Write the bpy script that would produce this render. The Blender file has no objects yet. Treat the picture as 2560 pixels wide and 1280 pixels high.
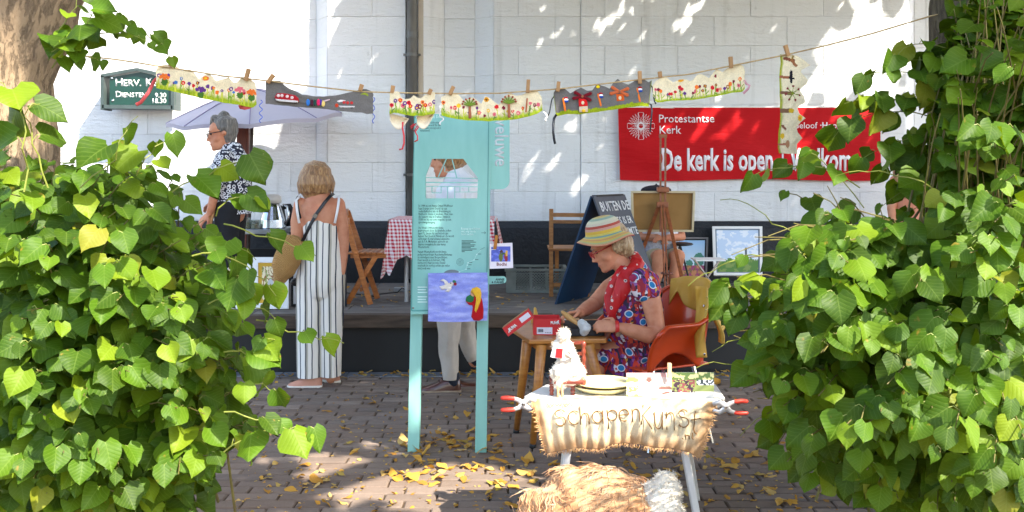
import bpy, bmesh, math, random
import numpy as np
from mathutils import Vector, Matrix, noise

random.seed(7); np.random.seed(7)
SC = bpy.context.scene
COL = SC.collection

# ------------------------------------------------------------------ camera, light, exposure
F = 2400.0; HZ = 430.0; H = 1.55            # focal length and horizon in photo pixels, eye height in metres
cam_d = bpy.data.cameras.new('camera'); cam = bpy.data.objects.new('camera', cam_d); COL.objects.link(cam)
cam.location = (0, 0, H); cam.rotation_euler = (math.radians(90), 0, 0)
cam_d.sensor_width = 36; cam_d.lens = 36 * F / 2560; cam_d.shift_y = -(640 - HZ) / 2560
cam_d.clip_start = 0.05; cam_d.clip_end = 500
SC.camera = cam

S = Vector((0.50, -0.44, 0.75)).normalized()  # towards the sun
SUN_EL = math.asin(S.z); SUN_AZ = math.atan2(S.x, S.y)
world = bpy.data.worlds.new('World'); SC.world = world; world.use_nodes = True
wn = world.node_tree; bg = wn.nodes['Background']
sky = wn.nodes.new('ShaderNodeTexSky'); sky.sky_type = 'NISHITA'; sky.sun_disc = False
sky.sun_elevation = SUN_EL; sky.sun_rotation = SUN_AZ
sky.air_density = 1.0; sky.dust_density = 1.5; sky.ozone_density = 1.0
wn.links.new(sky.outputs[0], bg.inputs[0]); bg.inputs[1].default_value = 0.15
sun_d = bpy.data.lights.new('sun', 'SUN'); sun = bpy.data.objects.new('sun', sun_d); COL.objects.link(sun)
sun_d.energy = 3.1; sun_d.angle = math.radians(0.5); sun_d.color = (1.0, 0.93, 0.82)
sun.rotation_euler = (-S).to_track_quat('-Z', 'Y').to_euler()
SC.view_settings.view_transform = 'Standard'; SC.view_settings.look = 'None'
SC.view_settings.exposure = 2.25; SC.view_settings.gamma = 1.0; SC.view_settings.use_curve_mapping = False
SC.render.engine = 'CYCLES'
SC.cycles.max_bounces = 8; SC.cycles.diffuse_bounces = 4; SC.cycles.transmission_bounces = 4
SC.cycles.use_denoising = True

# ------------------------------------------------------------------ helpers
def P(x, y, d): return Vector(((x - 1280) * d / F, d, H + (HZ - y) * d / F))
def px(d): return d / F                     # metres per photo pixel at a depth
def ground_d(y, z=0.0): return (H - z) * F / (y - HZ)
def to_px(p): return (1280 + p[0] * F / p[1], HZ + (H - p[2]) * F / p[1])
def C(r, g, b, k=1.0):
    f = lambda v: (v / 255 / 12.92 if v <= 10 else ((v / 255 + 0.055) / 1.055) ** 2.4) * k
    return (f(r), f(g), f(b))
def rgba(c): return (c[0], c[1], c[2], 1.0)

_tmp = bpy.data.scenes.new('tmp')
def bake(o):
    _tmp.collection.objects.link(o); vl = _tmp.view_layers[0]; vl.update()
    me = bpy.data.meshes.new_from_object(o.evaluated_get(vl.depsgraph))
    _tmp.collection.objects.unlink(o); bpy.data.objects.remove(o)
    return me

def thing(name, label, cat, loc, group=None):
    o = bpy.data.objects.new(name, None); COL.objects.link(o); o.location = loc; o.empty_display_size = .1
    o['label'] = label; o['category'] = cat
    if group: o['group'] = group
    return o
def root_of(o):
    while o.parent: o = o.parent
    return o
def place(name, me, parent=None, base=None):
    """link a mesh written in world coordinates: under its thing, or as a top-level object with its origin at base"""
    o = bpy.data.objects.new(name, me); COL.objects.link(o)
    off = root_of(parent).location if parent else (Vector(base) if base is not None else Vector())
    me.transform(Matrix.Translation(-Vector(off)))
    if parent: o.parent = parent
    else: o.location = off
    return o
def tag(o, label, cat, group=None):
    o['label'] = label; o['category'] = cat
    if group: o['group'] = group
    return o

class MB:
    def __init__(s): s.v = []; s.f = []; s.c = []; s.m = []; s.col = None; s.mi = 0
    def add(s, vs, fs):
        n = len(s.v); s.v += [tuple(v) for v in vs]
        for f in fs: s.f.append([i + n for i in f]); s.c.append(s.col); s.m.append(s.mi)
        return s
    def box(s, c, size, rot=None, bev=0.0):
        c = Vector(c); a, b, e = [x / 2 for x in size]
        if bev <= 0:
            vs = [Vector((i * a, j * b, k * e)) for i in (-1, 1) for j in (-1, 1) for k in (-1, 1)]
            fs = [(0, 1, 3, 2), (4, 6, 7, 5), (0, 4, 5, 1), (2, 3, 7, 6), (0, 2, 6, 4), (1, 5, 7, 3)]
        else:
            bm = bmesh.new(); bmesh.ops.create_cube(bm, size=1)
            for v in bm.verts: v.co = Vector((v.co.x * size[0], v.co.y * size[1], v.co.z * size[2]))
            bmesh.ops.bevel(bm, geom=list(bm.edges), offset=bev, segments=2, affect='EDGES', profile=.5)
            bm.verts.index_update(); vs = [v.co.copy() for v in bm.verts]; fs = [[v.index for v in f.verts] for f in bm.faces]; bm.free()
        if rot is not None: vs = [rot @ v for v in vs]
        return s.add([c + v for v in vs], fs)
    def bar(s, p0, p1, w, h, up=(0, 0, 1), bev=0.0):
        p0 = Vector(p0); p1 = Vector(p1); t = (p1 - p0); L = t.length; t.normalize()
        u = Vector(up); u = (u - t * u.dot(t))
        if u.length < 1e-4: u = Vector((0, 1, 0)) - t * t.y
        u.normalize(); w_ = t.cross(u)
        return s.box((p0 + p1) / 2, (L, w, h), Matrix((t, w_, u)).transposed(), bev)
    def tube(s, pts, r, n=8, cap=True, ref=None):
        pts = [Vector(p) for p in pts]; rr = r if isinstance(r, (list, tuple)) else [r] * len(pts)
        rings = []; prev = None
        for i, p in enumerate(pts):
            t = (pts[min(i + 1, len(pts) - 1)] - pts[max(i - 1, 0)])
            if t.length < 1e-9: t = Vector((0, 0, 1))
            t.normalize()
            a = Vector(ref) if ref is not None else (prev if prev is not None else (Vector((0, 0, 1)) if abs(t.z) < .9 else Vector((0, 1, 0))))
            a = a - t * a.dot(t)
            if a.length < 1e-5: a = Vector((1, 0, 0)) - t * t.x
            a.normalize(); prev = a; b = t.cross(a)
            ra, rb = rr[i] if isinstance(rr[i], (list, tuple)) else (rr[i], rr[i])
            rings.append([p + a * (ra * math.cos(2 * math.pi * k / n)) + b * (rb * math.sin(2 * math.pi * k / n)) for k in range(n)])
        vs = [v for r_ in rings for v in r_]; fs = []
        for i in range(len(pts) - 1):
            for k in range(n):
                k2 = (k + 1) % n; fs.append((i * n + k, i * n + k2, (i + 1) * n + k2, (i + 1) * n + k))
        if cap: fs += [list(range(n))[::-1], [(len(pts) - 1) * n + k for k in range(n)]]
        return s.add(vs, fs)
    def limb(s, pts, r, n=14, ref=None):
        """a tube with rounded ends, for fusing into a body"""
        pts = [Vector(p) for p in pts]; rr = list(r) if isinstance(r, (list, tuple)) else [r] * len(pts)
        sc = lambda q, k: (q[0] * k, q[1] * k) if isinstance(q, (list, tuple)) else q * k
        mx = lambda q: min(q) if isinstance(q, (list, tuple)) else q
        a = (pts[0] - pts[1]).normalized(); b = (pts[-1] - pts[-2]).normalized()
        pp = [pts[0] + a * mx(rr[0]) * .9, pts[0] + a * mx(rr[0]) * .55] + pts + [pts[-1] + b * mx(rr[-1]) * .55, pts[-1] + b * mx(rr[-1]) * .9]
        q = [sc(rr[0], .35), sc(rr[0], .8)] + rr + [sc(rr[-1], .8), sc(rr[-1], .35)]
        return s.tube(pp, q, n, True, ref)
    def ball(s, c, r, n=12, m=8, rot=None):
        r = r if isinstance(r, (list, tuple)) else (r, r, r); c = Vector(c); vs = []; fs = []
        for i in range(m + 1):
            th = math.pi * i / m
            for k in range(n):
                ph = 2 * math.pi * k / n
                v = Vector((r[0] * math.sin(th) * math.cos(ph), r[1] * math.sin(th) * math.sin(ph), r[2] * math.cos(th)))
                vs.append(c + (rot @ v if rot is not None else v))
        for i in range(m):
            for k in range(n):
                k2 = (k + 1) % n; fs.append((i * n + k, (i + 1) * n + k, (i + 1) * n + k2, i * n + k2))
        return s.add(vs, fs)
    def prism(s, poly, n, depth):
        """flat polygon (world points) thickened by depth along -n, front face first"""
        n = Vector(n); k = len(poly); A = [Vector(p) for p in poly]; B = [p - n * depth for p in A]
        return s.add(A + B, [list(range(k)), list(range(2 * k - 1, k - 1, -1))] + [(i, i + k, (i + 1) % k + k, (i + 1) % k) for i in range(k)])
    def lathe(s, prof, c, n=20, ax=None):
        c = Vector(c); vs = []; fs = []; R = ax if ax is not None else Matrix.Identity(3)
        for r, z in prof:
            for k in range(n):
                a = 2 * math.pi * k / n; vs.append(c + R @ Vector((r * math.cos(a), r * math.sin(a), z)))
        for i in range(len(prof) - 1):
            for k in range(n):
                k2 = (k + 1) % n; fs.append((i * n + k, i * n + k2, (i + 1) * n + k2, (i + 1) * n + k))
        return s.add(vs, fs)
    def grid(s, f, nu, nv, flip=False):
        vs = [f(i / nu, j / nv) for j in range(nv + 1) for i in range(nu + 1)]; fs = []
        for j in range(nv):
            for i in range(nu):
                a = j * (nu + 1) + i; q = (a, a + 1, a + nu + 2, a + nu + 1); fs.append(q[::-1] if flip else q)
        return s.add(vs, fs)
    def mesh(s, name, mats, smooth=False):
        me = bpy.data.meshes.new(name); me.from_pydata(s.v, [], s.f)
        for m in (mats if isinstance(mats, (list, tuple)) else [mats]): me.materials.append(m)
        if any(s.m): me.polygons.foreach_set('material_index', s.m)
        if any(c is not None for c in s.c):
            at = me.color_attributes.new('Col', 'FLOAT_COLOR', 'CORNER'); buf = []
            for f, c in zip(s.f, s.c): buf += list(rgba(c or (.5, .5, .5))) * len(f)
            at.data.foreach_set('color', buf)
        if smooth: me.shade_smooth() if smooth is True else me.set_sharp_from_angle(angle=smooth)
        me.update(); return me
    def build(s, name, mats, parent=None, base=None, smooth=False, bevel=0):
        me = s.mesh(name, mats, smooth is True)
        if bevel:
            o = bpy.data.objects.new('t', me); m = o.modifiers.new('b', 'BEVEL'); m.width = bevel; m.segments = 2; m.limit_method = 'ANGLE'
            me = bake(o)
        return place(name, me, parent, base)
    def fuse(s, name, mats, parent=None, voxel=.008, smooth=4, base=None, disp=None, factor=.5, cut=None):
        """one continuous skin out of overlapping closed shapes"""
        me = s.mesh(name, mats); o = bpy.data.objects.new('t', me)
        r = o.modifiers.new('r', 'REMESH'); r.mode = 'VOXEL'; r.voxel_size = voxel
        if smooth: q = o.modifiers.new('s', 'SMOOTH'); q.factor = factor; q.iterations = smooth
        me = bake(o); me.shade_smooth()
        if disp:
            me.update(); no = [v.normal.copy() for v in me.vertices]
            for v, n_ in zip(me.vertices, no): v.co += n_ * disp(v.co, n_)
        if cut is not None:                     # a straight hem
            bm = bmesh.new(); bm.from_mesh(me); bmesh.ops.bisect_plane(bm, geom=list(bm.verts) + list(bm.edges) + list(bm.faces), plane_co=(0, 0, cut), plane_no=(0, 0, -1), clear_outer=True); bm.to_mesh(me); bm.free()
        if not me.materials:
            me.materials.append(mats)
        return place(name, me, parent, base)

# ------------------------------------------------------------------ materials
class N:
    """small wrapper round a node tree"""
    def __init__(s, name):
        s.m = bpy.data.materials.new(name); s.m.use_nodes = True; s.t = s.m.node_tree; s.b = s.t.nodes['Principled BSDF']; s.out = s.t.nodes['Material Output']
    def n(s, kind, **kw):
        o = s.t.nodes.new('ShaderNode' + kind)
        for k, v in kw.items():
            if k.startswith('i_'):
                o.inputs[int(k[2:]) if k[2:].isdigit() else k[2:]].default_value = v
            else: setattr(o, k, v)
        return o
    def l(s, a, b): s.t.links.new(a, b)
    def math(s, op, a, b=None, c=None, clamp=False):
        o = s.n('Math', operation=op, use_clamp=clamp)
        for i, v in enumerate((a, b, c)):
            if v is None: continue
            if isinstance(v, (int, float)): o.inputs[i].default_value = v
            else: s.l(v, o.inputs[i])
        return o.outputs[0]
    def mix(s, f, a, b, mode='MIX'):
        o = s.n('Mix', data_type='RGBA', blend_type=mode)
        for i, v in ((0, f), (6, a), (7, b)):
            if isinstance(v, (int, float)): o.inputs[i].default_value = v
            elif isinstance(v, (tuple, list)): o.inputs[i].default_value = rgba(v)
            else: s.l(v, o.inputs[i])
        return o.outputs[2]
    def coord(s, which='Object', scale=None):
        o = s.n('TexCoord').outputs[which]
        if scale is not None:
            m = s.n('Mapping'); m.inputs[3].default_value = scale; s.l(o, m.inputs[0]); return m.outputs[0]
        return o
    def noise(s, vec, scale, detail=4, rough=.55, out=0):
        o = s.n('TexNoise', i_Scale=scale, i_Detail=detail, i_Roughness=rough); s.l(vec, o.inputs['Vector']); return o.outputs[out]
    def ramp(s, f, stops, interp='LINEAR'):
        o = s.n('ValToRGB'); e = o.color_ramp; e.interpolation = interp
        while len(e.elements) < len(stops): e.elements.new(.5)
        for q, (p, c) in zip(e.elements, stops): q.position = p; q.color = rgba(c) if len(c) == 3 else c
        if isinstance(f, (int, float)): o.inputs[0].default_value = f
        else: s.l(f, o.inputs[0])
        return o.outputs[0]
    def bump(s, h, strength=.3, dist=.01):
        o = s.n('Bump'); o.inputs['Strength'].default_value = strength; o.inputs['Distance'].default_value = dist
        s.l(h, o.inputs['Height']); s.l(o.outputs[0], s.b.inputs['Normal']); return o.outputs[0]
    def base(s, c):
        if isinstance(c, (tuple, list)): s.b.inputs['Base Color'].default_value = rgba(c)
        else: s.l(c, s.b.inputs['Base Color'])
    def set(s, **kw):
        for k, v in kw.items(): s.b.inputs[k.replace('_', ' ')].default_value = v
        return s
_mats = {}
def M(name, c, c2=None, scale=6, rough=.6, bump=0, bscale=60, metal=0, stretch=None, coat=0, sheen=0, spec=.5, dist=.004, detail=5, objrand=0):
    """plain procedural material: two tones mixed by noise, grain bump"""
    if name in _mats: return _mats[name]
    n = N(name); v = n.coord('Object', stretch)
    col = c
    if c2 is not None:
        f = n.noise(v, scale, detail); f = n.ramp(f, [(.35, (0, 0, 0)), (.68, (1, 1, 1))]); col = n.mix(f, c, c2)
    if objrand:
        oi = n.n('ObjectInfo'); k = n.math('MULTIPLY_ADD', oi.outputs['Random'], objrand, 1 - objrand / 2)
        h = n.n('HueSaturation'); n.l(k, h.inputs['Value'])
        if isinstance(col, (tuple, list)): h.inputs['Color'].default_value = rgba(col)
        else: n.l(col, h.inputs['Color'])
        col = h.outputs[0]
    n.base(col); n.set(Roughness=rough, Metallic=metal)
    n.b.inputs['Specular IOR Level'].default_value = spec
    n.b.inputs['Coat Weight'].default_value = coat; n.b.inputs['Sheen Weight'].default_value = sheen
    if bump: n.bump(n.noise(v, bscale, 4), bump, dist)
    _mats[name] = n.m; return n.m
def VCOL(name='painted_felt', rough=.95, bump=.5, bscale=220, sheen=.25, grain=.25):
    if name in _mats: return _mats[name]
    n = N(name); a = n.n('Attribute'); a.attribute_name = 'Col'; v = n.coord('Object')
    g = n.noise(v, bscale, 3); k = n.math('MULTIPLY_ADD', g, grain * 2, 1 - grain)
    h = n.n('HueSaturation'); n.l(k, h.inputs['Value']); n.l(a.outputs['Color'], h.inputs['Color'])
    n.base(h.outputs[0]); n.set(Roughness=rough); n.b.inputs['Sheen Weight'].default_value = sheen
    n.b.inputs['Specular IOR Level'].default_value = .15 if rough > .8 else .5
    if bump: n.bump(g, bump, .003)
    _mats[name] = n.m; return n.m

def text(body, p, size, mat, parent, name='lettering', ax=(1, 0, 0), up=(0, 0, 1), sx=1.0, align='LEFT', bold=0.0, ext=.0012, res=2, shear=0, lead=1.0, warp=None):
    cu = bpy.data.curves.new('t', 'FONT'); cu.body = body; cu.size = 1; cu.align_x = align; cu.resolution_u = res
    cu.offset = bold; cu.shear = shear; cu.space_line = lead
    o = bpy.data.objects.new('t', cu); me = bake(o); bpy.data.curves.remove(cu)
    bm = bmesh.new(); bm.from_mesh(me)
    ax = Vector(ax).normalized(); up = Vector(up).normalized(); n = ax.cross(up); p = Vector(p)
    r = bmesh.ops.extrude_face_region(bm, geom=list(bm.faces))
    top = [v for v in r['geom'] if isinstance(v, bmesh.types.BMVert)]
    for v in top: v.co.z = 1
    for v in bm.verts: v.co = p + ax * (v.co.x * size * sx) + up * (v.co.y * size) + n * (ext if v.co.z > .5 else -.0005)
    if warp:
        for v in bm.verts: f_ = (v.co - p).dot(n); v.co.y = warp(v.co) - max(0, f_)
    bm.normal_update(); bm.to_mesh(me); bm.free(); me.materials.clear(); me.materials.append(mat)
    return place(name, me, parent)

def smoothstep(a, b, x):
    t = min(1, max(0, (x - a) / (b - a))); return t * t * (3 - 2 * t)
def inpoly(poly, x, y):
    c = False; j = len(poly) - 1
    for i in range(len(poly)):
        xi, yi = poly[i]; xj, yj = poly[j]
        if (yi > y) != (yj > y) and x < (xj - xi) * (y - yi) / (yj - yi) + xi: c = not c
        j = i
    return c
def polydist(poly, x, y):
    d = 1e9
    for i in range(len(poly)):
        x0, y0 = poly[i - 1]; x1, y1 = poly[i]; dx, dy = x1 - x0, y1 - y0
        t = max(0, min(1, ((x - x0) * dx + (y - y0) * dy) / max(1e-9, dx * dx + dy * dy)))
        d = min(d, math.hypot(x - x0 - t * dx, y - y0 - t * dy))
    return d

# materials used in several places
WOOD = M('varnished_wood', C(176, 112, 56), C(140, 84, 40), 3, .4, .15, 60, stretch=(3, 3, 14), coat=.15)
WOODL = M('light_wood', C(196, 146, 92), C(170, 120, 70), 4, .55, .15, 60, stretch=(4, 4, 16))
PIN = M('pin_wood', C(178, 134, 84), C(146, 104, 60), 10, .65, .2, 120, objrand=.3)
BLACK = M('black_plastic', C(14, 14, 16), rough=.5)
STEEL = M('polished_steel', C(200, 202, 205), rough=.18, metal=1)
ALU = M('aluminium', C(170, 174, 178), rough=.4, metal=.8)
WHITEP = M('white_plastic', C(228, 226, 220), C(214, 212, 205), 5, .4)
WHITE = M('white_paint', C(232, 230, 226), rough=.5)
SKIN = M('skin', C(222, 160, 126), C(206, 136, 104), 14, .5, .08, 90, spec=.35)
SKIN2 = M('tanned_skin', C(206, 142, 108), C(190, 120, 88), 14, .5, .08, 90, spec=.35)
EYE = M('eye', C(40, 32, 28), rough=.2)
LIP = M('lips', C(178, 92, 82), rough=.45)

# ------------------------------------------------------------------ setting: ground, strip
STAGE_D = 7.37; STAGE_Z = 0.46; WALL = 9.50; PL_TOP = H + (HZ - 553) * WALL / F
def m_ground():
    n = N('joint_sand'); v = n.coord('Object'); f = n.noise(v, 9, 6)
    moss = n.ramp(n.noise(v, 2.3, 3), [(.5, (0, 0, 0)), (.72, (1, 1, 1))])
    c = n.mix(f, C(52, 40, 30), C(96, 72, 48)); n.base(n.mix(n.math('MULTIPLY', moss, .6), c, C(66, 70, 30))); n.set(Roughness=.95)
    n.bump(n.noise(v, 160, 3), .5, .004); return n.m
mb = MB(); mb.grid(lambda u, v: (-60 + 120 * u, -50 + 120 * v, 0), 12, 12)
ground = mb.build('paving', m_ground()); ground['kind'] = 'structure'; ground['label'] = 'brown brick paving in running bond under the tables'

def m_brick():
    n = N('paving_brick'); v = n.coord('Object'); oi = n.n('ObjectInfo'); at = n.n('Attribute'); at.attribute_name = 'rnd'
    r = n.math('FRACT', n.math('ADD', oi.outputs['Random'], at.outputs['Fac']))
    g = n.n('NewGeometry'); f = n.noise(g.outputs['Position'], 14, 6); f2 = n.noise(g.outputs['Position'], 90, 4)
    c = n.ramp(r, [(0, C(100, 86, 75)), (.35, C(128, 111, 97)), (.6, C(112, 94, 80)), (.85, C(146, 130, 116)), (1, C(98, 88, 81))])
    c = n.mix(n.math('MULTIPLY', f, .55), c, C(146, 129, 116)); c = n.mix(n.math('MULTIPLY', f2, .35), c, C(70, 56, 50))
    n.base(c); n.set(Roughness=.85); n.b.inputs['Specular IOR Level'].default_value = .3
    n.bump(n.math('ADD', n.math('MULTIPLY', f2, .5), n.noise(g.outputs['Position'], 30, 5)), .55, .006); return n.m
BRICK = m_brick()
BL, BW = 0.25, 0.0975
def brick_geo(seed):
    rn = random.Random(seed); l, w, g = BL - .007, BW - .006, .006
    rows = [(-l / 2, -w / 2, -.012), (-l / 2 + g, -w / 2 + g, .007)]
    def ring(i, z, j): return [(sx * (l / 2 - i) + rn.uniform(-j, j), sy * (w / 2 - i) + rn.uniform(-j, j), z + rn.uniform(-j, j) * .4) for sx, sy in ((-1, -1), (1, -1), (1, 1), (-1, 1))]
    v = ring(0, -.02, .002) + ring(.001, .004, .002) + ring(.007, .011, .002)
    f = []
    for k in (0, 4):
        for i in range(4): f.append((k + i, k + (i + 1) % 4, k + 4 + (i + 1) % 4, k + 4 + i))
    f.append((8, 9, 10, 11)); return v, f
BG = [brick_geo(i) for i in range(6)]; BMESH = []
for v, f in BG:
    me = bpy.data.meshes.new('brick'); me.from_pydata(v, [], f); me.materials.append(BRICK); BMESH.append(me)
spots = []
y = 2.6; row = 0
while y < STAGE_D - .16:
    off = (row % 2) * BL / 2 + random.uniform(-.02, .02)
    for i in range(-17, 18): spots.append((i * BL + off, y + .004 * math.sin(i * 1.3 + row), row))
    y += BW; row += 1
def brick_vis(p):
    u, v = to_px((p[0], p[1], 0)); return v < 1300 and 520 < u < 2120 and not (u < 700 and v > 1150)
vis = sorted([p for p in spots if brick_vis(p)], key=lambda p: p[1])
one = set((p[0], p[1]) for p in vis[:300]); sv = []; sf = []; sr = []
for p in spots:
    tz = random.uniform(-.003, .003); rz = random.uniform(-.012, .012); rx = random.uniform(-.012, .012)
    if (p[0], p[1]) in one:
        o = bpy.data.objects.new('brick', random.choice(BMESH)); COL.objects.link(o); o.parent = ground
        o.location = (p[0], p[1], tz); o.rotation_euler = (rx, 0, rz)
    else:
        v, f = random.choice(BG); Mx = Matrix.Translation((p[0], p[1], tz)) @ Matrix.Rotation(rz, 4, 'Z') @ Matrix.Rotation(rx, 4, 'X'); n0 = len(sv)
        sv += [tuple(Mx @ Vector(q)) for q in v]; sf += [[a + n0 for a in q] for q in f]; sr += [random.random()] * len(f)
me = bpy.data.meshes.new('paving_bricks'); me.from_pydata(sv, [], sf); me.materials.append(BRICK)
at = me.attributes.new('rnd', 'FLOAT', 'FACE'); at.data.foreach_set('value', sr)
o = place('paving_bricks', me, ground); o['kind'] = 'stuff'
CONC = M('grey_concrete', C(128, 130, 134), C(96, 98, 104), 7, .85, .4, 80)
mb = MB()
for i in range(-8, 9): mb.box((i * .5, STAGE_D - .075, .0), (.494, .15, .03), None, .004)
o = mb.build('kerb_strip', CONC, None, (0, STAGE_D - .075, 0)); o['kind'] = 'structure'; o['label'] = 'grey concrete edging strip along the foot of the stage'

# ------------------------------------------------------------------ church wall
def m_wall():
    n = N('white_masonry_paint'); g = n.n('NewGeometry'); p = g.outputs['Position']
    mp = n.n('Mapping'); mp.inputs[3].default_value = (1, 1, 3.2); n.l(p, mp.inputs[0])
    f = n.noise(p, 1.3, 5); d = n.ramp(n.noise(p, 11, 6, .7), [(.62, (0, 0, 0)), (.8, (1, 1, 1))])
    oi = n.n('ObjectInfo'); tone = n.math('MULTIPLY_ADD', oi.outputs['Random'], .07, .95)
    c = n.mix(f, C(236, 235, 233), C(224, 225, 226)); c = n.mix(n.math('MULTIPLY', d, .42), c, C(150, 146, 138))
    mp2 = n.n('Mapping'); mp2.inputs[3].default_value = (5, 5, .35); n.l(p, mp2.inputs[0])
    streak = n.ramp(n.noise(mp2.outputs[0], 2.2, 5), [(.55, (0, 0, 0)), (.8, (1, 1, 1))]); c = n.mix(n.math('MULTIPLY', streak, .34), c, C(160, 158, 150))
    h = n.n('HueSaturation'); n.l(tone, h.inputs['Value']); n.l(c, h.inputs['Color']); n.base(h.outputs[0]); n.set(Roughness=.75)
    hh = n.math('ADD', n.noise(mp.outputs[0], 9, 6, .6), n.math('MULTIPLY', n.noise(p, 70, 4), .25)); n.bump(hh, .55, .02); return n.m
WALLM = m_wall()
MORTAR = M('painted_joint', C(150, 150, 148), C(120, 120, 118), 8, .9, .3, 60)
PLINTH = M('dark_plinth_paint', C(17, 20, 26), C(28, 31, 37), 5, .6, .7, 34, dist=.012)
church = thing('church_building', 'white painted church wall of large stone blocks with a dark plinth', 'building', (0, WALL, 0))
def XW(x, d=WALL): return (x - 1280) * d / F
CH = 0.289
# profile of the wall front: (x0, x1, depth0, depth1) in photo columns at the wall
segs = [(-900, 780, 9.70, 9.70), (780, 818, 9.70, 9.50), (818, 1014, 9.50, 9.50), (1058, 1108, 9.50, 9.64), (1108, 1186, 9.64, 9.64), (1186, 1234, 9.64, 9.50),
        (1234, 1452, 9.50, 9.50), (1452, 2262, 9.49, 9.49), (2262, 2300, 9.49, 9.64), (2300, 2332, 9.64, 9.66), (2332, 3600, 9.66, 9.66)]
mb = MB()                                   # the backing that shows in the joints
for a, b, d0, d1 in segs + [(1014, 1058, 9.62, 9.62)]:
    mb.add([(XW(a), d0 + .007, 0), (XW(b), d1 + .007, 0), (XW(b), d1 + .007, 7), (XW(a), d0 + .007, 7)], [(0, 1, 2, 3)])
mb.box((0, 10.3, 3.5), (26, .9, 7))
for x, da, db in ((1014, 9.5, 9.62), (1058, 9.62, 9.5)): mb.add([(XW(x), da, 0), (XW(x), db, 0), (XW(x), db, 7), (XW(x), da, 7)], [(0, 1, 2, 3)])
mb.build('wall', WALLM, church)
mb = MB(); mb.box((XW(1052), 9.56, 3.5), (px(9.5) * 12, .12, 7)); mb.build('return_face', M('cream_face', C(206, 192, 172), C(190, 176, 158), 5, .8, .3, 40), church)  # return beside the pipe slot, in a warmer tone than the wall
def block(x0, x1, z0, z1, d0, d1, rn):
    g = .0016; B = .005; n = 3
    mb = MB(); x0 += g; x1 -= g; z0 += g; z1 -= g
    dd = lambda x: d0 + (d1 - d0) * (x - x0) / max(1e-6, x1 - x0)
    e = rn.uniform(-.0015, .0015)
    xs = [x0, x0 + B, (x0 + x1) / 2, x1 - B, x1]; zs = [z0, z0 + B, (z0 + z1) / 2, z1 - B, z1]
    vs = []
    for j, z in enumerate(zs):
        for i, x in enumerate(xs):
            edge = i in (0, 4) or j in (0, 4)
            vs.append((x, dd(x) + (.0035 if edge else rn.uniform(-.0012, .0012)) + e, z))
    fs = [(j * 5 + i, j * 5 + i + 1, j * 5 + i + 6, j * 5 + i + 5) for j in range(4) for i in range(4)]
    mb.add(vs, fs); return mb
rn = random.Random(3)
for a, b, d0, d1 in segs:
    X0, X1 = XW(a), XW(b)
    if X1 < -5.9 or X0 > 5.9: continue
    for k in range(8):
        z0 = PL_TOP + k * CH; z1 = z0 + CH
        if X1 - X0 < .35: cuts = [X0, X1]
        else:
            st = .72; off = (k % 2) * .36 + (a * .013) % .3; cuts = [X0]; x = -6.2 + off
            while x < min(X1, 6.2) - .12:
                if x > X0 + .12: cuts.append(x)
                x += st
            cuts.append(min(X1, 6.4)); cuts = [c for c in cuts if c >= -6.4]
            if cuts[0] > X0 and X0 > -6.4: cuts.insert(0, X0)
        for p, q in zip(cuts[:-1], cuts[1:]):
            if q - p < .02: continue
            D = lambda x: d0 + (d1 - d0) * (x - X0) / (X1 - X0)
            block(p, q, z0, z1, D(p), D(q), rn).build('stone_block', WALLM, church)
# dark plinth with a sloped ledge
mb = MB()
for a, b, d in ((-900, 780, 9.55), (780, 1014, 9.43), (1058, 2262, 9.42), (2262, 3600, 9.5), (1014, 1058, 9.56)):
    X0, X1 = XW(a), XW(b)
    mb.add([(X0, d, 0), (X1, d, 0), (X1, d, PL_TOP - .06), (X0, d, PL_TOP - .06), (X1, d + .075, PL_TOP), (X0, d + .075, PL_TOP)], [(0, 1, 2, 3), (3, 2, 4, 5)])
    for X in (X0, X1): mb.add([(X, d, 0), (X, 9.7, 0), (X, 9.7, PL_TOP), (X, d + .075, PL_TOP), (X, d, PL_TOP - .06)], [(0, 1, 2, 3, 4)])
mb.build('plinth', PLINTH, church)
# downpipe in its slot
ZINC = M('weathered_zinc', C(118, 116, 112), C(84, 82, 78), 8, .55, .3, 40, metal=.35, stretch=(1, 1, .3))
xp = XW(1031); rp = .052
dp = MB(); dp.tube([(xp, 9.47, 0.5), (xp, 9.47, 6.8)], rp, 16)
pipe = dp.build('downpipe', ZINC, church, smooth=True)
for y_, hh in ((137, .035), (437, .03), (88, .06)):
    z = P(0, y_, 9.47).z; mb = MB(); mb.tube([(xp, 9.47, z - hh / 2), (xp, 9.47, z + hh / 2)], rp + (.007 if y_ != 88 else .004), 16)
    if y_ != 88:
        for sx in (-1, 1): mb.box((xp + sx * (rp + .018), 9.47, z), (.03, .02, .022))
    mb.build('pipe_bracket' if y_ != 88 else 'pipe_sleeve', ZINC, pipe)

# ------------------------------------------------------------------ stage
DECK = M('weathered_deck', C(126, 120, 114), C(92, 84, 78), 4, .85, .5, 60, stretch=(1.2, 9, 9), objrand=.25)
BEAM = M('old_beam', C(92, 76, 62), C(60, 48, 38), 4, .85, .6, 50, stretch=(1, 8, 8), objrand=.2)
def m_panel():
    n = N('stage_panel'); p = n.coord('Object'); f = n.noise(p, 4, 6, .65); f2 = n.ramp(n.noise(p, 1.7, 4), [(.5, (0, 0, 0)), (.75, (1, 1, 1))])
    c = n.mix(f, C(22, 21, 21), C(52, 49, 46)); c = n.mix(n.math('MULTIPLY', f2, .35), c, C(58, 55, 32)); n.base(c); n.set(Roughness=.75)
    n.bump(n.noise(p, 30, 5), .35, .006); return n.m
STP = m_panel()
stage = thing('stage', 'low wooden stage with grey plank deck and black front panels against the church', 'stage', (0, STAGE_D, 0))
rows = [STAGE_D + .012, 7.62, 7.88, 8.14, 8.4, 8.66, 8.92, 9.18, 9.46]
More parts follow.
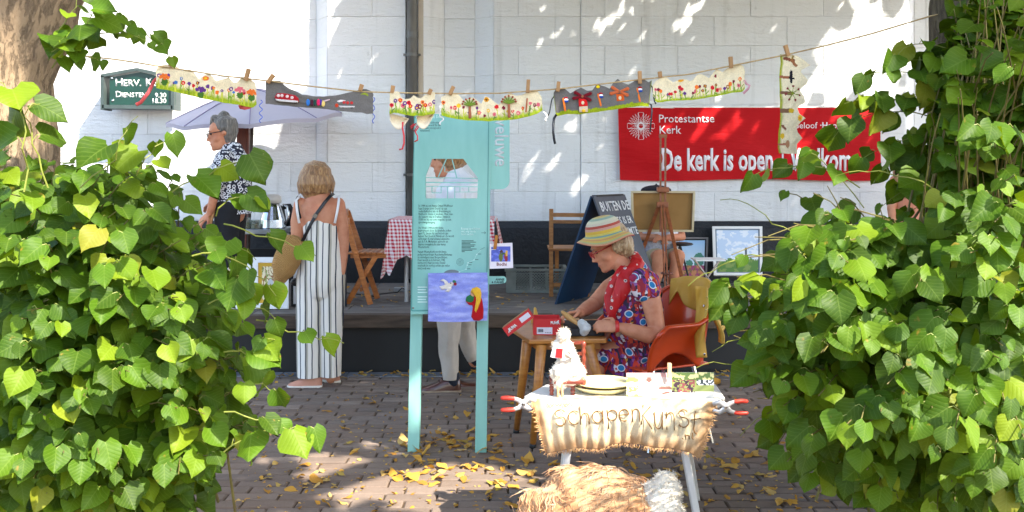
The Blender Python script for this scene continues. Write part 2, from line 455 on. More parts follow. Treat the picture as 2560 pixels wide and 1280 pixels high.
for i in range(len(rows) - 1):
    x = -4.6 + (i % 3) * .7
    while x < 4.6:
        L = 2.6; mb = MB(); mb.box((x + L / 2, (rows[i] + rows[i + 1]) / 2, STAGE_Z - .02), (L - .006, rows[i + 1] - rows[i] - .008, .04), None, .004)
        mb.build('deck_plank', DECK, stage); x += L
x = -5.2
for L in (2.0, 1.62, 1.9, 2.1, 2.0, 2.2):
    mb = MB(); mb.box((x + L / 2, STAGE_D - .02, STAGE_Z - .05 + random.uniform(-.004, .004)), (L - .012, .1, .1), None, .008); mb.build('edge_beam', BEAM, stage); x += L
x = -5.33
while x < 5.2:
    L = 1.15; mb = MB(); mb.box((x + L / 2, STAGE_D + .05, .175), (L - .014, .03, .35), None, .003); mb.build('front_panel', STP, stage); x += L
mb = MB(); mb.box((0, 8.4, .2), (10.6, 2.0, .38)); mb.build('underframe', BLACK, stage)

# ------------------------------------------------------------------ lime trees: leaves, shoots, trunks, crown
def leaf_geo(seed, rowsN=7, droop=.25, fold=.16, narrow=1.0, curl=0.0):
    rn = random.Random(seed); v = []; f = []; uv = []
    ts = [0, .1, .26, .45, .64, .83, 1.0][:rowsN] if rowsN == 7 else [i / (rowsN - 1) for i in range(rowsN)]
    wv = rn.uniform(-.08, .08); asym = rn.uniform(-.04, .04); ph = rn.uniform(0, 6)
    prof = {0: .20, .1: .41, .26: .51, .45: .50, .64: .40, .83: .185, 1.0: .01}
    for i, t in enumerate(ts):
        w = prof.get(t, .5 * math.sin(math.pi * min(1, t * .95 + .04)) ** .8) * narrow
        for j, s in enumerate((-1, -.5, 0, .5, 1)):
            x = 1.04 * s * w * (1 + asym * s) + ((rn.uniform(-.02, .02) + (.012 if i % 2 else -.012) * s) if abs(s) == 1 else 0)
            yy = t - (.10 if (i == 0 and abs(s) == 1) else (.05 if i == 0 and s else 0)) - .04 * (abs(s) == 1)
            z = -droop * t * t + fold * abs(x) + .06 * math.sin(ph + t * 7 + s * 2) * abs(s) + curl * x * x * 2
            v.append((x, yy, z)); uv.append((s * w, t))
    for i in range(len(ts) - 1):
        for j in range(4): a = i * 5 + j; f.append((a, a + 1, a + 6, a + 5))
    return np.array(v), np.array(f), np.array(uv)
def m_leaf(name, ramp, trans=.24, gloss=.34, spotty=.3, tcol=C(160, 190, 16)):
    n = N(name); at = n.n('Attribute'); at.attribute_name = 'rnd'; oi = n.n('ObjectInfo')
    r = n.math('FRACT', n.math('ADD', oi.outputs['Random'], at.outputs['Fac']))
    uvn = n.n('UVMap'); uvn.uv_map = 'UVMap'; sep = n.n('SeparateXYZ'); n.l(uvn.outputs[0], sep.inputs[0]); u, t = sep.outputs[0], sep.outputs[1]
    au = n.math('ABSOLUTE', u)
    mid = n.math('LESS_THAN', au, .016)
    saw = n.math('ABSOLUTE', n.math('SUBTRACT', n.math('FRACT', n.math('MULTIPLY', n.math('SUBTRACT', t, n.math('MULTIPLY', au, .9)), 7.0)), .5))
    vein = n.math('MAXIMUM', mid, n.math('LESS_THAN', saw, .06))
    pos = n.n('NewGeometry').outputs['Position']
    c = n.ramp(r, ramp); c = n.mix(n.math('MULTIPLY', n.noise(pos, 34, 5, .65), .6), c, C(80, 104, 18) if name != 'dry_leaf' else C(186, 140, 70))
    c = n.mix(n.math('MULTIPLY', vein, .13), c, C(158, 178, 84) if name != 'dry_leaf' else C(226, 196, 130))
    if spotty:
        sp = n.ramp(n.noise(pos, 26, 4, .6), [(.66, (0, 0, 0)), (.72, (1, 1, 1))]); edge = n.math('GREATER_THAN', au, .2)
        c = n.mix(n.math('MULTIPLY', n.math('MULTIPLY', sp, edge), spotty * 1.8, clamp=True), c, C(150, 110, 44))
    n.base(c); n.set(Roughness=gloss + .16); n.b.inputs['Specular IOR Level'].default_value = .16
    bmp = n.bump(n.math('ADD', n.math('MULTIPLY', saw, 1.2), n.math('MULTIPLY', n.noise(pos, 60, 4), .8)), .2, .003)
    tr = n.n('BsdfTranslucent'); tc = n.mix(.6, c, tcol); n.l(tc, tr.inputs[0])
    ms = n.n('MixShader'); ms.inputs[0].default_value = trans; n.l(n.b.outputs[0], ms.inputs[1]); n.l(tr.outputs[0], ms.inputs[2]); n.l(ms.outputs[0], n.out.inputs[0])
    return n.m
GREEN = [(0, C(24, 50, 10)), (.35, C(40, 72, 12)), (.65, C(60, 94, 15)), (.86, C(90, 116, 20)), (.97, C(118, 136, 26)), (1, C(132, 120, 40))]
LEAF = m_leaf('lime_leaf', GREEN)
LG = [leaf_geo(s, 7, random.uniform(.02, .55), random.uniform(-.05, .38), random.uniform(.8, 1.12), random.choice((0, 0, .25, .5, -.3))) for s in range(16)]
def leaf_mesh(g, mat, name='leaf'):
    v, f, uv = g; me = bpy.data.meshes.new(name); me.from_pydata(v.tolist(), [], f.tolist()); me.materials.append(mat)
    ul = me.uv_layers.new(name='UVMap'); ul.data.foreach_set('uv', uv[f.reshape(-1)].astype(np.float32).reshape(-1)); me.shade_smooth(); return me
LMESH = [leaf_mesh(g, LEAF) for g in LG]
def frame(a, n):
    a = a.normalized(); n = (n - a * n.dot(a))
    if n.length < 1e-4: n = Vector((0, -1, .2)) - a * a.dot(Vector((0, -1, .2)))
    n.normalize(); return Matrix((a.cross(n) * 1.0, a, n)).transposed()
def bake_leaves(items, geos, mat, name, parent=None):
    """items: (pos, rotation 3x3, size, variant)"""
    V = []; Fc = []; U = []; R = []; n0 = 0
    for p, rot, sz, k in items:
        v, f, uv = geos[k]; A = np.array(rot) * sz; V.append(v @ A.T + np.array(p)); Fc.append(f + n0); U.append(uv[f.reshape(-1)]); R.append(np.full(len(f), random.random())); n0 += len(v)
    V = np.concatenate(V); Fc = np.concatenate(Fc); U = np.concatenate(U); R = np.concatenate(R)
    me = bpy.data.meshes.new(name); me.from_pydata(V.tolist(), [], Fc.tolist()); me.materials.append(mat)
    me.uv_layers.new(name='UVMap').data.foreach_set('uv', U.astype(np.float32).reshape(-1))
    me.attributes.new('rnd', 'FLOAT', 'FACE').data.foreach_set('value', R.astype(np.float32)); me.shade_smooth()
    o = place(name, me, parent); o['kind'] = 'stuff'; return o
def m_bark(name='lime_bark', ca=C(136, 108, 84), cb=C(186, 160, 130)):
    n = N(name); p = n.coord('Object', (1, 1, .35)); f = n.noise(p, 14, 8, .7); f2 = n.noise(n.coord('Object'), 3, 4)
    e = n.ramp(n.noise(n.coord('Object', (1, 1, .22)), 34, 6, .75), [(.36, (0, 0, 0)), (.5, (1, 1, 1))])
    c = n.mix(f, ca, cb); c = n.mix(n.math('MULTIPLY', f2, .5), c, C(104, 98, 66)); c = n.mix(e, n.mix(.55, c, C(70, 54, 40)), c)
    n.base(c); n.set(Roughness=.9); n.bump(n.math('ADD', f, n.math('MULTIPLY', e, .5)), .9, .02); return n.m
BARK = m_bark(); BARK_SHADE = m_bark('shaded_lime_bark', C(62, 52, 42), C(96, 84, 68)); TWIG = M('young_twig', C(110, 104, 48), C(84, 70, 40), 20, .6); TWIGY = M('green_twig', C(116, 122, 44), rough=.6)  # second bark is darkened: shade on the right trunk put into its colour

def shoot_leaves(pts, out, size, spacing, start, rn, lst, mask=None):
    pts = [Vector(p) for p in pts]; L = [0]
    for a, b in zip(pts[:-1], pts[1:]): L.append(L[-1] + (b - a).length)
    s = L[-1] * start; side = rn.choice((-1, 1))
    while s < L[-1] + .001:
        i = max(0, min(len(pts) - 2, next((k for k in range(len(L) - 1) if L[k + 1] >= s), len(L) - 2)))
        q = (s - L[i]) / max(1e-6, L[i + 1] - L[i]); p = pts[i].lerp(pts[i + 1], q); t = (pts[i + 1] - pts[i]).normalized()
        k = s / L[-1]; lat = t.cross(Vector((0, 0, 1)));
        if lat.length < 1e-3: lat = Vector((1, 0, 0))
        lat.normalize(); side = -side
        d = (t * .55 + lat * side * .8 + out * .25 + Vector((rn.gauss(0, .25), rn.gauss(0, .25), rn.gauss(0, .2) - .45)))
        if s > L[-1] - spacing * .6: d = t * .8 + Vector((0, 0, -.5))
        d.normalize(); sz = size * (.45 + .75 * rn.random() ** .7) * (1 - .3 * max(0, k - .8) / .2)
        base = p + (t * .3 + lat * side * .6 + Vector((0, 0, .3))).normalized() * sz * .3
        a = (d + Vector((0, 0, -.35))).normalized()
        nn = Vector((0, 0, .75)) + out * .55 + Vector((.25, -.3, 0)) + Vector((rn.gauss(0, .38), rn.gauss(0, .38), rn.gauss(0, .2)))
        if mask is None or mask(base + a * sz * .5): lst.append((base, frame(a, nn), sz, rn.randrange(16), p))
        s += spacing * rn.uniform(.7, 1.35)

def wall_par(p):
    t = (WALL - p[1]) / (-S.y)
    return (p[0] - S.x * t, p[2] - S.z * t)
lit = []
def lit_poly(poly, d, step=26, rad=.12):
    xs = [p[0] for p in poly]; ys = [p[1] for p in poly]; x = min(xs)
    while x <= max(xs):
        y = min(ys)
        while y <= max(ys):
            if inpoly(poly, x, y):
                p = P(x, y, d) if d else P(x, y, ground_d(y)); lit.append((*wall_par(p), rad))
            y += step
        x += step
lit_poly([(1250, 955), (1860, 950), (1830, 1150), (1320, 1150)], 4.02, 24, .14)
lit_poly([(1370, 820), (1480, 820), (1490, 970), (1370, 970)], 4.1, 24, .08)
lit_poly([(1560, 930), (1790, 930), (1790, 990), (1560, 990)], 4.15, 24, .08)
lit_poly([(1250, 1190), (1730, 1170), (1760, 1300), (1230, 1300)], 3.65, 24, .16); lit_poly([(1270, 1190), (1710, 1180), (1740, 1300), (1250, 1300)], 3.45, 24, .16)
OPEN = np.array(lit)
def make_tree(label, trunk_pts, trunk_r, shrub_polys, shoots, base_xy, sprays, seed, limbs, center_d, holes=()):
    rn = random.Random(seed); tr = thing('lime_tree', label, 'tree', (trunk_pts[0][0], trunk_pts[0][1], 0))
    mb = MB(); n = 20; pts = [Vector(p) for p in trunk_pts]; rings = []; vs = []; fs = []
    # trunk with burrs
    fine = []
    for i in range(len(pts) - 1):
        for k in range(6): fine.append((pts[i].lerp(pts[i + 1], k / 6), trunk_r[i] + (trunk_r[i + 1] - trunk_r[i]) * k / 6))
    fine.append((pts[-1], trunk_r[-1]))
    for p, r in fine:
        for k in range(n):
            a = 2 * math.pi * k / n; dv = Vector((math.cos(a), math.sin(a), 0)); q = p + dv * r
            b = noise.noise(q * 3.1) * .13 + noise.noise(q * 9) * .05 + .12 * max(0, noise.noise(Vector((a * 1.3, 0, p.z * .5)) + Vector((seed, 0, 0)))) ; vs.append(q + dv * r * b * 1.2)
    for i in range(len(fine) - 1):
        for k in range(n): fs.append((i * n + k, i * n + (k + 1) % n, (i + 1) * n + (k + 1) % n, (i + 1) * n + k))
    mb.add(vs, fs); mb.build('trunk', BARK if seed == 11 else BARK_SHADE, tr, smooth=True)
    for lp, lr in limbs: m2 = MB(); m2.tube(lp, lr, 10); m2.build('limb', BARK, tr, smooth=True)
    items = []; tw = MB(); twy = MB()
    for poly, cnt in zip(shrub_polys, shoots):
        cd = center_d if poly is shrub_polys[0] else 3.75
        xs = [p[0] for p in poly]; ys = [p[1] for p in poly]; k = 0; guard = 0
        while k < cnt and guard < cnt * 60:
            guard += 1
            x = rn.uniform(min(xs), max(xs)); y = rn.uniform(min(ys), max(ys))
            if not inpoly(poly, x, y): continue
            e = min(1, polydist(poly, x, y) / 260); dn = math.sqrt(max(0, 1 - (1 - e) ** 2))
            d = cd - (.75 if cd < 3.5 else .25) * dn + rn.random() ** 1.6 * ((.2 + .75 * dn) if cd < 3.5 else .25)
            tip = P(x, y, d)
            if tip.z < .06: continue
            bx, by = base_xy; b0 = Vector((bx + rn.gauss(0, .16), by + rn.gauss(0, .12), max(.0, min(tip.z * .6, 1.2) * rn.uniform(.2, .9))))
            out = (tip - Vector((bx, by, max(.2, tip.z - .3)))); out.z *= .3; out.normalize()
            mid = b0.lerp(tip, .55) + Vector((0, 0, .22 * (tip - b0).length)) + Vector((rn.gauss(0, .06),) * 3)
            pts_ = [b0 * (1 - t) ** 2 + mid * 2 * t * (1 - t) + tip * t * t for t in [i / 9 for i in range(10)]]
            pts_[-1].z -= .015
            def mask(c):
                u, v = to_px(c)
                for hx, hy, hr in holes:
                    if math.hypot(u - hx, v - hy) < hr: return False
                w_ = wall_par(c)
                if seed == 23 and np.any((OPEN[:, 0] - w_[0]) ** 2 + (OPEN[:, 1] - w_[1]) ** 2 < .024): return False
                return c.z > .04 and (inpoly(poly, u, v) or polydist(poly, u, v) < 12) and c.y > 2.1
            shoot_leaves(pts_, out, .094, .058, max(.25, 1 - .5 / max(.3, (tip - b0).length)), rn, items, mask)
            if rn.random() < .75: tw.tube(pts_, [.006 - .0045 * i / 9 for i in range(10)], 5)
            k += 1
    for path, dep, sz, sp, st in sprays:
        pts_ = [P(x, y, dep) for x, y in path]; m_ = [pts_[0]]
        for a, b in zip(pts_[:-1], pts_[1:]): m_ += [a.lerp(b, .33) + Vector((0, rn.uniform(-.02, .02), .008)), a.lerp(b, .67) + Vector((0, rn.uniform(-.02, .02), .008)), b]
        twy.tube(m_, [.0024 - .0014 * i / len(m_) for i in range(len(m_))], 5)
        shoot_leaves(m_, Vector((0, -1, 0)), sz, sp, st, rn, items, lambda c: seed != 23 or not np.any((OPEN[:, 0] - wall_par(c)[0]) ** 2 + (OPEN[:, 1] - wall_par(c)[1]) ** 2 < .02))
    # which leaves show largest: coarse visibility buffer from the front
    items.sort(key=lambda q: q[0].y); seen = {}; score = []
    for q in items:
        c = q[0] + (q[1] @ Vector((0, 1, 0))) * q[2] * .5; u, v = to_px(c); r = q[2] * F / c.y * .5; sc = 0
        for du in (-.6, 0, .6):
            for dv in (-.6, 0, .6):
                key = (int((u + du * r) // 14), int((v + dv * r) // 14))
                if 0 <= u <= 2560 and 0 <= v <= 1280 and seen.get(key, 0) < 1: sc += r; seen[key] = 1
        score.append(sc)
    order = sorted(range(len(items)), key=lambda i: -score[i]); own = set(order[:298])
    for i in own:
        p, rot, sz, k, tp = items[i]; o = bpy.data.objects.new('leaf', LMESH[k]); COL.objects.link(o); o.parent = tr
        o.matrix_basis = Matrix.Translation(p - tr.location) @ (rot * sz).to_4x4()
    for p, rot, sz, k, tp in items: twy.tube([tp, tp.lerp(p, .6) + Vector((0, 0, .006)), p + (rot @ Vector((0, 1, 0))) * sz * .03], .0013, 3, False)
    rest = [items[i][:4] for i in range(len(items)) if i not in own]
    bake_leaves(rest, LG, LEAF, 'foliage', tr)
    o = tw.build('twigs', TWIG, tr); o['kind'] = 'stuff'; o = twy.build('leaf_stalks', TWIGY, tr); o['kind'] = 'stuff'
    print('tree leaves', len(items)); return tr

polyL = [(-160, 390), (-20, 345), (90, 365), (200, 375), (330, 355), (420, 372), (450, 425), (490, 485), (525, 560), (560, 620), (590, 700), (610, 760), (650, 830),
         (650, 930), (600, 960), (650, 1050), (640, 1120), (560, 1200), (500, 1300), (-160, 1320)]
spraysL = [([(500, 690), (560, 685), (610, 705), (640, 740)], 2.75, .085, .06, .1), ([(500, 620), (560, 610), (610, 625), (640, 650)], 2.8, .08, .06, .2), ([(520, 760), (580, 750), (640, 770), (690, 800)], 2.75, .085, .06, .2), ([(560, 560), (640, 590), (740, 620), (790, 640)], 2.75, .085, .085, .45), ([(640, 800), (720, 830), (800, 850), (860, 858)], 2.8, .09, .075, .3),
           ([(560, 1030), (640, 1050), (720, 1075), (770, 1080)], 2.6, .078, .05, .4), ([(430, 480), (520, 440), (600, 405), (660, 385)], 2.9, .095, .075, .2),
           ([(200, 470), (290, 400), (300, 350), (345, 290)], 2.75, .11, .08, .3), ([(340, 440), (380, 385), (420, 350), (440, 340)], 2.9, .1, .06, .3),
           ([(60, 480), (65, 330), (40, 250), (-10, 200)], 2.6, .11, .07, .4), ([(120, 470), (80, 360), (60, 290), (100, 260)], 2.65, .1, .1, .5),
           ([(540, 540), (570, 500), (630, 500), (660, 510)], 2.9, .08, .07, .3), ([(560, 880), (620, 890), (660, 850), (700, 855)], 2.8, .09, .05, .2),
           ([(480, 640), (560, 640), (640, 690), (690, 740)], 2.7, .09, .07, .2), ([(590, 980), (640, 960), (690, 985)], 2.8, .09, .05, .3),
           ([(560, 1130), (620, 1100), (680, 1075)], 2.65, .09, .05, .2),
           # branch hanging beside the trunk, high up
           ([(120, 150), (180, 100), (250, 60), (320, 45)], 3.35, .08, .045, .1), ([(140, 150), (220, 95), (310, 85), (385, 115)], 3.4, .07, .05, .25),
           ([(120, 120), (160, 60), (190, 20), (200, -30)], 3.3, .09, .045, .1), ([(130, 170), (180, 140), (225, 145), (255, 160)], 3.3, .07, .045, .15),
           ([(250, 70), (320, 60), (390, 110), (425, 150)], 3.45, .075, .055, .3), ([(130, 130), (170, 110), (215, 75), (240, 25)], 3.25, .09, .04, .1)]
limbL = [([P(-10, -60, 3.75), (-1.6, 3.6, 3.6), (-.6, 3.9, 5.0), (.8, 4.4, 6.0)], [.17, .13, .1, .05]), ([P(-40, -60, 3.8), (-2.6, 3.8, 4.0), (-3.4, 4.4, 6.0)], [.16, .12, .05]),
         ([(-2.05, 3.75, 2.6), (-1.9, 2.4, 4.2), (-1.2, .8, 5.6)], [.15, .1, .04])]
make_tree('lime tree with pale bark on the left and leafy shoots round its foot', [(-2.02, 3.75, -.05), (-2.0, 3.75, .5), (-2.02, 3.75, 1.4), (-2.04, 3.75, 1.9), (-1.97, 3.75, 2.25), (-1.98, 3.75, 2.9), (-2.0, 3.75, 4.2)],
          [.34, .27, .225, .22, .27, .27, .2], [polyL], [440], (-1.62, 3.5), spraysL, 11, limbL, 3.35)

polyR = [(2460, -80), (2440, 40), (2400, 120), (2350, 190), (2320, 250), (2330, 330), (2330, 420), (2250, 470), (2140, 470), (2060, 440), (1980, 440), (1940, 470), (1960, 540), (1850, 590),
         (1790, 650), (1745, 700), (1745, 760), (1815, 820), (1815, 880), (1840, 950), (1915, 1010), (1885, 1070), (1915, 1120), (1950, 1160), (2070, 1220), (2300, 1290), (2720, 1310), (2720, -80)]
polyU = [(2390, -90), (2370, 40), (2370, 120), (2350, 220), (2340, 320), (2370, 430), (2740, 430), (2740, -90)]
spraysR = [([(2420, 420), (2340, 440), (2270, 470), (2200, 520)], 3.8, .11, .045, .05), ([(2440, 460), (2360, 480), (2290, 520), (2230, 560)], 3.75, .11, .045, .05), ([(2420, 340), (2350, 370), (2300, 410), (2260, 460)], 3.8, .105, .045, .1), ([(2470, 60), (2420, 110), (2370, 170), (2330, 240)], 3.8, .11, .045, .05), ([(2480, 180), (2420, 230), (2370, 290), (2340, 350)], 3.75, .11, .045, .05), ([(2460, -40), (2430, 10), (2400, 60), (2380, 110)], 3.8, .11, .045, .05), ([(2150, 470), (2060, 420), (1970, 420), (1880, 440)], 3.1, .1, .05, .2), ([(2010, 600), (1930, 560), (1870, 510), (1800, 500)], 3.1, .09, .07, .45),
           ([(1900, 640), (1840, 650), (1780, 680), (1720, 715)], 3.0, .095, .06, .3), ([(1960, 860), (1900, 840), (1840, 850), (1780, 880)], 3.1, .095, .055, .3),
           ([(1930, 950), (1870, 930), (1810, 910), (1740, 920)], 3.3, .09, .06, .3), ([(2480, 210), (2380, 180), (2290, 240), (2200, 330)], 3.75, .105, .05, .3),
           ([(2420, 160), (2330, 110), (2260, 120), (2230, 170)], 3.75, .105, .05, .3), ([(2390, 220), (2300, 190), (2210, 180), (2150, 200)], 3.75, .105, .055, .4),
           ([(2320, 290), (2220, 280), (2140, 300), (2080, 350)], 3.75, .105, .06, .35), ([(2380, 300), (2300, 260), (2180, 250), (2110, 260)], 3.75, .105, .05, .4),
           ([(2160, 520), (2080, 430), (2050, 400), (2010, 380)], 3.75, .105, .06, .4), ([(1960, 1050), (1910, 1040), (1880, 1060), (1850, 1090)], 3.4, .09, .06, .2),
           ([(2500, 60), (2420, 40), (2370, 20)], 3.75, .105, .05, .1), ([(2400, 330), (2300, 340), (2220, 370), (2150, 400)], 3.75, .105, .05, .2), ([(2420, 390), (2340, 400), (2270, 400), (2200, 430)], 3.75, .105, .05, .25), ([(2330, 470), (2240, 440), (2170, 430), (2090, 440)], 3.0, .085, .05, .1), ([(2470, 300), (2390, 290), (2330, 330), (2290, 370)], 3.75, .105, .05, .15), ([(2480, 150), (2400, 130), (2340, 160), (2280, 150)], 3.75, .105, .05, .15), ([(2560, 120), (2480, 90), (2420, 110)], 3.75, .105, .05, .1), ([(1990, 740), (1920, 700), (1850, 720), (1790, 760)], 2.9, .105, .05, .2)]
limbR = [([(2.02, 4.13, 2.6), (1.3, 4.3, 4.4), (.6, 4.2, 5.4)], [.15, .11, .05]), ([(2.05, 4.13, 2.8), (2.6, 3.4, 4.4), (3.6, 3.2, 6.0)], [.15, .1, .05]), ([(2.05, 4.13, 2.7), (2.2, 2.4, 4.4), (2.6, .6, 6)], [.14, .1, .05]),
         ([(2.05, 4.13, 2.9), (2.0, 4.8, 4.6), (2.6, 6.2, 6.2)], [.14, .1, .05])]
make_tree('lime tree on the right, its shade-darkened trunk almost hidden by dense leafy shoots', [(2.04, 4.15, -.05), (2.02, 4.15, .6), (2.02, 4.15, 1.6), (2.04, 4.15, 2.4), (2.06, 4.15, 4.2)],
          [.3, .22, .19, .2, .17], [polyR, polyU], [540, 330], (1.72, 3.7), spraysR, 23, limbR, 3.1, holes=((2180, 385, 45), (2290, 400, 48)))

# crown overhead, out of view: leaves and gaps arranged to shape the dappled shade
lit_poly([(-300, -200), (770, -200), (770, 120), (690, 200), (640, 300), (560, 560), (-300, 560)], 9.6, 40, .22)
lit_poly([(812, -60), (845, -60), (840, 70), (815, 90)], 9.5, 14, .05)
for a in ([(1990, 260), (2030, 170), (2100, 60), (2130, -40), (2200, -40), (2180, 80), (2120, 200), (2080, 270)], [(2180, 60), (2260, -40), (2262, 200), (2200, 280), (2150, 290)],
          [(1690, 330), (1770, 260), (1790, 280), (1720, 380)], [(1900, 440), (1940, 280), (1990, 280), (1960, 440)], [(2050, 330), (2080, 270), (2160, 270), (2120, 360)],
          [(1500, 90), (1530, 10), (1545, 30), (1520, 90)], [(1560, 30), (1580, -10), (1590, 5), (1570, 35)], [(1380, 350), (1430, 290), (1445, 310), (1400, 360)],
          [(1690, 60), (1710, 20), (1722, 40), (1700, 70)], [(1215, 140), (1240, 95), (1240, 130), (1215, 160)], [(2302, -40), (2330, -40), (2330, 120), (2302, 140)]): lit_poly(a, 9.5, 16, .06)
lit_poly([(720, 1140), (960, 1150), (1020, 1130), (1060, 1150), (1330, 1190), (1330, 1215), (1130, 1230), (1120, 1275), (960, 1260), (840, 1210)], 0, 20, .17)
lit_poly([(700, 1250), (1100, 1262), (1100, 1290), (700, 1290)], 0, 24, .09)
lit_poly([(1740, 1250), (2000, 1235), (1990, 1290), (1740, 1290)], 0, 24, .09)
for a, d in (([(0, 720), (260, 690), (420, 800), (520, 960), (600, 1080), (500, 1280), (0, 1280)], 2.75), ([(20, 430), (330, 470), (420, 620), (150, 640), (20, 560)], 2.9),
             ([(2120, 660), (2560, 620), (2560, 1000), (2350, 1050), (2050, 1010), (1960, 900)], 2.45), ([(2150, 420), (2560, 380), (2560, 560), (2200, 560)], 2.5),
             ([(2430, 50), (2560, 30), (2560, 260), (2450, 250)], 2.5), ([(1020, 560), (1040, 560), (1030, 700), (1024, 860), (1022, 930)], 5.3), ([(1600, 690), (1625, 690), (1625, 740), (1600, 740)], 5.4)):
    for dd in ((d - .2, d, d + .2) if d < 3.2 else (d,)): lit_poly(a, dd, 130 if d < 3.2 else 36, .105 if d < 3.2 else .11)
lit_poly([(30, 60), (110, 250), (100, 400), (0, 400), (0, 200)], 3.6, 30, .12)
rs = random.Random(31)
for _ in range(34):                        # small gaps set in the crown to scatter dapples
    x, y = rs.uniform(1250, 2250), rs.uniform(-20, 540); l = rs.uniform(10, 46); 
    for q in range(3): lit.append((*wall_par(P(x + l * .55 * q, y - l * .8 * q, 9.5)), rs.uniform(.02, .055)))
for _ in range(26):
    x, y = rs.uniform(640, 1900), rs.uniform(960, 1280); lit.append((*wall_par(P(x, y, ground_d(y))), rs.uniform(.03, .09)))
for _ in range(14): lit.append((*wall_par(P(rs.uniform(800, 1650), rs.uniform(450, 900), rs.uniform(5.3, 8.2))), rs.uniform(.03, .08)))
LA = np.array(lit)
CG = [(np.array([(-.42, 0, 0), (.42, 0, .03), (.34, .7, -.06), (0, 1, -.2), (-.34, .7, -.06)], float), np.array([(0, 1, 2), (0, 2, 4), (4, 2, 3)]), np.array([(-.4, 0), (.4, 0), (.3, .7), (0, 1), (-.3, .7)], float))]
rn = random.Random(5); items = []; tries = 0
while len(items) < 42000 and tries < 110000:
    tries += 1
    wx = rn.uniform(-15, 8.5); wz = rn.uniform(-17, 4.6)
    z = rn.uniform(4.3, 7.2); t = (z - wz) / S.z; c = Vector((wx, WALL, wz)) + S * t
    if c.y < -6.5 or c.x > 9 or c.x < -5.5 or c.y > 9.0 or wz < -10.2 or wx < -8.6 or wx > 5.2: continue
    if noise.noise(Vector((wx * .9, wz * .9, 3.3))) + .55 * noise.noise(Vector((wx * 2.6, wz * 2.6, 8))) > .62: continue
    if np.any((LA[:, 0] - wx) ** 2 + (LA[:, 1] - wz) ** 2 < (LA[:, 2] + .05) ** 2): continue
    for k in range(rn.randint(3, 6)):
        q = c + Vector((rn.gauss(0, .13), rn.gauss(0, .13), rn.gauss(0, .1)))
        w = wall_par(q)
        if np.any((LA[:, 0] - w[0]) ** 2 + (LA[:, 1] - w[1]) ** 2 < (LA[:, 2] + .01) ** 2): continue
        a = Vector((rn.gauss(0, 1), rn.gauss(0, 1), -.5)); items.append((q, frame(a, S + Vector((rn.gauss(0, .5), rn.gauss(0, .5), rn.gauss(0, .4)))), rn.uniform(.13, .19), 0))
print('crown leaves', len(items))
bake_leaves(items, CG, m_leaf('crown_leaf', GREEN, .3, .4, 0), 'crown', bpy.data.objects['lime_tree'])

# ------------------------------------------------------------------ things fixed to the wall
def V(*a): return Vector(a)
GREENB = M('green_sign_paint', C(14, 62, 50), C(10, 52, 42), 6, .35)
GREENG = M('grey_green_paint', C(70, 84, 82), C(58, 70, 68), 6, .5)
t = thing('church_notice_board', 'dark green gabled notice board with white lettering fixed high on the church wall', 'notice board', P(350, 270, 9.6))
d = 9.42
poly = [P(276, 258, d), P(438, 262, d), P(438, 206, d), P(438, 190, d), P(357, 176, d), P(272, 190, d)]
mb = MB(); mb.prism([P(x, y, d) for x, y in ((274, 262), (438, 262), (438, 200), (352, 180), (274, 194))], (0, -1, 0), .02); mb.build('board', GREENB, t)
mb = MB()
for (x0, y0), (x1, y1) in (((262, 192), (352, 176)), ((352, 176), (444, 196)), ((266, 192), (266, 276)), ((440, 196), (440, 276))):
    mb.bar(P(x0, y0, d + .07), P(x1, y1, d + .07), .2, .03, (0, 0, 1) if x0 != x1 else (1, 0, 0))
mb.bar(P(266, 268, d + .07), P(440, 270, d + .07), .2, .035); mb.build('frame', GREENG, t)
for x, y in ((280, 195), (282, 251), (431, 252), (430, 204)):
    mb = MB(); mb.ball(P(x, y, d - .004), (.013, .008, .013), 8, 5); mb.build('screw', STEEL, t)
k = px(d)
text('H', P(287, 215, d), 29 * k, WHITE, t, bold=.012); text('ERV. ', P(307, 215, d), 23 * k, WHITE, t, bold=.012, sx=1.05); text('K', P(363, 215, d), 29 * k, WHITE, t, bold=.012); text('ERK', P(383, 215, d), 23 * k, WHITE, t, bold=.012)
text('D', P(288, 243, d), 22 * k, WHITE, t, bold=.01); text('IENSTEN', P(303, 243, d), 16.5 * k, WHITE, t, bold=.01); text('9.30', P(416, 244, d), 17 * k, WHITE, t, bold=.01, align='RIGHT'); text('18.30', P(416, 258, d), 17 * k, WHITE, t, bold=.01, align='RIGHT')

def m_banner():
    n = N('red_banner_cloth'); p = n.coord('Object', (1, 1, 1)); f = n.noise(p, 3, 4); n.base(n.mix(f, C(192, 6, 18), C(178, 4, 14))); n.set(Roughness=.7); n.b.inputs['Specular IOR Level'].default_value = .2
    n.b.inputs['Sheen Weight'].default_value = .1; mp = n.coord('Object', (1.5, 1, 6)); n.bump(n.noise(mp, 2.5, 4), .4, .03); return n.m
d = 9.43; k = px(d)
t = thing('banner', 'wide red church banner with white lettering hung flat on the wall', 'banner', P(1875, 450, d))
def wrinkle(u, v): return .007 * math.sin(u * 17 + v * 4 + 1.5 * math.sin(v * 3)) + .008 * math.sin(v * 8 + u * 7) * (.4 + .6 * abs(u - .5) * 2) + .006 * noise.noise(Vector((u * 9, v * 4, 2))) - .012
def bpos(u, v):
    x0, x1 = 1545 + 5 * (1 - v), 2200 + 3 * (1 - v); x = x0 + (x1 - x0) * u; y = 450 + (269 - 450) * v
    sag = 2.5 * math.sin(u * 9) * (1 - v); return P(x, y + sag, d + wrinkle(u, v))
mb = MB(); mb.grid(bpos, 120, 30); b = mb.build('cloth', m_banner(), t, smooth=True)
mb = MB(); mb.bar(P(1545, 268, d), P(2202, 268, d), .01, .02); mb.build('hem', WHITE, t)
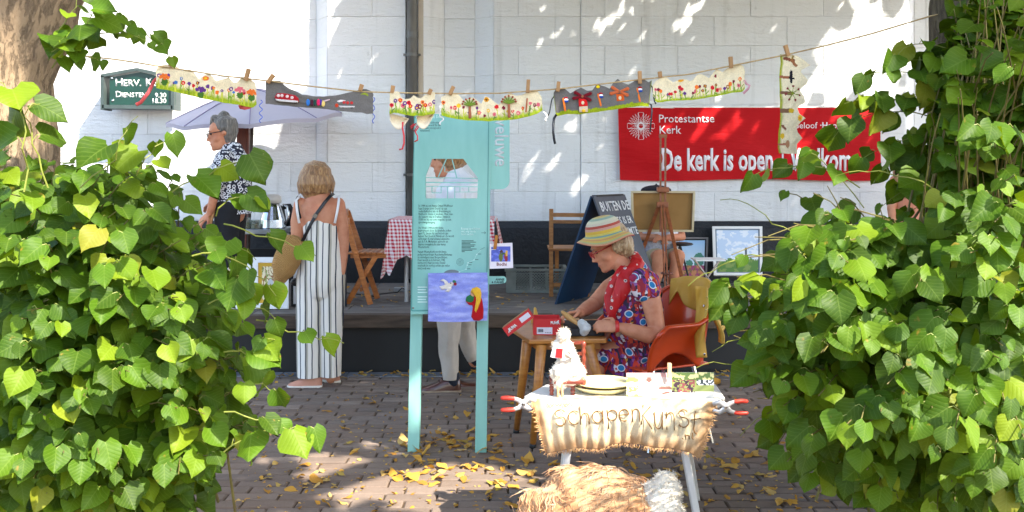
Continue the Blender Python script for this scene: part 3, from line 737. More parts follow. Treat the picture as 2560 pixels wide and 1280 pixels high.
for x, y, xx, yy in ((1552, 449, 1534, 456), (2202, 449, 2212, 456), (1546, 270, 1532, 262), (2200, 270, 2212, 262)):
    mb = MB(); mb.tube([P(x, y, d), P(xx, yy, d + .03)], .005, 6); mb.build('tie', WHITE, t)
def bwarp(c):
    x, y = to_px(c); u = (x - 1547) / 655; v = (450 - y) / 181; return 9.43 + wrinkle(u, v) - .0035
BW_ = M('banner_white', C(236, 226, 228), rough=.6); dt = d - .0115
text('Protestantse', P(1646, 306, dt), 28.5 * k, BW_, t, sx=.96, bold=.004, warp=bwarp); text('Kerk', P(1647, 334, dt), 28.5 * k, BW_, t, sx=.96, bold=.004, warp=bwarp)
text('De kerk is open', P(1651, 425, dt), 77 * k, BW_, t, sx=.56, bold=.028, warp=bwarp); text('Welkom', P(1976, 425, dt), 77 * k, BW_, t, sx=.56, bold=.028, warp=bwarp)
text('Geloof', P(1981, 321, dt), 22 * k, BW_, t, sx=.98, warp=bwarp); text('\u00b7Hoop\u00b7Liefde', P(2048, 321, dt), 22 * k, BW_, t, sx=.94, bold=.018, warp=bwarp)
# the round emblem: a ring of rays with a cross and a dove
mb = MB(); cx, cy, R = 1602, 315, 33
for i in range(28):
    a = 2 * math.pi * i / 28; b_ = a + 2.25
    if abs(math.sin(2 * a)) < .35: continue
    mb.bar(P(cx + R * math.cos(a), cy + R * math.sin(a), dt), P(cx + R * .28 * math.cos(b_), cy + R * .28 * math.sin(b_), dt), .002, .0035, (0, -1, 0))
    mb.bar(P(cx + R * math.cos(a), cy + R * math.sin(a), dt), P(cx + R * .28 * math.cos(a - 2.25), cy + R * .28 * math.sin(a - 2.25), dt), .002, .0035, (0, -1, 0))
for sx, sy, l, w in ((0, -1, 34, 6), (0, 1, 34, 6), (-1, 0, 34, 6), (1, 0, 34, 6)):
    for s in (-1, 1): mb.bar(P(cx + sx * 8 + sy * s * w, cy + sy * 8 + sx * s * w, dt), P(cx + sx * l + sy * s * w, cy + sy * l + sx * s * w, dt), .002, .005, (0, -1, 0))
    mb.bar(P(cx + sx * l - sy * w, cy + sy * l - sx * w, dt), P(cx + sx * l + sy * w, cy + sy * l + sx * w, dt), .002, .005, (0, -1, 0))
pts = [(-18, -8), (-6, 0), (0, -3), (6, 0), (18, -8), (8, 6), (0, 12), (-8, 6), (-18, -8)]
for a, b_ in zip(pts[:-1], pts[1:]): mb.bar(P(cx + a[0], cy + a[1], dt), P(cx + b_[0], cy + b_[1], dt), .002, .005, (0, -1, 0))
mb.v = [(a, bwarp(V(a, b, c)) + (b - dt) - .001, c) for a, b, c in mb.v]; mb.build('emblem', BW_, t)

# ------------------------------------------------------------------ parasol at the back
def m_parasol():
    n = N('lilac_parasol_cloth'); n.base(C(178, 173, 187)); n.set(Roughness=.7); tr = n.n('BsdfTranslucent'); tr.inputs[0].default_value = rgba(C(196, 182, 200))
    ms = n.n('MixShader'); ms.inputs[0].default_value = .12; n.l(n.b.outputs[0], ms.inputs[1]); n.l(tr.outputs[0], ms.inputs[2]); n.l(ms.outputs[0], n.out.inputs[0])
    n.bump(n.noise(n.coord('Object'), 9, 3), .3, .02); return n.m
apex = P(632, 222, 8.72); foot = Vector((P(618, 0, 8.87).x, 8.87, STAGE_Z))
t = thing('parasol', 'tilted lilac parasol with scalloped edge in front of the white wall', 'parasol', foot)
axis = (apex - foot).normalized(); tilt = V(-.05, -.13, 1).normalized(); e1 = V(1, 0, 0).normalized(); e1 = (e1 - tilt * e1.dot(tilt)).normalized(); e2 = tilt.cross(e1)
R, drop, nr = .78, .27, 8
def rim(a, q, sc=0): 
    s = abs(math.sin(nr * (a - .2) / 2)); r = R * q * (1 - .03 * s * q); return apex + (e1 * math.cos(a) + e2 * math.sin(a)) * r - tilt * (drop * q ** 1.35 - .02 * s * q * q + .045 * s * math.sin(math.pi * q))
mb = MB(); mb.grid(lambda u, v: rim(2 * math.pi * u, v), 64, 10); mb.build('canopy', m_parasol(), t, smooth=True)
mb = MB(); mb.grid(lambda u, v: rim(2 * math.pi * u, 1) - tilt * (.035 * v), 64, 2); mb.build('valance', m_parasol(), t, smooth=True)
for i in range(nr):
    a = .2 + 2 * math.pi * i / nr; mb = MB(); mb.tube([rim(a, q) - tilt * .008 for q in (.02, .35, .7, 1.0)] , .005, 5); mb.build('rib', ALU, t)
for i in range(nr):
    a = .2 + 2 * math.pi * i / nr; mb = MB(); mb.tube([rim(a, q) + tilt * .004 for q in (.05, .3, .55, .8, 1.0)], .0045, 5); mb.build('seam', M('lilac_seam', C(140, 132, 160), rough=.8), t)
mb = MB(); mb.tube([foot, apex - tilt * .02], .016, 10); mb.build('pole', M('dark_pole', C(52, 36, 30), rough=.5), t)
mb = MB(); mb.lathe([(0, .05), (.22, .04), (.23, 0)], foot, 20); mb.build('foot', CONC, t)
mb = MB(); w0 = P(606, 0, 9.2); mb.box((w0.x, 9.2, 1.35), (.1, .05, 1.78), None, .008); mb.box((w0.x + .058, 9.2, 1.35), (.016, .052, 1.78))
tag(mb.build('wooden_screen', [M('red_brown_wood', C(112, 52, 34), C(78, 34, 24), 5, .5, .2, 40, stretch=(8, 8, 1))], None, (w0.x, 9.2, STAGE_Z)), 'red brown upright wooden board behind the grey haired woman', 'board')

# ------------------------------------------------------------------ low table with coffee things, paintings beside it
t = thing('folding_table', 'low aluminium camping table holding the coffee things', 'table', (P(640, 0, 8.5).x, 8.5, STAGE_Z))
zt = P(0, 572, 8.45).z; xa, xb = P(520, 0, 8.45).x, P(712, 0, 8.45).x
mb = MB(); mb.box(((xa + xb) / 2, 8.6, zt - .022), (xb - xa, .45, .044), None, .006); mb.build('table_top', ALU, t)
for sx in (xa + .05, xb - .05):
    for sy in (8.42, 8.78):
        mb = MB(); mb.tube([(sx, sy, zt - .04), (sx + (.05 if sx > xa + .1 else -.03), sy, STAGE_Z)], .012, 8); mb.build('leg', ALU, t)
mb = MB(); mb.box(((xa + xb) / 2, 8.75, (zt + STAGE_Z) / 2 - .1), (xb - xa - .1, .02, zt - STAGE_Z - .2)); mb.build('dark_back_sheet', M('sheet_black', C(20, 20, 22), C(32, 32, 34), 6, .9), t)  # black upright sheet below the table top, towards the back
def D8(x, y, d=8.5): return P(x, y, d)
c = D8(682, 574, 8.5); t = thing('thermos_jug', 'shiny steel thermos jug with clear lid on the camping table', 'jug', c); k = px(8.5)
mb = MB(); mb.lathe([(0, 0), (31 * k, 0), (32 * k, 6 * k), (30 * k, 25 * k), (20 * k, 58 * k), (16 * k, 66 * k), (16 * k, 70 * k), (0, 70 * k)], c, 24); mb.build('body', STEEL, t, smooth=math.radians(40))
mb = MB(); mb.lathe([(19 * k, 66 * k), (22 * k, 70 * k), (21 * k, 82 * k), (14 * k, 88 * k), (0, 89 * k)], c, 20); mb.build('lid', M('frosted_plastic', C(198, 190, 180), rough=.3), t, smooth=True)
mb = MB(); mb.tube([c + V(26 * k, 0, 62 * k), c + V(36 * k, 0, 58 * k), c + V(40 * k, 0, 30 * k), c + V(30 * k, 0, 12 * k)], 3 * k, 8); mb.build('handle', STEEL, t, smooth=True)
c = D8(702, 572, 8.68); t = thing('kettle', 'black electric kettle behind the steel jug', 'kettle', c)
mb = MB(); mb.lathe([(0, 0), (22 * k, 0), (21 * k, 30 * k), (17 * k, 54 * k), (10 * k, 60 * k), (0, 61 * k)], c + V(-.03, 0, 0), 20); mb.build('body', BLACK, t, smooth=True)
mb = MB(); mb.tube([c + V(6 * k, 0, 56 * k), c + V(22 * k, 0, 58 * k), c + V(30 * k, 0, 44 * k), c + V(28 * k, 0, 24 * k), c + V(14 * k, 0, 10 * k)], [(7 * k, 4 * k)] * 5, 8); mb.build('handle', BLACK, t, smooth=True)
GLASS = N('clear_glass'); GLASS.base(C(225, 235, 228)); GLASS.set(Roughness=.05, IOR=1.45); GLASS.b.inputs['Transmission Weight'].default_value = .9; GLASS = GLASS.m
for x, w, h, lab in ((640, 13, 24, 'tall clear glass jar beside the thermos jug'), (618, 9, 30, 'narrow clear glass jar half hidden by lime leaves')):
    c = D8(x, 574, 8.45); tj = thing('glass_jar', lab, 'jar', c); mb = MB(); mb.lathe([(0, .002), (w * k, .002), (w * k, h * k), (w * k * .94, h * k), (w * k * .94, .008), (0, .008)], c, 18); mb.build('glass', GLASS, tj, smooth=math.radians(40))
    mb = MB(); mb.lathe([(0, .01), (w * k * .9, .01), (w * k * .9, h * k * .6), (0, h * k * .62)], c, 14); mb.build('contents', M('green_tea', C(96, 112, 62), C(150, 130, 80), 30, .7), tj)
# pictures in frames
def pic_color(kind):
    def f(u, v):
        if kind == 'vine':
            n1 = noise.noise(Vector((u * 5, v * 5, 1))); n2 = noise.noise(Vector((u * 9, v * 9, 5)))
            c = C(236, 222, 180)
            if abs(n1) < .12: c = C(150, 98, 48)
            if n2 > .25: c = C(140, 150, 70)
            if math.hypot(u - .5, v - .45) < .17: c = C(190, 192, 190)
            return c
        if kind == 'flower':
            n1 = noise.noise(Vector((u * 4, v * 4, 9))); return C(226, 230, 236) if n1 < .1 else (C(206, 180, 120) if n1 < .3 else C(120, 130, 70))
        if kind == 'heath':
            n1 = noise.fractal(Vector((u * 6, v * 9, 2)), 1, 2, 4)
            if v > .36: 
                tree = math.hypot((u - .78) / .22, (v - .52) / .22 + .3 * noise.noise(Vector((u * 18, v * 18, 0)))) < 1 - max(0, (v - .5)) * 1.3 or math.hypot((u - .4) / .13, (v - .42) / .1) < 1 + n1 * .4
                return C(70, 130, 112) if tree else tuple(a + (b - a) * (v - .36) / .64 for a, b in zip(C(206, 222, 234), C(150, 190, 228)))
            return C(160, 70, 110) if n1 > .05 else (C(120, 110, 50) if n1 > -.15 else C(196, 130, 90))
        if kind == 'church':
            n1 = noise.fractal(Vector((u * 5, v * 7, 4)), 1, 2, 4)
            if v < .3 + .1 * n1: return C(90, 130, 60) if n1 > 0 else C(130, 150, 80)
            if abs(u - .7) < .02 * (1.2 - v) and v < .75: return C(80, 90, 100)
            return C(196, 214, 236) if n1 > -.1 else C(230, 236, 244)
        return C(235, 233, 228)
    return f
PRINT = VCOL('printed_paper', .6, 0, 200, 0, .05)
def framed(label, bl, br, tr_, tl, frame_mat, fw, mount, mw, kind, nu=40, nv=40, n=None, th=.02):
    bl, br, tr_, tl = [Vector(q) for q in (bl, br, tr_, tl)]; nn = (br - bl).cross(tl - bl).normalized()
    t = thing('framed_painting', label, 'painting', (bl + br) / 2)
    Q = lambda u, v: (bl.lerp(br, u)).lerp(tl.lerp(tr_, u), v); w = (br - bl).length; h = (tl - bl).length; a, b = fw / w, fw / h
    mb = MB()
    for u0, v0, u1, v1 in ((0, 0, 1, b), (0, 1 - b, 1, 1), (0, b, a, 1 - b), (1 - a, b, 1, 1 - b)): mb.prism([Q(u0, v0) + nn * th, Q(u1, v0) + nn * th, Q(u1, v1) + nn * th, Q(u0, v1) + nn * th], nn, th)
    mb.build('frame', frame_mat, t)
    if mount:
        mb = MB(); mb.prism([Q(a, b) + nn * .008, Q(1 - a, b) + nn * .008, Q(1 - a, 1 - b) + nn * .008, Q(a, 1 - b) + nn * .008], nn, .006); mb.build('mount', mount, t)
    a2, b2 = a + mw / w, b + mw / h; f = pic_color(kind); mb = MB()
    for i in range(nu):
        for j in range(nv):
            u0, u1 = a2 + (1 - 2 * a2) * i / nu, a2 + (1 - 2 * a2) * (i + 1) / nu; v0, v1 = b2 + (1 - 2 * b2) * j / nv, b2 + (1 - 2 * b2) * (j + 1) / nv
            mb.col = f((i + .5) / nu, (j + .5) / nv); mb.add([Q(u0, v0) + nn * .0105, Q(u1, v0) + nn * .0105, Q(u1, v1) + nn * .0105, Q(u0, v1) + nn * .0105], [(0, 1, 2, 3)])
    mb.build('picture', PRINT, t); return t
YEL = M('ochre_mount', C(206, 162, 44), rough=.7); WMOUNT = M('white_mount', C(226, 228, 232), rough=.7)
z = STAGE_Z + .004
framed('white framed vine picture with ochre border leaning under the camping table', (P(632, 0, 7.6).x, 7.6, z), (P(722, 0, 7.6).x, 7.6, z), P(722, 644, 7.72), P(632, 644, 7.72), WHITE, .045, YEL, .03, 'vine')
framed('white framed flower picture with ochre border nearest the lime leaves', (P(545, 0, 7.6).x, 7.6, z), (P(628, 0, 7.6).x, 7.6, z), P(628, 644, 7.72), P(545, 644, 7.72), WHITE, .045, YEL, .03, 'flower')
framed('tall black framed white print standing behind the blonde woman', (P(729, 0, 7.75).x, 7.75, z), (P(867, 0, 7.75).x, 7.75, z), P(867, 606, 7.95), P(729, 606, 7.95), BLACK, .016, WMOUNT, .09, 'plain', 1, 1)
framed('grey framed heath landscape with green tree leaning on the dark plinth', P(1690, 706, 9.1), P(1766, 706, 9.1), P(1770, 595, 9.3), P(1690, 595, 9.3), M('grey_frame', C(120, 116, 116), rough=.5), .016, BLACK, .012, 'heath')
framed('white framed pale landscape leaning on the plinth beside the lime leaves', P(1784, 690, 9.05), P(1905, 690, 9.05), P(1905, 568, 9.3), P(1780, 568, 9.3), WHITE, .025, M('blue_grey_slip', C(110, 124, 140), rough=.6), .012, 'church')

# ------------------------------------------------------------------ stage furniture
CHW = M('teak_wood', C(184, 112, 50), C(146, 82, 34), 4, .42, .12, 60, stretch=(3, 3, 12), coat=.1, objrand=.2)
t = thing('folding_chair', 'slatted wooden folding chair standing open beside the checked tablecloth', 'chair', (P(910, 0, 8.05).x, 8.05, STAGE_Z))
for sy, dy in ((7.9, 0), (8.27, 7)):
    mb = MB(); mb.bar(P(858 + dy * 1.5, 527, sy), P(926 + dy * 2, 0, sy) * V(1, 1, 0) + V(0, 0, STAGE_Z) if False else (P(926 + dy * 2.6, 0, sy).x, sy, STAGE_Z), .022, .045, (0, 1, 0) if False else (1, 0, 0), .003); mb.build('back_post', CHW, t)
    mb = MB(); mb.bar(P(940, 640 - dy, sy + .03), (P(866 + dy, 0, sy).x, sy + .03, STAGE_Z), .022, .04, (1, 0, 0), .003); mb.build('leg', CHW, t)
for yy, xx in ((533, 861), (556, 865)):
    mb = MB(); mb.bar(P(xx, yy, 7.9), P(xx + 8, yy - 3, 8.27), .02, .06, (0, 0, 1), .003); mb.build('back_slat', CHW, t)
zs = P(0, 633, 7.9).z
for i in range(6):
    x = P(884 + i * 14.5, 0, 8.05).x; mb = MB(); mb.box((x, 8.08, zs), (.042, .4, .016), None, .003); mb.build('seat_slat', CHW, t)
for sy in (7.93, 8.24): mb = MB(); mb.bar((P(880, 0, 8).x, sy, zs - .025), (P(968, 0, 8).x, sy, zs - .025), .02, .035, (0, 0, 1), .003); mb.build('seat_rail', CHW, t)
mb = MB(); mb.bar((P(905, 0, 8).x, 7.93, STAGE_Z + .12), (P(909, 0, 8).x, 8.25, STAGE_Z + .12), .02, .035); mb.build('stretcher', CHW, t)

t = thing('wooden_chair', 'pale wooden ladder back chair between crate and chalkboard', 'chair', (P(1420, 0, 8.45).x, 8.45, STAGE_Z))
CH2 = M('honey_wood', C(190, 128, 66), C(156, 98, 46), 4, .45, .12, 60, stretch=(3, 3, 12), objrand=.15)
d = 8.4
for x, top, dd in ((1378, 522, 8.4), (1468, 526, 8.4)): mb = MB(); mb.bar((P(x, 0, dd).x, dd, STAGE_Z), P(x, top, dd), .03, .036, (1, 0, 0), .004); mb.build('back_post', CH2, t)
for x, dd in ((1392, 8.75), (1464, 8.75)): mb = MB(); mb.bar((P(x, 0, dd).x, dd, STAGE_Z), P(x, 622, dd), .03, .036, (1, 0, 0), .004); mb.build('leg', CH2, t)
for y_, hh in ((537, .035), (554, .03)): mb = MB(); mb.bar(P(1380, y_, d), P(1468, y_ + 1, d), .018, hh, (0, 0, 1), .003); mb.build('back_rail', CH2, t)
mb = MB(); zs = P(0, 624, 8.38).z; mb.box((P(1422, 0, 8.55).x, 8.57, zs), (.37, .42, .022), None, .005); mb.build('seat', CH2, t)
for y_, dd in ((712, 8.4), (716, 8.75)): mb = MB(); mb.bar(P(1380, y_, dd), P(1466, y_, dd), .018, .035, (0, 0, 1), .003); mb.build('stretcher', CH2, t)

# table with the checked cloth, cable beside it
def m_gingham():
    n = N('red_gingham'); s = n.n('SeparateXYZ'); uvn = n.n('UVMap'); uvn.uv_map = 'UVMap'; n.l(uvn.outputs[0], s.inputs[0])
    st = lambda o: n.math('GREATER_THAN', n.math('FRACT', n.math('MULTIPLY', o, 34)), .5)
    k = n.math('MULTIPLY', n.math('ADD', st(s.outputs[0]), st(s.outputs[1])), .5); n.base(n.mix(k, C(238, 228, 226), C(190, 22, 48))); n.set(Roughness=.85); return n.m
GING = m_gingham()
t = thing('side_table', 'small table under a red checked cloth behind the turquoise sign', 'table', (P(1105, 0, 8.2).x, 8.2, STAGE_Z))
zt = P(0, 549, 8.0).z; xa, xb = P(975, 0, 8.0).x, P(1236, 0, 8.0).x
mb = MB(); mb.box(((xa + xb) / 2, 8.3, zt - .02), (xb - xa - .02, .6, .03)); mb.build('table_top', WOODL, t)
for sx in (P(1016, 0, 8.05).x, P(1215, 0, 8.05).x):
    for sy in (8.06, 8.54): mb = MB(); mb.tube([(sx, sy, STAGE_Z), (sx, sy, zt - .03)], .018, 10); mb.build('leg', ALU, t)
cl = MB(); uvs = []
def clothpos(u, v):   # v: 0 at the hem, up over the edge, across the top
    x = xa + (xb - xa) * u
    if v < .5:
        q = v / .5; hang = .32 + .12 * (abs(u - .06) < .1) * (1 - abs(u - .06) / .1) + .03 * math.sin(u * 30); w = .02 * (1 - q) * math.sin(u * 55)
        return V(x - .05 * (1 - q) * (u < .15), 7.97 + w - .04 * (1 - q), zt - hang * (1 - q))
    q = (v - .5) / .5; return V(x, 7.98 + .64 * q, zt + .002)
cl.grid(clothpos, 60, 16)
def sidepos(s):
    def f(u, v):
        x = xa if s < 0 else xb; hang = .3 + .16 * (1 - u) * (s < 0) + .05 * math.sin(u * 20); return V(x + s * (.012 + .05 * (1 - v) + .02 * math.sin(u * 28) * (1 - v)), 7.97 + .66 * u, zt - hang * (1 - v))
    return f
cl.grid(sidepos(-1), 30, 10, True); cl.grid(sidepos(1), 30, 10)
me = cl.mesh('tablecloth', GING, True); ul = me.uv_layers.new(name='UVMap')
co = np.zeros(len(me.vertices) * 3); me.vertices.foreach_get('co', co); co = co.reshape(-1, 3); li = np.zeros(len(me.loops), int); me.loops.foreach_get('vertex_index', li)
uv = np.stack([co[:, 0] + co[:, 1] * .9, co[:, 2] * 1.0 + np.where(co[:, 2] > zt, co[:, 1], 7.98)], 1); ul.data.foreach_set('uv', uv[li].astype(np.float32).reshape(-1))
tag(place('tablecloth', me, None, ((xa + xb) / 2, 8.2, zt)), 'red and white checked tablecloth hanging in a point beside the sign', 'tablecloth')
c0 = P(1003, 732, 8.75); mb = MB(); mb.box((c0.x, 8.75, STAGE_Z + .02), (.13, .05, .04), None, .01); t = tag(mb.build('power_adapter', M('grey_plastic', C(150, 152, 155), rough=.5), None, (c0.x, 8.75, STAGE_Z)), 'grey power block lying on the stage under the checked cloth', 'power block')
mb = MB(); pts = []
for i in range(60):
    q = i / 59; pts.append(V(c0.x - .7 + .9 * q + .08 * math.sin(q * 17), 8.55 + .2 * math.sin(q * 9), STAGE_Z + .008 + (.12 * math.sin(q * 3.14 * 5) ** 2 if q > .75 else 0)))
mb.tube(pts, .005, 5); tag(mb.build('power_cable', BLACK, None, (c0.x, 8.6, STAGE_Z)), 'thin black cable looped on the stage boards beside the folding chair', 'cable')

# crate
CR = M('grey_crate_plastic', C(134, 140, 132), C(116, 122, 116), 8, .55)
t = thing('plastic_crate', 'grey plastic crate with diamond lattice sides on the stage', 'crate', (P(1340, 0, 8.75).x, 8.75, STAGE_Z))
d = 8.63; k = px(d); x0, x1 = P(1266, 0, d).x, P(1416, 0, d).x; z1 = P(0, 672, d).z; Wd = .38
mb = MB(); mb.box(((x0 + x1) / 2, d + Wd / 2, STAGE_Z + .012), (x1 - x0, Wd, .02)); mb.build('base', CR, t)
mb = MB()
for yy in (d, d + Wd): mb.box(((x0 + x1) / 2, yy, z1 - .012), (x1 - x0 + .03, .03, .024), None, .004); mb.box(((x0 + x1) / 2, yy, z1 - .042), (x1 - x0 + .012, .02, .008))
for xx in (x0, x1): mb.box((xx, d + Wd / 2, z1 - .012), (.03, Wd, .024), None, .004)
mb.build('rim', CR, t)
for nm, yy in (('front', d), ('back', d + Wd)):
    mb = MB(); w = x1 - x0
    for f0, f1 in ((0, .16), (.39, .43), (.66, .70), (.95, 1)): mb.box((x0 + w * (f0 + f1) / 2, yy, (STAGE_Z + z1) / 2), (w * (f1 - f0), .008, z1 - STAGE_Z - .02))
    mb.box(((x0 + x1) / 2, yy, STAGE_Z + .018), (w, .0085, .03))
    mb.build('side_panel', CR, t)
    mb = MB()
    for f0, f1 in ((.16, .39), (.43, .66), (.70, .95)):
        a, b = x0 + w * f0, x0 + w * f1; zb, zt_ = STAGE_Z + .03, z1 - .045; st = .026; n_ = int((b - a + zt_ - zb) / st)
        for i in range(n_ + 1):
            for sgn in (1, -1):
                s0 = a + i * st - (zt_ - zb) if sgn > 0 else a + i * st
                p = [(s0, zb), (s0 + sgn * (zt_ - zb), zt_)]; (xa_, za_), (xb_, zb_) = p
                def clipx(xa_, za_, xb_, zb_):
                    lo, hi = (xa_, za_), (xb_, zb_)
                    if lo[0] > hi[0]: lo, hi = hi, lo
                    if hi[0] <= a or lo[0] >= b: return None
                    m_ = (hi[1] - lo[1]) / (hi[0] - lo[0])
                    if lo[0] < a: lo = (a, lo[1] + m_ * (a - lo[0]))
                    if hi[0] > b: hi = (b, hi[1] + m_ * (b - hi[0]))
                    return lo, hi
                r = clipx(xa_, za_, xb_, zb_)
                if r: mb.bar((r[0][0], yy, r[0][1]), (r[1][0], yy, r[1][1]), .006, .007, (0, 1, 0))
    mb.build('lattice', CR, t)
mb = MB()
for xx in (x0, x1): mb.box((xx, d + Wd / 2, (STAGE_Z + z1) / 2), (.008, Wd, z1 - STAGE_Z - .02))
mb.build('end_panel', CR, t)

# chalkboard A-frame
t = thing('chalkboard_sign', 'slate A-frame chalkboard with white handwritten capitals on the stage', 'chalkboard', (P(1530, 0, 7.95).x, 7.95, STAGE_Z))
SL = M('slate_board', C(62, 66, 76), C(78, 82, 92), 3, .6, .1, 60); SLB = M('blue_board_back', C(14, 54, 86), C(10, 44, 74), 4, .5)
rd = V(.52, .854, 0); nd = V(.854, -.52, 0); top = P(1484, 490, 7.72); LB = .60; hb = top.z - STAGE_Z
A0, A1 = top, top + rd * LB; an = (nd * .36 - V(0, 0, hb)); bn = (-nd * .33 - V(0, 0, hb))
nA = rd.cross(-an).normalized(); nA = nA if nA.dot(nd) > 0 else -nA
mb = MB(); mb.prism([A0 + an, A1 + an, A1, A0], nA, .015); mb.build('writing_panel', SL, t)
nB = V(-nA.x, -nA.y, nA.z); mb = MB(); mb.prism([A1 + bn - nd * .03, A0 + bn - nd * .03, A0 - nd * .03, A1 - nd * .03], nB, .015); mb.build('back_panel', SLB, t)
mb = MB(); mb.bar(A0 - nd * .015 + rd * .05, A1 - nd * .015 - rd * .05, .05, .012); mb.build('hinge', BLACK, t)
CHALK = M('chalk', C(226, 226, 226), C(190, 190, 192), 60, .9); upA = (-an).normalized()
def ct(s, u, dn, size, sx=.95): text(s, A0 + rd * u - upA * dn + nA * .002, size, CHALK, t, 'chalk_lettering', ax=rd, up=upA, sx=sx, bold=.012, res=1)
ct('BUITEN DE', .045, .135, .118, .95); ct('LIJNTJES IS ER', .035, .255, .092, .95); ct('MEER RUIMTE', .035, .355, .092, .98); ct(':)', .27, .45, .09)

# easel with the back of a canvas
EW = M('easel_wood', C(158, 88, 46), C(122, 64, 30), 4, .45, .1, 60, stretch=(3, 3, 10), objrand=.15)
d = 8.35
t = thing('easel', 'tall wooden painter\'s easel on the stage beside the chalkboard', 'easel', (P(1660, 0, d).x, d, STAGE_Z))
for x in (1651, 1663): mb = MB(); mb.bar(P(x, 580, d), P(x + .5, 338, d + .12), .012, .016, (1, 0, 0)); mb.build('mast', EW, t)
mb = MB(); mb.bar(P(1648, 340, d + .12), P(1667, 340, d + .12), .03, .03); mb.build('mast_cap', EW, t)
mb = MB(); mb.box(P(1657, 474, d + .03), (.1, .07, .045), None, .004); mb.build('clamp', EW, t)
mb = MB(); mb.box(P(1656, 512, d - .01), (.1, .03, .05), None, .004); mb.build('hub', EW, t)
for x, dd in ((1606, 8.55), (1714, 8.5)): mb = MB(); mb.bar(P(1656 + (-8 if x < 1656 else 8), 512, d), (P(x - (x < 1656) * 40, 0, dd).x, dd, STAGE_Z), .018, .03, (1, 0, 0), .002); mb.build('leg', EW, t)
mb = MB()
for s in (-3.5, 3.5): mb.bar(P(1656 + s, 512, d - .02), (P(1668 + s, 0, 8.0).x, 8.0, STAGE_Z), .018, .014, (1, 0, 0))
mb.build('front_leg', EW, t)
mb = MB(); mb.lathe([(.048, -.008), (.054, 0), (.048, .008), (.042, 0), (.048, -.008)], P(1667, 683, 8.07), 20); mb.build('wire_hoop', M('copper', C(150, 100, 84), rough=.4, metal=.6), t)
d = 8.43; t = thing('canvas', 'stretched canvas on the easel seen from its ochre back', 'canvas', P(1656, 580, d))
mb = MB(); CV = M('raw_canvas', C(160, 120, 68), C(142, 106, 56), 4, .9, .3, 300); mb.prism([P(1580, 578, d + .02), P(1733, 578, d + .02), P(1737, 482, d + .02), P(1578, 482, d + .02)], (0, -1, 0), .01); mb.build('cloth', CV, t)
ST = M('stretcher_wood', C(206, 190, 156), C(190, 170, 130), 5, .7)
for a, b in (((1578, 480), (1737, 480)), ((1580, 577), (1733, 577)), ((1580, 482), (1582, 575)), ((1735, 482), (1731, 575))): mb = MB(); mb.bar(P(*a, d), P(*b, d), .035, .018, (0, 0, 1) if a[0] != b[0] and abs(a[0] - b[0]) > 20 else (1, 0, 0)); mb.build('stretcher_bar', ST, t)

# painter's stool and little stand
t = thing('folding_stool', 'black tripod folding stool in front of the heath painting', 'stool', (P(1705, 0, 8.8).x, 8.8, STAGE_Z))
mb = MB(); mb.ball(P(1706, 610, 8.8), (.1, .12, .018), 14, 6); mb.build('seat', BLACK, t, smooth=True)
for x, dd in ((1672, 8.65), (1690, 9.0), (1730, 8.8)): mb = MB(); mb.tube([P(1700, 612, 8.8), (P(x, 0, dd).x, dd, STAGE_Z)], .01, 6); mb.build('leg', BLACK, t)
t = thing('folding_stand', 'small folding stand with crossed legs beside the painter', 'stand', (P(1770, 0, 8.5).x, 8.5, STAGE_Z))
for a, b in ((1738, 1800), (1800, 1738)):
    mb = MB(); mb.tube([(P(a, 0, 8.5).x, 8.5, STAGE_Z), P(b, 650, 8.5)], .009, 6); mb.build('leg', STEEL, t)
mb = MB(); mb.box(P(1770, 648, 8.5), (.26, .25, .012)); mb.build('tray', WHITE, t)
mb = MB(); c0 = P(1745, 712, 8.3); mb.ball((c0.x, 8.3, STAGE_Z + .06), (.16, .12, .065), 14, 8); rn = random.Random(2)
o = mb.build('paint_rag', M('white_cotton', C(220, 220, 226), C(60, 70, 110), 22, .9), None, (c0.x, 8.3, STAGE_Z), smooth=True); tag(o, 'crumpled white cloth with blue blots lying by the easel', 'cloth')

# ------------------------------------------------------------------ turquoise information sign
TQ = M('turquoise_paint', C(148, 204, 192), C(122, 182, 170), 5, .42, .12, 14, stretch=(1, 1, .25)); TQD = M('dark_turquoise_line', C(70, 140, 132), rough=.5)
INK = M('dark_print', C(34, 70, 66), rough=.6); WINK = M('pale_print', C(206, 234, 226), rough=.6)
d = 5.25; k = px(d)
sg = thing('information_sign', 'tall turquoise information sign on two steel posts with a cut-out window', 'sign', (P(1120, 0, 5.3).x, 5.3, 0))
def chan(x_top, x_bot, side):
    mb = MB(); z0 = 0; zt = P(0, 300, 5.3).z; a, b = P(x_bot, 0, 5.3).x, P(x_top, 0, 5.3).x; w = .062
    for off, dy, sz in ((0, 5.28, (w, .008)), (-w / 2 + .004, 5.31, (.008, .066)), (w / 2 - .004, 5.31, (.008, .066))):
        h = sz; vs = []
        for z, x in ((z0, a), (zt, b)):
            vs += [(x + off - h[0] / 2, dy - h[1] / 2, z), (x + off + h[0] / 2, dy - h[1] / 2, z), (x + off + h[0] / 2, dy + h[1] / 2, z), (x + off - h[0] / 2, dy + h[1] / 2, z)]
        mb.add(vs, [(0, 1, 5, 4), (1, 2, 6, 5), (2, 3, 7, 6), (3, 0, 4, 7), (4, 5, 6, 7)])
    mb.build('post', TQ, sg)
chan(1052, 1034, -1); chan(1214, 1202, 1)
def q(pts, dd=d): return [P(x, y, dd) for x, y in pts]
hole = [(1080, 397), (1158, 397), (1195, 445), (1193, 496), (1064, 496), (1064, 440)]
mb = MB(); n0 = (0, -1, 0)
mb.prism(q([(1033, 397), (1227, 397), (1229, 285), (1037, 285)]), n0, .03)
mb.prism(q([(1028, 779), (1221, 776), (1225, 496), (1031, 496)]), n0, .03)
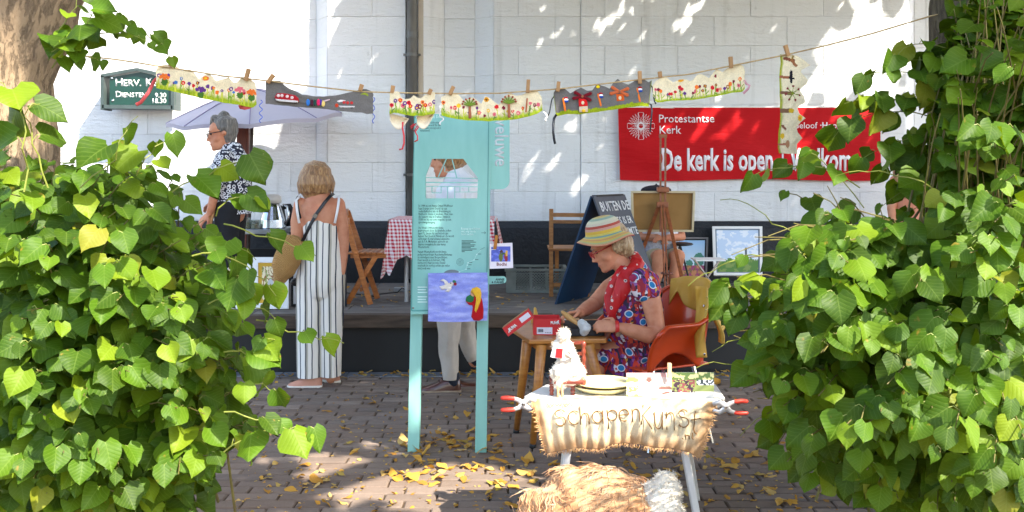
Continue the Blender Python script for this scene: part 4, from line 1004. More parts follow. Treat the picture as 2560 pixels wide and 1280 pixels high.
mb.prism(q([(1031, 496), (1064, 496), (1064, 440), (1080, 397), (1033, 397)]), n0, .03)
mb.prism(q([(1193, 496), (1225, 496), (1227, 397), (1158, 397), (1195, 445)]), n0, .03)
mb.build('panel', TQ, sg)
mb = MB()
for a, b in (((1036, 287), (1029, 776)), ((1222, 287), (1216, 775)), ((1029, 776), (1216, 774))): mb.bar(P(*a, d - .001), P(*b, d - .001), .003, .004, (1, 0, 0) if abs(a[0] - b[0]) < 20 else (0, 0, 1))
mb.build('edge_line', TQD, sg)  # thin inner border line in a darker turquoise
mb = MB(); mb.bar(P(1028, 781, d + .01), P(1221, 778, d + .01), .05, .014); mb.build('bottom_rail', TQ, sg)
BAR = [((1116, 397), (1096, 442), 2.5), ((1130, 397), (1142, 445), 2.5), ((1064, 444), (1195, 446), 2), ((1064, 456), (1195, 457), 3), ((1115, 430), (1138, 430), 2), ((1064, 466), (1194, 467), 2), ((1080, 466), (1080, 482), 2),
       ((1103, 466), (1103, 482), 2), ((1080, 482), (1103, 482), 2), ((1119, 467), (1119, 496), 2), ((1137, 467), (1137, 496), 2), ((1150, 467), (1150, 480), 2), ((1172, 467), (1172, 480), 2), ((1137, 480), (1194, 480), 1.5), ((1112, 415), (1112, 430), 2)]
for a, b, w in BAR: mb = MB(); mb.bar(P(*a, d + .012), P(*b, d + .012), .012, w * k * 1.0, (0, 0, 1) if abs(a[0] - b[0]) > abs(a[1] - b[1]) else (1, 0, 0)); mb.build('window_bar', TQ, sg)
for x, y in ((1041, 293), (1221, 292), (1033, 770), (1214, 768)):
    mb = MB(); mb.ball(P(x, y, d - .001), (.006, .004, .006), 8, 5); mb.build('bolt', STEEL, sg)
# flag and small tag
fl = [(1229, 285), (1274, 285), (1274, 452)] + [(1274 - 21 + 21 * math.cos(a), 452 + 21 * math.sin(a)) for a in [i * math.pi / 16 for i in range(9)]] + [(1226, 473)]
mb = MB(); mb.prism(q(fl[::-1], d + .01), n0, .012); fo = mb.build('flag_panel', TQ, sg)
CUT = M('cut_letter_grey', C(206, 212, 212), rough=.6)
text('veluwe', P(1238, 297, d + .009), 48 * k, CUT, fo, ax=(0, 0, -1), up=(1, 0, 0), sx=.88, bold=.012, res=4)
tg = [(1222, 691), (1258, 691)] + [(1258 + 8 * math.sin(a), 700 - 9 * math.cos(a)) for a in [i * math.pi / 8 for i in range(9)]] + [(1222, 711)]
mb = MB(); mb.prism(q(tg[::-1], d + .01), n0, .012); to = mb.build('name_tag', TQ, sg)
text('ANNIE', P(1261, 701, d + .009), 7.4 * k, INK, to, align='RIGHT', bold=.03, res=1); text('& DANI\u00cbL', P(1261, 708, d + .009), 7.4 * k, INK, to, align='RIGHT', bold=.03, res=1)
paras = [(517, 1046, ['In 1944 woont Annie Otten-Wolff met', 'haar 5-jarige zoon Dani\u00ebl op een', 'onderduikadres aan de Brandsweg in', 'Hulshorst. Annie is weduwe. Haar man,', 'die huisarts was in Dalfsen, kwam in', '1938 om bij een auto-ongeluk op een', 'spoorwegovergang.']),
         (572, 1045, ['Op 18 juli 1944 wordt Annie', 'gearresteerd door de fanatieke joden-', 'jager F.J. Jansen bij een bezoek aan', 'kapper Van Koot in Nunspeet. Ze wordt', 'eerst naar de marechausseekazerne', 'aan de F.A. Molijnlaan gebracht en', 'daarna overgebracht naar kamp', 'Westerbork.']),
         (632, 1044, ['Vanuit Westerbork wordt Annie', 'gedeporteerd naar Auschwitz-Birkenau', 'en vervolgens naar Bergen-Belsen.', 'Daar wordt ze in februari 1945', 'vermoord. Haar zoontje Dani\u00ebl', 'overleeft de oorlog omdat zijn vader', 'niet Joods was.'])]
for y0, x0, L in paras: text('\n'.join(L), P(x0, y0, d), 8.2 * k, INK, sg, 'body_text', sx=.66, res=1, bold=.006, lead=.84, ext=.0006)
text('e fi   uit dit\nweede Wereldoorlog\nd en vermoord? En dat\nde Veluwe voorgoed is\nverandere?', P(1050, 302, d), 8 * k, INK, sg, 'body_text', sx=.7, res=1, bold=.006, lead=.84, ext=.0006)
text('E DA', P(1083, 295, d), 9 * k, WINK, sg, 'heading', res=1, bold=.02)
text('Beweeg de schuiven\nmet oog om de\nfoto\'s te zien.', P(1153, 574, d), 8 * k, WINK, sg, 'hint_text', sx=.72, res=1, bold=.015, lead=.86)
mb = MB()
for i in range(9): mb.bar(P(1154, 602 + i * 3.4, d - .0005), P(1154 + (30 + 8 * math.sin(i * 2.3)) * (1 if i < 8 else .3), 602 + i * 3.4, d - .0005), .001, 1.5 * k)
for i in range(3): mb.bar(P(1043, 720 + i * 6, d - .0005), P(1066, 720 + i * 6, d - .0005), .001, .4 * k)
mb.build('small_print', INK, sg)
mb = MB()
for y0 in (718, 742):
    for i in range(3): mb.bar(P(1044, y0 + i * 6.5, d - .001), P(1068 - 3 * (i == 1), y0 + i * 6.5, d - .001), .001, 2.6 * k)
mb.build('pale_print_lines', WINK, sg)
mb = MB()
for r, n_ in ((0, 1), (2.8, 6), (5.6, 12), (8.6, 18)):
    for i in range(n_): a = 2 * math.pi * i / n_; mb.ball(P(1150 + r * math.cos(a), 655 + r * math.sin(a), d - .0005), (.85 * k, .0008, .85 * k), 6, 3)
mb.build('dot_rosette', INK, sg)
mb = MB(); rt = [(1148, 680), (1165, 673), (1168, 663), (1170, 657), (1185, 650), (1192, 636), (1204, 624)]
for a, b in zip(rt[:-1], rt[1:]): mb.bar(P(*a, d - .0005), P(*b, d - .0005), .001, 1 * k, (0, -1, 0))
for a in rt[:-1]: mb.ball(P(*a, d - .001), (1.6 * k, .001, 1.6 * k), 8, 3)
mb.build('route_line', WINK, sg)
mb = MB(); mb.bar(P(1201, 624, d - .001), P(1212, 618, d - .001), .001, 3 * k, (0, -1, 0)); mb.bar(P(1203, 582, d - .001), P(1214, 582, d - .001), .001, .8 * k); mb.bar(P(1211, 579, d - .001), P(1214, 582, d - .001), .001, .8 * k); mb.bar(P(1211, 585, d - .001), P(1214, 582, d - .001), .001, .8 * k)
for a in rt[1:-1]: mb.bar(P(a[0] + 3, a[1] - 1, d - .0005), P(a[0] + 11, a[1] - 1, d - .0005), .001, 1.3 * k)
mb.build('route_marks', INK, sg)
mb = MB(); mb.prism(q([(1108, 686)] + [(1130 + 22 * math.cos(a), 686 - 12 * math.sin(a)) for a in [math.pi - i * math.pi / 10 for i in range(11)]][1:] , d - .001)[::-1], n0, .0008); mb.build('grey_dome', M('grey_print', C(120, 130, 130), rough=.6), sg)

# ------------------------------------------------------------------ felt: cloth outlines, painted wool, raised pieces
FELT = VCOL()
def interp(pts, x):
    if x <= pts[0][0]: return pts[0][1]
    for (x0, y0), (x1, y1) in zip(pts[:-1], pts[1:]):
        if x <= x1: return y0 + (y1 - y0) * (x - x0) / max(1e-6, x1 - x0)
    return pts[-1][1]
def paint(x, y, ops, base):
    c = base
    for o in ops:
        if o[0] == 'd':
            _, cx, cy, rx, ry, col = o; j = 1 + .25 * noise.noise(Vector((x * .25, y * .25, 3)))
            if ((x - cx) / rx) ** 2 + ((y - cy) / ry) ** 2 < j: c = col
        else:
            _, x0, y0, x1, y1, w, col = o; dx, dy = x1 - x0, y1 - y0; t = max(0, min(1, ((x - x0) * dx + (y - y0) * dy) / max(1e-6, dx * dx + dy * dy)))
            if math.hypot(x - x0 - t * dx, y - y0 - t * dy) < w * .5: c = col
    return c
def felt(label, top, bot, dep, ops, base, band=None, vertical=False, nu=120, nv=44, name='felt_bunting', group='felt strips pegged along the clothesline', wob=.012, thick=.005):
    """top/bot: outline as functions of x (or left/right as functions of y when vertical)"""
    a0, a1 = top[0][0], top[-1][0]; seed = a0 * .01
    def pos(u, v, off):
        a = a0 + (a1 - a0) * u; lo, hi = interp(bot, a), interp(top, a); b = lo + (hi - lo) * v
        x, y = (b, a) if vertical else (a, b)
        x += 1.2 * noise.noise(Vector((u * 12, v * 6, seed))); y += 1.2 * noise.noise(Vector((u * 14, v * 6, seed + 9)))
        return P(x, y, dep + wob * math.sin(u * 5 + seed) * (1 - .5 * v) + .004 * noise.noise(Vector((u * 5, v * 4, seed))) + off), x, y
    mb = MB(); F_ = [[pos(i / nu, j / nv, 0) for i in range(nu + 1)] for j in range(nv + 1)]; B_ = [[pos(i / nu, j / nv, thick)[0] for i in range(nu + 1)] for j in range(nv + 1)]
    sgn = -1 if vertical else 1
    for j in range(nv):
        for i in range(nu):
            p = F_[j][i]; x = (p[1] + F_[j + 1][i + 1][1]) / 2; y = (p[2] + F_[j + 1][i + 1][2]) / 2
            n1 = noise.noise(Vector((x * .08, y * .08, seed))); n2 = noise.noise(Vector((x * .35, y * .35, seed + 4)))
            c = tuple(q_ * (1 + .10 * n1 + .12 * n2) for q_ in base)
            if band:
                col, h, hard = band; edge = interp(bot, y if vertical else x); dd = abs((x if vertical else y) - edge); hh = h * (1 + .5 * noise.noise(Vector((x * .12, y * .05, 7))))
                if dd < hh: w_ = 1 if hard else max(0, min(1, (hh - dd) / (hh * .6))); g_ = tuple(q_ * (1 + .35 * n2) for q_ in col); c = tuple(a_ + (b_ - a_) * w_ for a_, b_ in zip(c, g_))
            c = paint(x, y, ops, c); mb.col = c
            f = [F_[j][i][0], F_[j][i + 1][0], F_[j + 1][i + 1][0], F_[j + 1][i][0]]; mb.add(f if sgn > 0 else f[::-1], [(0, 1, 2, 3)])
            mb.col = base; f = [B_[j][i], B_[j + 1][i], B_[j + 1][i + 1], B_[j][i + 1]]; mb.add(f if sgn > 0 else f[::-1], [(0, 1, 2, 3)])
    mb.col = tuple(q_ * .92 for q_ in base)
    ring = [(0, i) for i in range(nu + 1)] + [(j, nu) for j in range(1, nv + 1)] + [(nv, i) for i in range(nu - 1, -1, -1)] + [(j, 0) for j in range(nv - 1, 0, -1)]
    for (j0, i0), (j1, i1) in zip(ring, ring[1:] + ring[:1]): mb.add([F_[j0][i0][0], B_[j0][i0], B_[j1][i1], F_[j1][i1][0]], [(0, 1, 2, 3)])
    t = thing(name, label, 'felt strip', F_[0][nu // 2][0], group)
    me = mb.mesh('felt_cloth', FELT); bm = bmesh.new(); bm.from_mesh(me); bmesh.ops.remove_doubles(bm, verts=bm.verts, dist=1e-5); bm.to_mesh(me); bm.free(); me.shade_smooth(); me.set_sharp_from_angle(angle=math.radians(60))
    place('felt_cloth', me, t); t['dep'] = dep; return t
def blob(name, pts, dep, col, parent, h=.004, n=0):
    """a raised piece of felted wool with a rounded edge"""
    cx = sum(p[0] for p in pts) / len(pts); cy = sum(p[1] for p in pts) / len(pts); k_ = len(pts); vs = []
    for s, z in ((1.0, .002), (.96, -h * .6), (.8, -h), (.4, -h * 1.1)): vs += [P(cx + (x - cx) * s, cy + (y - cy) * s, dep + z) for x, y in pts]
    vs.append(P(cx, cy, dep - h * 1.12)); fs = []
    for r in range(3):
        for i in range(k_): fs.append((r * k_ + i, r * k_ + (i + 1) % k_, (r + 1) * k_ + (i + 1) % k_, (r + 1) * k_ + i))
    for i in range(k_): fs.append((3 * k_ + i, 3 * k_ + (i + 1) % k_, 4 * k_))
    area = sum(pts[i - 1][0] * pts[i][1] - pts[i][0] * pts[i - 1][1] for i in range(k_))
    if area > 0: fs = [f[::-1] for f in fs]
    mb = MB(); mb.col = col; mb.add(vs, fs); o = mb.build(name, FELT, parent, smooth=True); return o
def ell(cx, cy, rx, ry=None, n=14, rot=0):
    ry = ry or rx; return [(cx + rx * math.cos(a) * math.cos(rot) - ry * math.sin(a) * math.sin(rot), cy + rx * math.cos(a) * math.sin(rot) + ry * math.sin(a) * math.cos(rot)) for a in [2 * math.pi * i / n for i in range(n)]]
def stroke(x0, y0, x1, y1, w0, w1=None):
    w1 = w1 or w0; L = math.hypot(x1 - x0, y1 - y0); nx, ny = -(y1 - y0) / L, (x1 - x0) / L
    return [(x0 + nx * w0 / 2, y0 + ny * w0 / 2), (x1 + nx * w1 / 2, y1 + ny * w1 / 2), (x1 + (x1 - x0) / L * w1 * .4, y1 + (y1 - y0) / L * w1 * .4), (x1 - nx * w1 / 2, y1 - ny * w1 / 2), (x0 - nx * w0 / 2, y0 - ny * w0 / 2), (x0 - (x1 - x0) / L * w0 * .4, y0 - (y1 - y0) / L * w0 * .4)]
CREAM = C(224, 206, 168); GREY = C(104, 99, 94); GRASS = C(150, 166, 30); DG = C(70, 110, 40)
RED, ORANGE, PURPLE, BLUE, YELLOW, PINK, WINE = C(206, 32, 40), C(226, 110, 40), C(96, 50, 120), C(60, 110, 170), C(228, 178, 40), C(214, 100, 110), C(120, 24, 46)
LD = 4.20
def flowers(x0, x1, botf, n, rn, cols, hmin, hmax, rad=(3.2, 5.2)):
    ops = []
    for i in range(n):
        x = x0 + (x1 - x0) * (i + rn.uniform(.1, .9)) / n; yb = botf(x) - 3; h = rn.uniform(hmin, hmax); xt = x + rn.uniform(-4, 4)
        g = rn.choice([C(120, 150, 40), C(90, 120, 50), C(160, 170, 50), C(190, 190, 60)]); ops.append(('l', x, yb, xt, yb - h, rn.uniform(2, 3.6), g))
        if rn.random() < .5: ops.append(('l', x, yb - h * .3, x + rn.choice((-6, 6)), yb - h * .6, 2.2, g))
        c = rn.choice(cols); r = rn.uniform(*rad); ops.append(('d', xt, yb - h - r * .5, r, r * 1.05, c))
        if rn.random() < .6: ops.append(('d', xt, yb - h - r * .5, r * .4, r * .4, rn.choice([YELLOW, WINE, CREAM])))
    return ops
rn = random.Random(21)
# 1: cream strip with poppies and tulips
top1 = [(390, 175), (396, 166), (412, 161), (432, 163), (442, 166), (456, 178), (474, 172), (488, 184), (497, 198), (512, 186), (522, 184), (532, 193), (540, 202), (552, 199), (572, 193), (584, 206), (592, 207), (604, 194), (624, 195), (638, 207), (641, 220)]
bot1 = [(387, 219), (410, 224), (440, 230), (500, 245), (560, 257), (600, 263), (632, 269), (641, 262)]
ops = flowers(394, 634, lambda x: interp(bot1, x), 24, rn, [RED, ORANGE, PURPLE, BLUE, PINK, WINE, RED, PURPLE], 16, 32)
for cx, cy, c in ((411, 193, ORANGE), (502, 225, PURPLE), (629, 232, ORANGE), (600, 226, PINK)):
    ops += [('d', cx, cy + 12, 8, 9, DG)] + [('d', cx + dx, cy + dy, 4.6, 4.6, c) for dx, dy in ((-9, -1), (-3, -5), (4, -4), (9, 1), (0, 2))]
ops.append(('d', 514, 196, 8, 6, ORANGE)); ops.append(('d', 514, 196, 4, 3, YELLOW))
t = felt('cream felt strip of poppies and tulips nearest the green notice board', top1, bot1, LD, ops, CREAM, (GRASS, 20, False))
mb = MB(); rp_ = [(392, 196), (384, 205), (372, 230), (362, 243), (352, 256), (340, 262)]
RIBR = M('red_ribbon', C(222, 90, 90), rough=.6); BLKR = M('black_ribbon', C(22, 24, 32), rough=.4)
def ribbon(pts, dep, w, m, parent, name='ribbon'):
    mb = MB(); vs = []
    for i, (x, y) in enumerate(pts):
        a = pts[max(0, i - 1)]; b = pts[min(len(pts) - 1, i + 1)]; L = math.hypot(b[0] - a[0], b[1] - a[1]) or 1; nx, ny = -(b[1] - a[1]) / L * w / 2, (b[0] - a[0]) / L * w / 2; dd = dep + .012 * math.sin(i * 1.7)
        vs += [P(x + nx, y + ny, dd), P(x - nx, y - ny, dd + .004), P(x - nx, y - ny, dd + .0055), P(x + nx, y + ny, dd + .0015)]
    fs = []
    for i in range(len(pts) - 1):
        for j in range(4): fs.append((i * 4 + j, i * 4 + (j + 1) % 4, i * 4 + 4 + (j + 1) % 4, i * 4 + 4 + j))
    mb.add(vs, fs); return mb.build(name, m, parent, smooth=True)
ribbon(rp_, LD + .03, 9, RIBR, t); ribbon([(600, 262), (602, 268), (612, 270), (624, 267), (630, 262)], LD + .03, 10, RIBR, t)
# 2: grey strip with red and white buses
top2 = [(664, 202), (676, 201), (700, 202), (712, 214), (726, 222), (756, 236), (790, 241), (830, 240), (868, 233), (896, 226), (908, 223), (916, 223), (930, 229), (933, 236)]
bot2 = [(659, 259), (700, 263), (740, 267), (800, 271), (860, 279), (906, 282), (918, 285), (933, 284)]
t2 = felt('dark grey felt strip with a red and a white felted bus', top2, bot2, LD, [('d', 720, 262 - 14, 200, 3, GREY)], GREY)
dl = LD - .003
def bus(pts_body, col, low, parent, wins, winc, wheels):
    o = blob('felt_bus', pts_body, dl, col, parent)
    if low: blob('lower_body', low, dl - .004, C(200, 194, 190), o)
    for x, y in wins: blob('bus_window', ell(x, y, 4.2, 4), dl - .0055, winc, o, .002)
    for x, y in wheels: blob('bus_wheel', ell(x, y, 5, 3.5), dl - .004, C(52, 40, 40), o, .003)
    return o
bus([(686, 243), (692, 233), (712, 233), (738, 238), (747, 246), (748, 255), (690, 250)], C(160, 28, 36), [(688, 247), (746, 252), (744, 257), (700, 254), (690, 251)], t2, [(696, 239), (705, 239), (718, 241), (730, 244)], C(216, 190, 184), [(704, 251), (738, 256)])
bus([(842, 252), (850, 249), (886, 250), (890, 258), (888, 267), (846, 266)], C(222, 208, 200), [(846, 264), (888, 265), (886, 269), (850, 269)], t2, [(860, 256), (869, 257), (879, 257)], C(190, 50, 50), [(858, 267), (880, 268)])
for x, y, w, h, c in ((770, 256, 5, 9, C(50, 110, 180)), (780, 257, 4.5, 9, C(70, 28, 44)), (787, 257, 4, 9, C(30, 70, 60)), (796, 256, 4.5, 9, C(214, 40, 90)), (802, 256, 3.5, 8, C(80, 50, 140)), (808, 259, 5, 8, C(222, 190, 110))): blob('felt_figure', ell(x, y, w, h), dl, c, t2)
blob('felt_tail', stroke(810, 253, 824, 249, 4, 3), dl, C(210, 180, 180), t2)
blob('felt_bush', ell(909, 243, 15, 15, 16), dl, C(136, 150, 34), t2); blob('felt_stem', ell(909, 261, 12, 6), dl, C(150, 90, 34), t2); blob('felt_lamp', ell(842, 264, 5, 6), dl, C(190, 60, 30), t2)
BLUEC = M('blue_cord', C(90, 110, 190), rough=.6); WCORD = M('white_cord', C(232, 230, 226), rough=.7)
def cord(pts, dep, r, m, parent, name='cord'):
    mb = MB(); mb.tube([P(x, y, dep) for x, y in pts], r, 6); return mb.build(name, m, parent, smooth=True)
cord([(934 + 3 * math.sin(i * .9), 243 + i * 3.1) for i in range(22)], LD, .0022, BLUEC, t2); cord([(652 + 4 * math.sin(i * .9), 250 + i * 2.7) for i in range(22)], LD + .01, .0022, BLUEC, t2)
# 3: small cream crown folded on itself
top3 = [(974, 233), (984, 230), (996, 228), (1002, 242), (1012, 249), (1026, 246), (1034, 238), (1044, 244), (1052, 246), (1062, 238), (1074, 233), (1086, 230), (1088, 236)]
bot3 = [(973, 286), (985, 282), (1000, 284), (1030, 290), (1060, 289), (1086, 285), (1088, 280)]
rn = random.Random(4); t3 = felt('small cream felt crown folded in a loop with red ties', top3, bot3, LD - .02, flowers(978, 1086, lambda x: interp(bot3, x), 15, rn, [RED, WINE, PURPLE, ORANGE, PINK, RED], 14, 28, (4.5, 6.5)), CREAM, (GRASS, 15, False), nu=70)
def loop(name, x0, y0, x1, y1, xa, ya):
    mb = MB(); mb.col = C(236, 220, 190); mb.grid(lambda u, v: P(x0 + (x1 - x0) * u, y0 + (y1 - y0) * u + (ya - y0) * v * math.sin(math.pi * min(1, u * .8 + .18)), LD + .015 + .05 * math.sin(math.pi * v) * (1 - v)), 14, 8); o = mb.build(name, FELT, t3, smooth=True)
    m = o.modifiers.new('s', 'SOLIDIFY'); m.thickness = .004
loop('folded_band', 974, 282, 1022, 296, 1000, 318); loop('folded_band', 1042, 290, 1086, 282, 1066, 326)
RC = M('red_cord', C(206, 40, 50), rough=.5)
cord([(1007, 305), (1006, 320), (1010, 340), (1010, 358), (1006, 372), (998, 374)], LD - .02, .004, RC, t3)
cord([(1026, 318), (1034, 310), (1042, 316), (1036, 328), (1028, 322), (1040, 308), (1046, 318), (1038, 330), (1044, 340), (1044, 350), (1036, 354)], LD - .03, .003, RC, t3)
# 4: cream strip with two felt trees
top4 = [(1103, 244), (1110, 238), (1128, 231), (1142, 232), (1152, 244), (1160, 252), (1170, 246), (1182, 243), (1192, 250), (1204, 260), (1212, 240), (1222, 243), (1236, 254), (1248, 262), (1262, 240), (1276, 232), (1290, 240), (1302, 238), (1316, 232), (1330, 226), (1344, 228), (1354, 242), (1356, 262)]
bot4 = [(1101, 288), (1130, 296), (1170, 301), (1220, 303), (1280, 300), (1320, 292), (1344, 284), (1356, 276)]
rn = random.Random(8); t4 = felt('long cream felt strip with two round felted trees and garden flowers', top4, bot4, LD, flowers(1108, 1350, lambda x: interp(bot4, x), 20, rn, [RED, WINE, PURPLE, ORANGE, YELLOW, PINK], 8, 30, (3.2, 5.5)) + [('d', 1216, 249, 6, 6, C(206, 140, 30)), ('d', 1216, 249, 2.5, 2.5, C(110, 60, 20))], CREAM, (GRASS, 16, False))
for x, y, yb in ((1174, 262, 294), (1272, 256, 292)):
    o = blob('felt_tree', stroke(x, y + 4, x + 1, yb, 6, 8), dl, C(160, 96, 66), t4)
    for a in (-2.6, -2.1, -1.57, -1.0, -.5, -3.0, -.15): blob('felt_branch', stroke(x, y + 2, x + 15 * math.cos(a), y + 14 * math.sin(a), 5, 3), dl - .001, C(110, 132, 44), o, .003); blob('felt_apple', ell(x + 18 * math.cos(a), y + 16 * math.sin(a), 2.6), dl - .002, C(150, 60, 40), o, .003)
for x, y in ((1134, 252), (1318, 246)): blob('felt_flagpole', stroke(x, y, x - 3, y + 34, 3.2), dl, C(170, 80, 40), t4, .002)
cord([(1104 - 5 * math.sin(i * .8), 262 + i * 2.6) for i in range(20)], LD, .0028, WCORD, t4); cord([(1358, 280), (1364, 284), (1368, 292), (1362, 298), (1366, 302)], LD, .004, WCORD, t4)
# 5: grey strip with windmills and flags
top5 = [(1384, 232), (1390, 222), (1404, 220), (1412, 222), (1426, 233), (1440, 225), (1452, 219), (1468, 227), (1480, 226), (1490, 213), (1498, 212), (1512, 216), (1524, 222), (1532, 208), (1544, 197), (1556, 206), (1570, 212), (1586, 202), (1600, 199), (1612, 199), (1622, 206), (1629, 201), (1629, 206)]
bot5 = [(1390, 291), (1420, 285), (1450, 286), (1490, 281), (1520, 276), (1560, 270), (1600, 265), (1622, 267), (1629, 240)]
bot5 = [(1384, 240), (1390, 291)] + bot5[1:-1] + [(1624, 250), (1629, 204)]
t5 = felt('grey felt strip with a red and an orange felted windmill', top5, bot5, LD, [], GREY, (C(140, 152, 20), 10, True), nu=130)
def mill(cx, cy, col, cap, sail, s, parent):
    o = blob('felt_windmill', [(cx - 11, cy + 3), (cx + 10, cy + 3), (cx + 13, cy + 22), (cx - 10, cy + 24)], dl, col, parent, .006)
    blob('mill_base', [(cx - 10, cy + 23), (cx + 12, cy + 22), (cx + 13, cy + 37), (cx - 9, cy + 38)], dl, C(206, 182, 150), o); blob('mill_door', ell(cx + 2, cy + 34, 5, 4), dl - .004, YELLOW, o, .003); blob('mill_window', ell(cx, cy + 14, 4, 5), dl - .006, C(214, 196, 160), o, .002)
    for a in (-.45, -2.5, .55, 2.85): blob('mill_sail', stroke(cx - 1, cy - 2, cx - 1 + 24 * math.cos(a), cy - 2 + 18 * math.sin(a), 5, 9), dl - .006, sail, o, .004)
    blob('mill_hub', ell(cx - 1, cy - 2, 3.2, 4), dl - .010, C(150, 90, 60), o, .002)
mill(1457, 243, C(206, 26, 26), None, C(110, 10, 24), 1, t5); mill(1550, 231, C(200, 84, 24), None, C(190, 92, 50), 1, t5)
for x, y, x2, y2 in ((1408, 246, 1413, 277), (1495, 235, 1503, 267), (1593, 220, 1600, 255)):
    o = blob('felt_flagpole', stroke(x, y, x2, y2, 5), dl, C(224, 112, 36), t5)
    for i, c in enumerate((C(160, 20, 30), C(232, 230, 230), C(30, 70, 150))): blob('flag_stripe', ell(x + 7 + i * .6, y - 1 + i * 4.2, 5.5, 3, 10), dl - .003 - i * .001, c, o, .002)
blob('felt_sun', ell(1495, 217, 5, 4), dl, C(224, 196, 20), t5)
ribbon([(1391, 286), (1385, 296), (1383, 312), (1383, 332), (1386, 352), (1388, 360)], LD - .004, 6, BLKR, t5); ribbon([(1386, 240), (1380, 248), (1377, 262), (1374, 280), (1370, 290)], LD + .006, 3, BLKR, t5)
ribbon([(1626, 212), (1632, 220), (1634, 240), (1636, 252), (1640, 260)], LD - .004, 3.5, BLKR, t5); ribbon([(1620, 258), (1628, 262), (1630, 276), (1628, 300), (1625, 330)], LD - .006, 4, BLKR, t5)
# 6: cream strip with tulips
top6 = [(1632, 214), (1640, 203), (1650, 196), (1664, 192), (1674, 200), (1684, 206), (1698, 199), (1712, 198), (1724, 203), (1734, 199), (1744, 187), (1752, 184), (1764, 190), (1772, 196), (1784, 180), (1792, 172), (1806, 181), (1816, 172), (1828, 164), (1846, 159), (1858, 166), (1862, 180)]
bot6 = [(1630, 246), (1644, 256), (1680, 252), (1740, 249), (1790, 241), (1830, 232), (1856, 229), (1862, 222)]
rn = random.Random(14); t6 = felt('cream felt strip of small tulips above the red banner', top6, bot6, LD, flowers(1636, 1858, lambda x: interp(bot6, x), 26, rn, [RED, WINE, PURPLE, ORANGE, C(130, 40, 40), PINK, C(150, 90, 40)], 10, 28, (3, 5)) + [('d', 1702, 200, 8, 5, C(214, 150, 40)), ('d', 1789, 190, 3, 4, WINE)], CREAM, (GRASS, 9, False))
PKR = M('pink_ribbon', C(206, 150, 160), rough=.6); ribbon([(1860, 200), (1866, 210), (1874, 214), (1870, 222), (1862, 230), (1858, 234)], LD, 6, PKR, t6)
# 7: strip hanging lengthwise with birds
left7 = [(136, 1950), (160, 1951), (200, 1948), (260, 1950), (300, 1950), (340, 1946), (370, 1944), (384, 1948)]
right7 = [(136, 1980), (140, 1994), (150, 2010), (164, 2026), (174, 2004), (180, 2002), (200, 2020), (210, 2016), (224, 1998), (240, 2010), (256, 2013), (264, 1998), (272, 1994), (284, 1999), (296, 2014), (306, 2002), (318, 1992), (330, 1994), (346, 2006), (360, 1992), (372, 1992), (384, 1996)]
rn = random.Random(3); ops = [('l', 1952, 192, 1972, 194, 7, C(150, 90, 60)), ('d', 1978, 192, 4, 18, C(26, 26, 30)), ('l', 1974, 194, 1984, 196, 5, C(26, 26, 30)), ('l', 1954, 232, 1982, 233, 8, C(120, 80, 60)), ('l', 1948, 277, 1980, 277, 11, C(124, 90, 64)), ('d', 1978, 277, 7, 6, C(196, 160, 40)),
       ('d', 2000, 295, 6, 8, YELLOW), ('d', 2000, 295, 2.5, 3, ORANGE), ('l', 1956, 314, 1963, 322, 6, C(130, 80, 60)), ('d', 1956, 340, 5, 7, C(214, 170, 40)), ('l', 1948, 361, 1966, 361, 6, C(170, 110, 84)), ('d', 1969, 360, 5, 10, C(170, 120, 84)),
       ('l', 1962, 146, 1984, 152, 8, C(128, 70, 50)), ('l', 1984, 138, 1978, 152, 5, C(140, 110, 40)), ('l', 1980, 152, 1990, 164, 7, C(150, 96, 60))]
for a in range(7): ops += [('l', 1982, 233, 1982 + 16 * math.cos(a * .9 - 2.4), 233 + 16 * math.sin(a * .9 - 2.4), 2, C(120, 130, 40)), ('d', 1982 + 18 * math.cos(a * .9 - 2.4), 233 + 18 * math.sin(a * .9 - 2.4), 3, 3, C(120, 40, 40))]
t7 = felt('cream felt strip with birds hanging lengthwise from one peg', right7, left7, LD - .01, ops, CREAM, (C(150, 156, 40), 9, False), vertical=True, nu=110, nv=34)
cord([(1957, 384), (1957, 400), (1955, 420)], LD, .004, WCORD, t7); cord([(1984, 384), (1986, 404), (1984, 424)], LD, .004, WCORD, t7)

# clothesline and pegs
JUTE = M('jute_twine', C(196, 168, 120), C(160, 132, 88), 60, .8, .4, 300)
line = [(-60, 70), (0, 86), (160, 134), (300, 150), (440, 172), (560, 190), (660, 201), (780, 216), (900, 229), (1000, 232), (1150, 234), (1250, 233), (1400, 222), (1520, 208), (1600, 199), (1720, 186), (1850, 160), (1960, 138), (2060, 115), (2180, 84), (2320, 42), (2460, 8), (2500, -4)]
def ld(x): return 3.5 + .69 * math.sin(math.pi * min(1, max(0, (x + 60) / 500)) / 2) if x < 440 else (4.19 if x < 1980 else 4.19 - .1 * (x - 1980) / 520)
mb = MB(); pts = []
for a, b in zip(line[:-1], line[1:]):
    for i in range(4): x = a[0] + (b[0] - a[0]) * i / 4; pts.append(P(x, a[1] + (b[1] - a[1]) * i / 4, ld(x) + .004))
pts.append(P(*line[-1], ld(2500))); mb.tube(pts, .0032, 6)
tag(mb.build('clothesline', JUTE, None, pts[len(pts) // 2], smooth=True), 'jute clothesline strung between the two lime trees in front of the wall', 'clothesline')
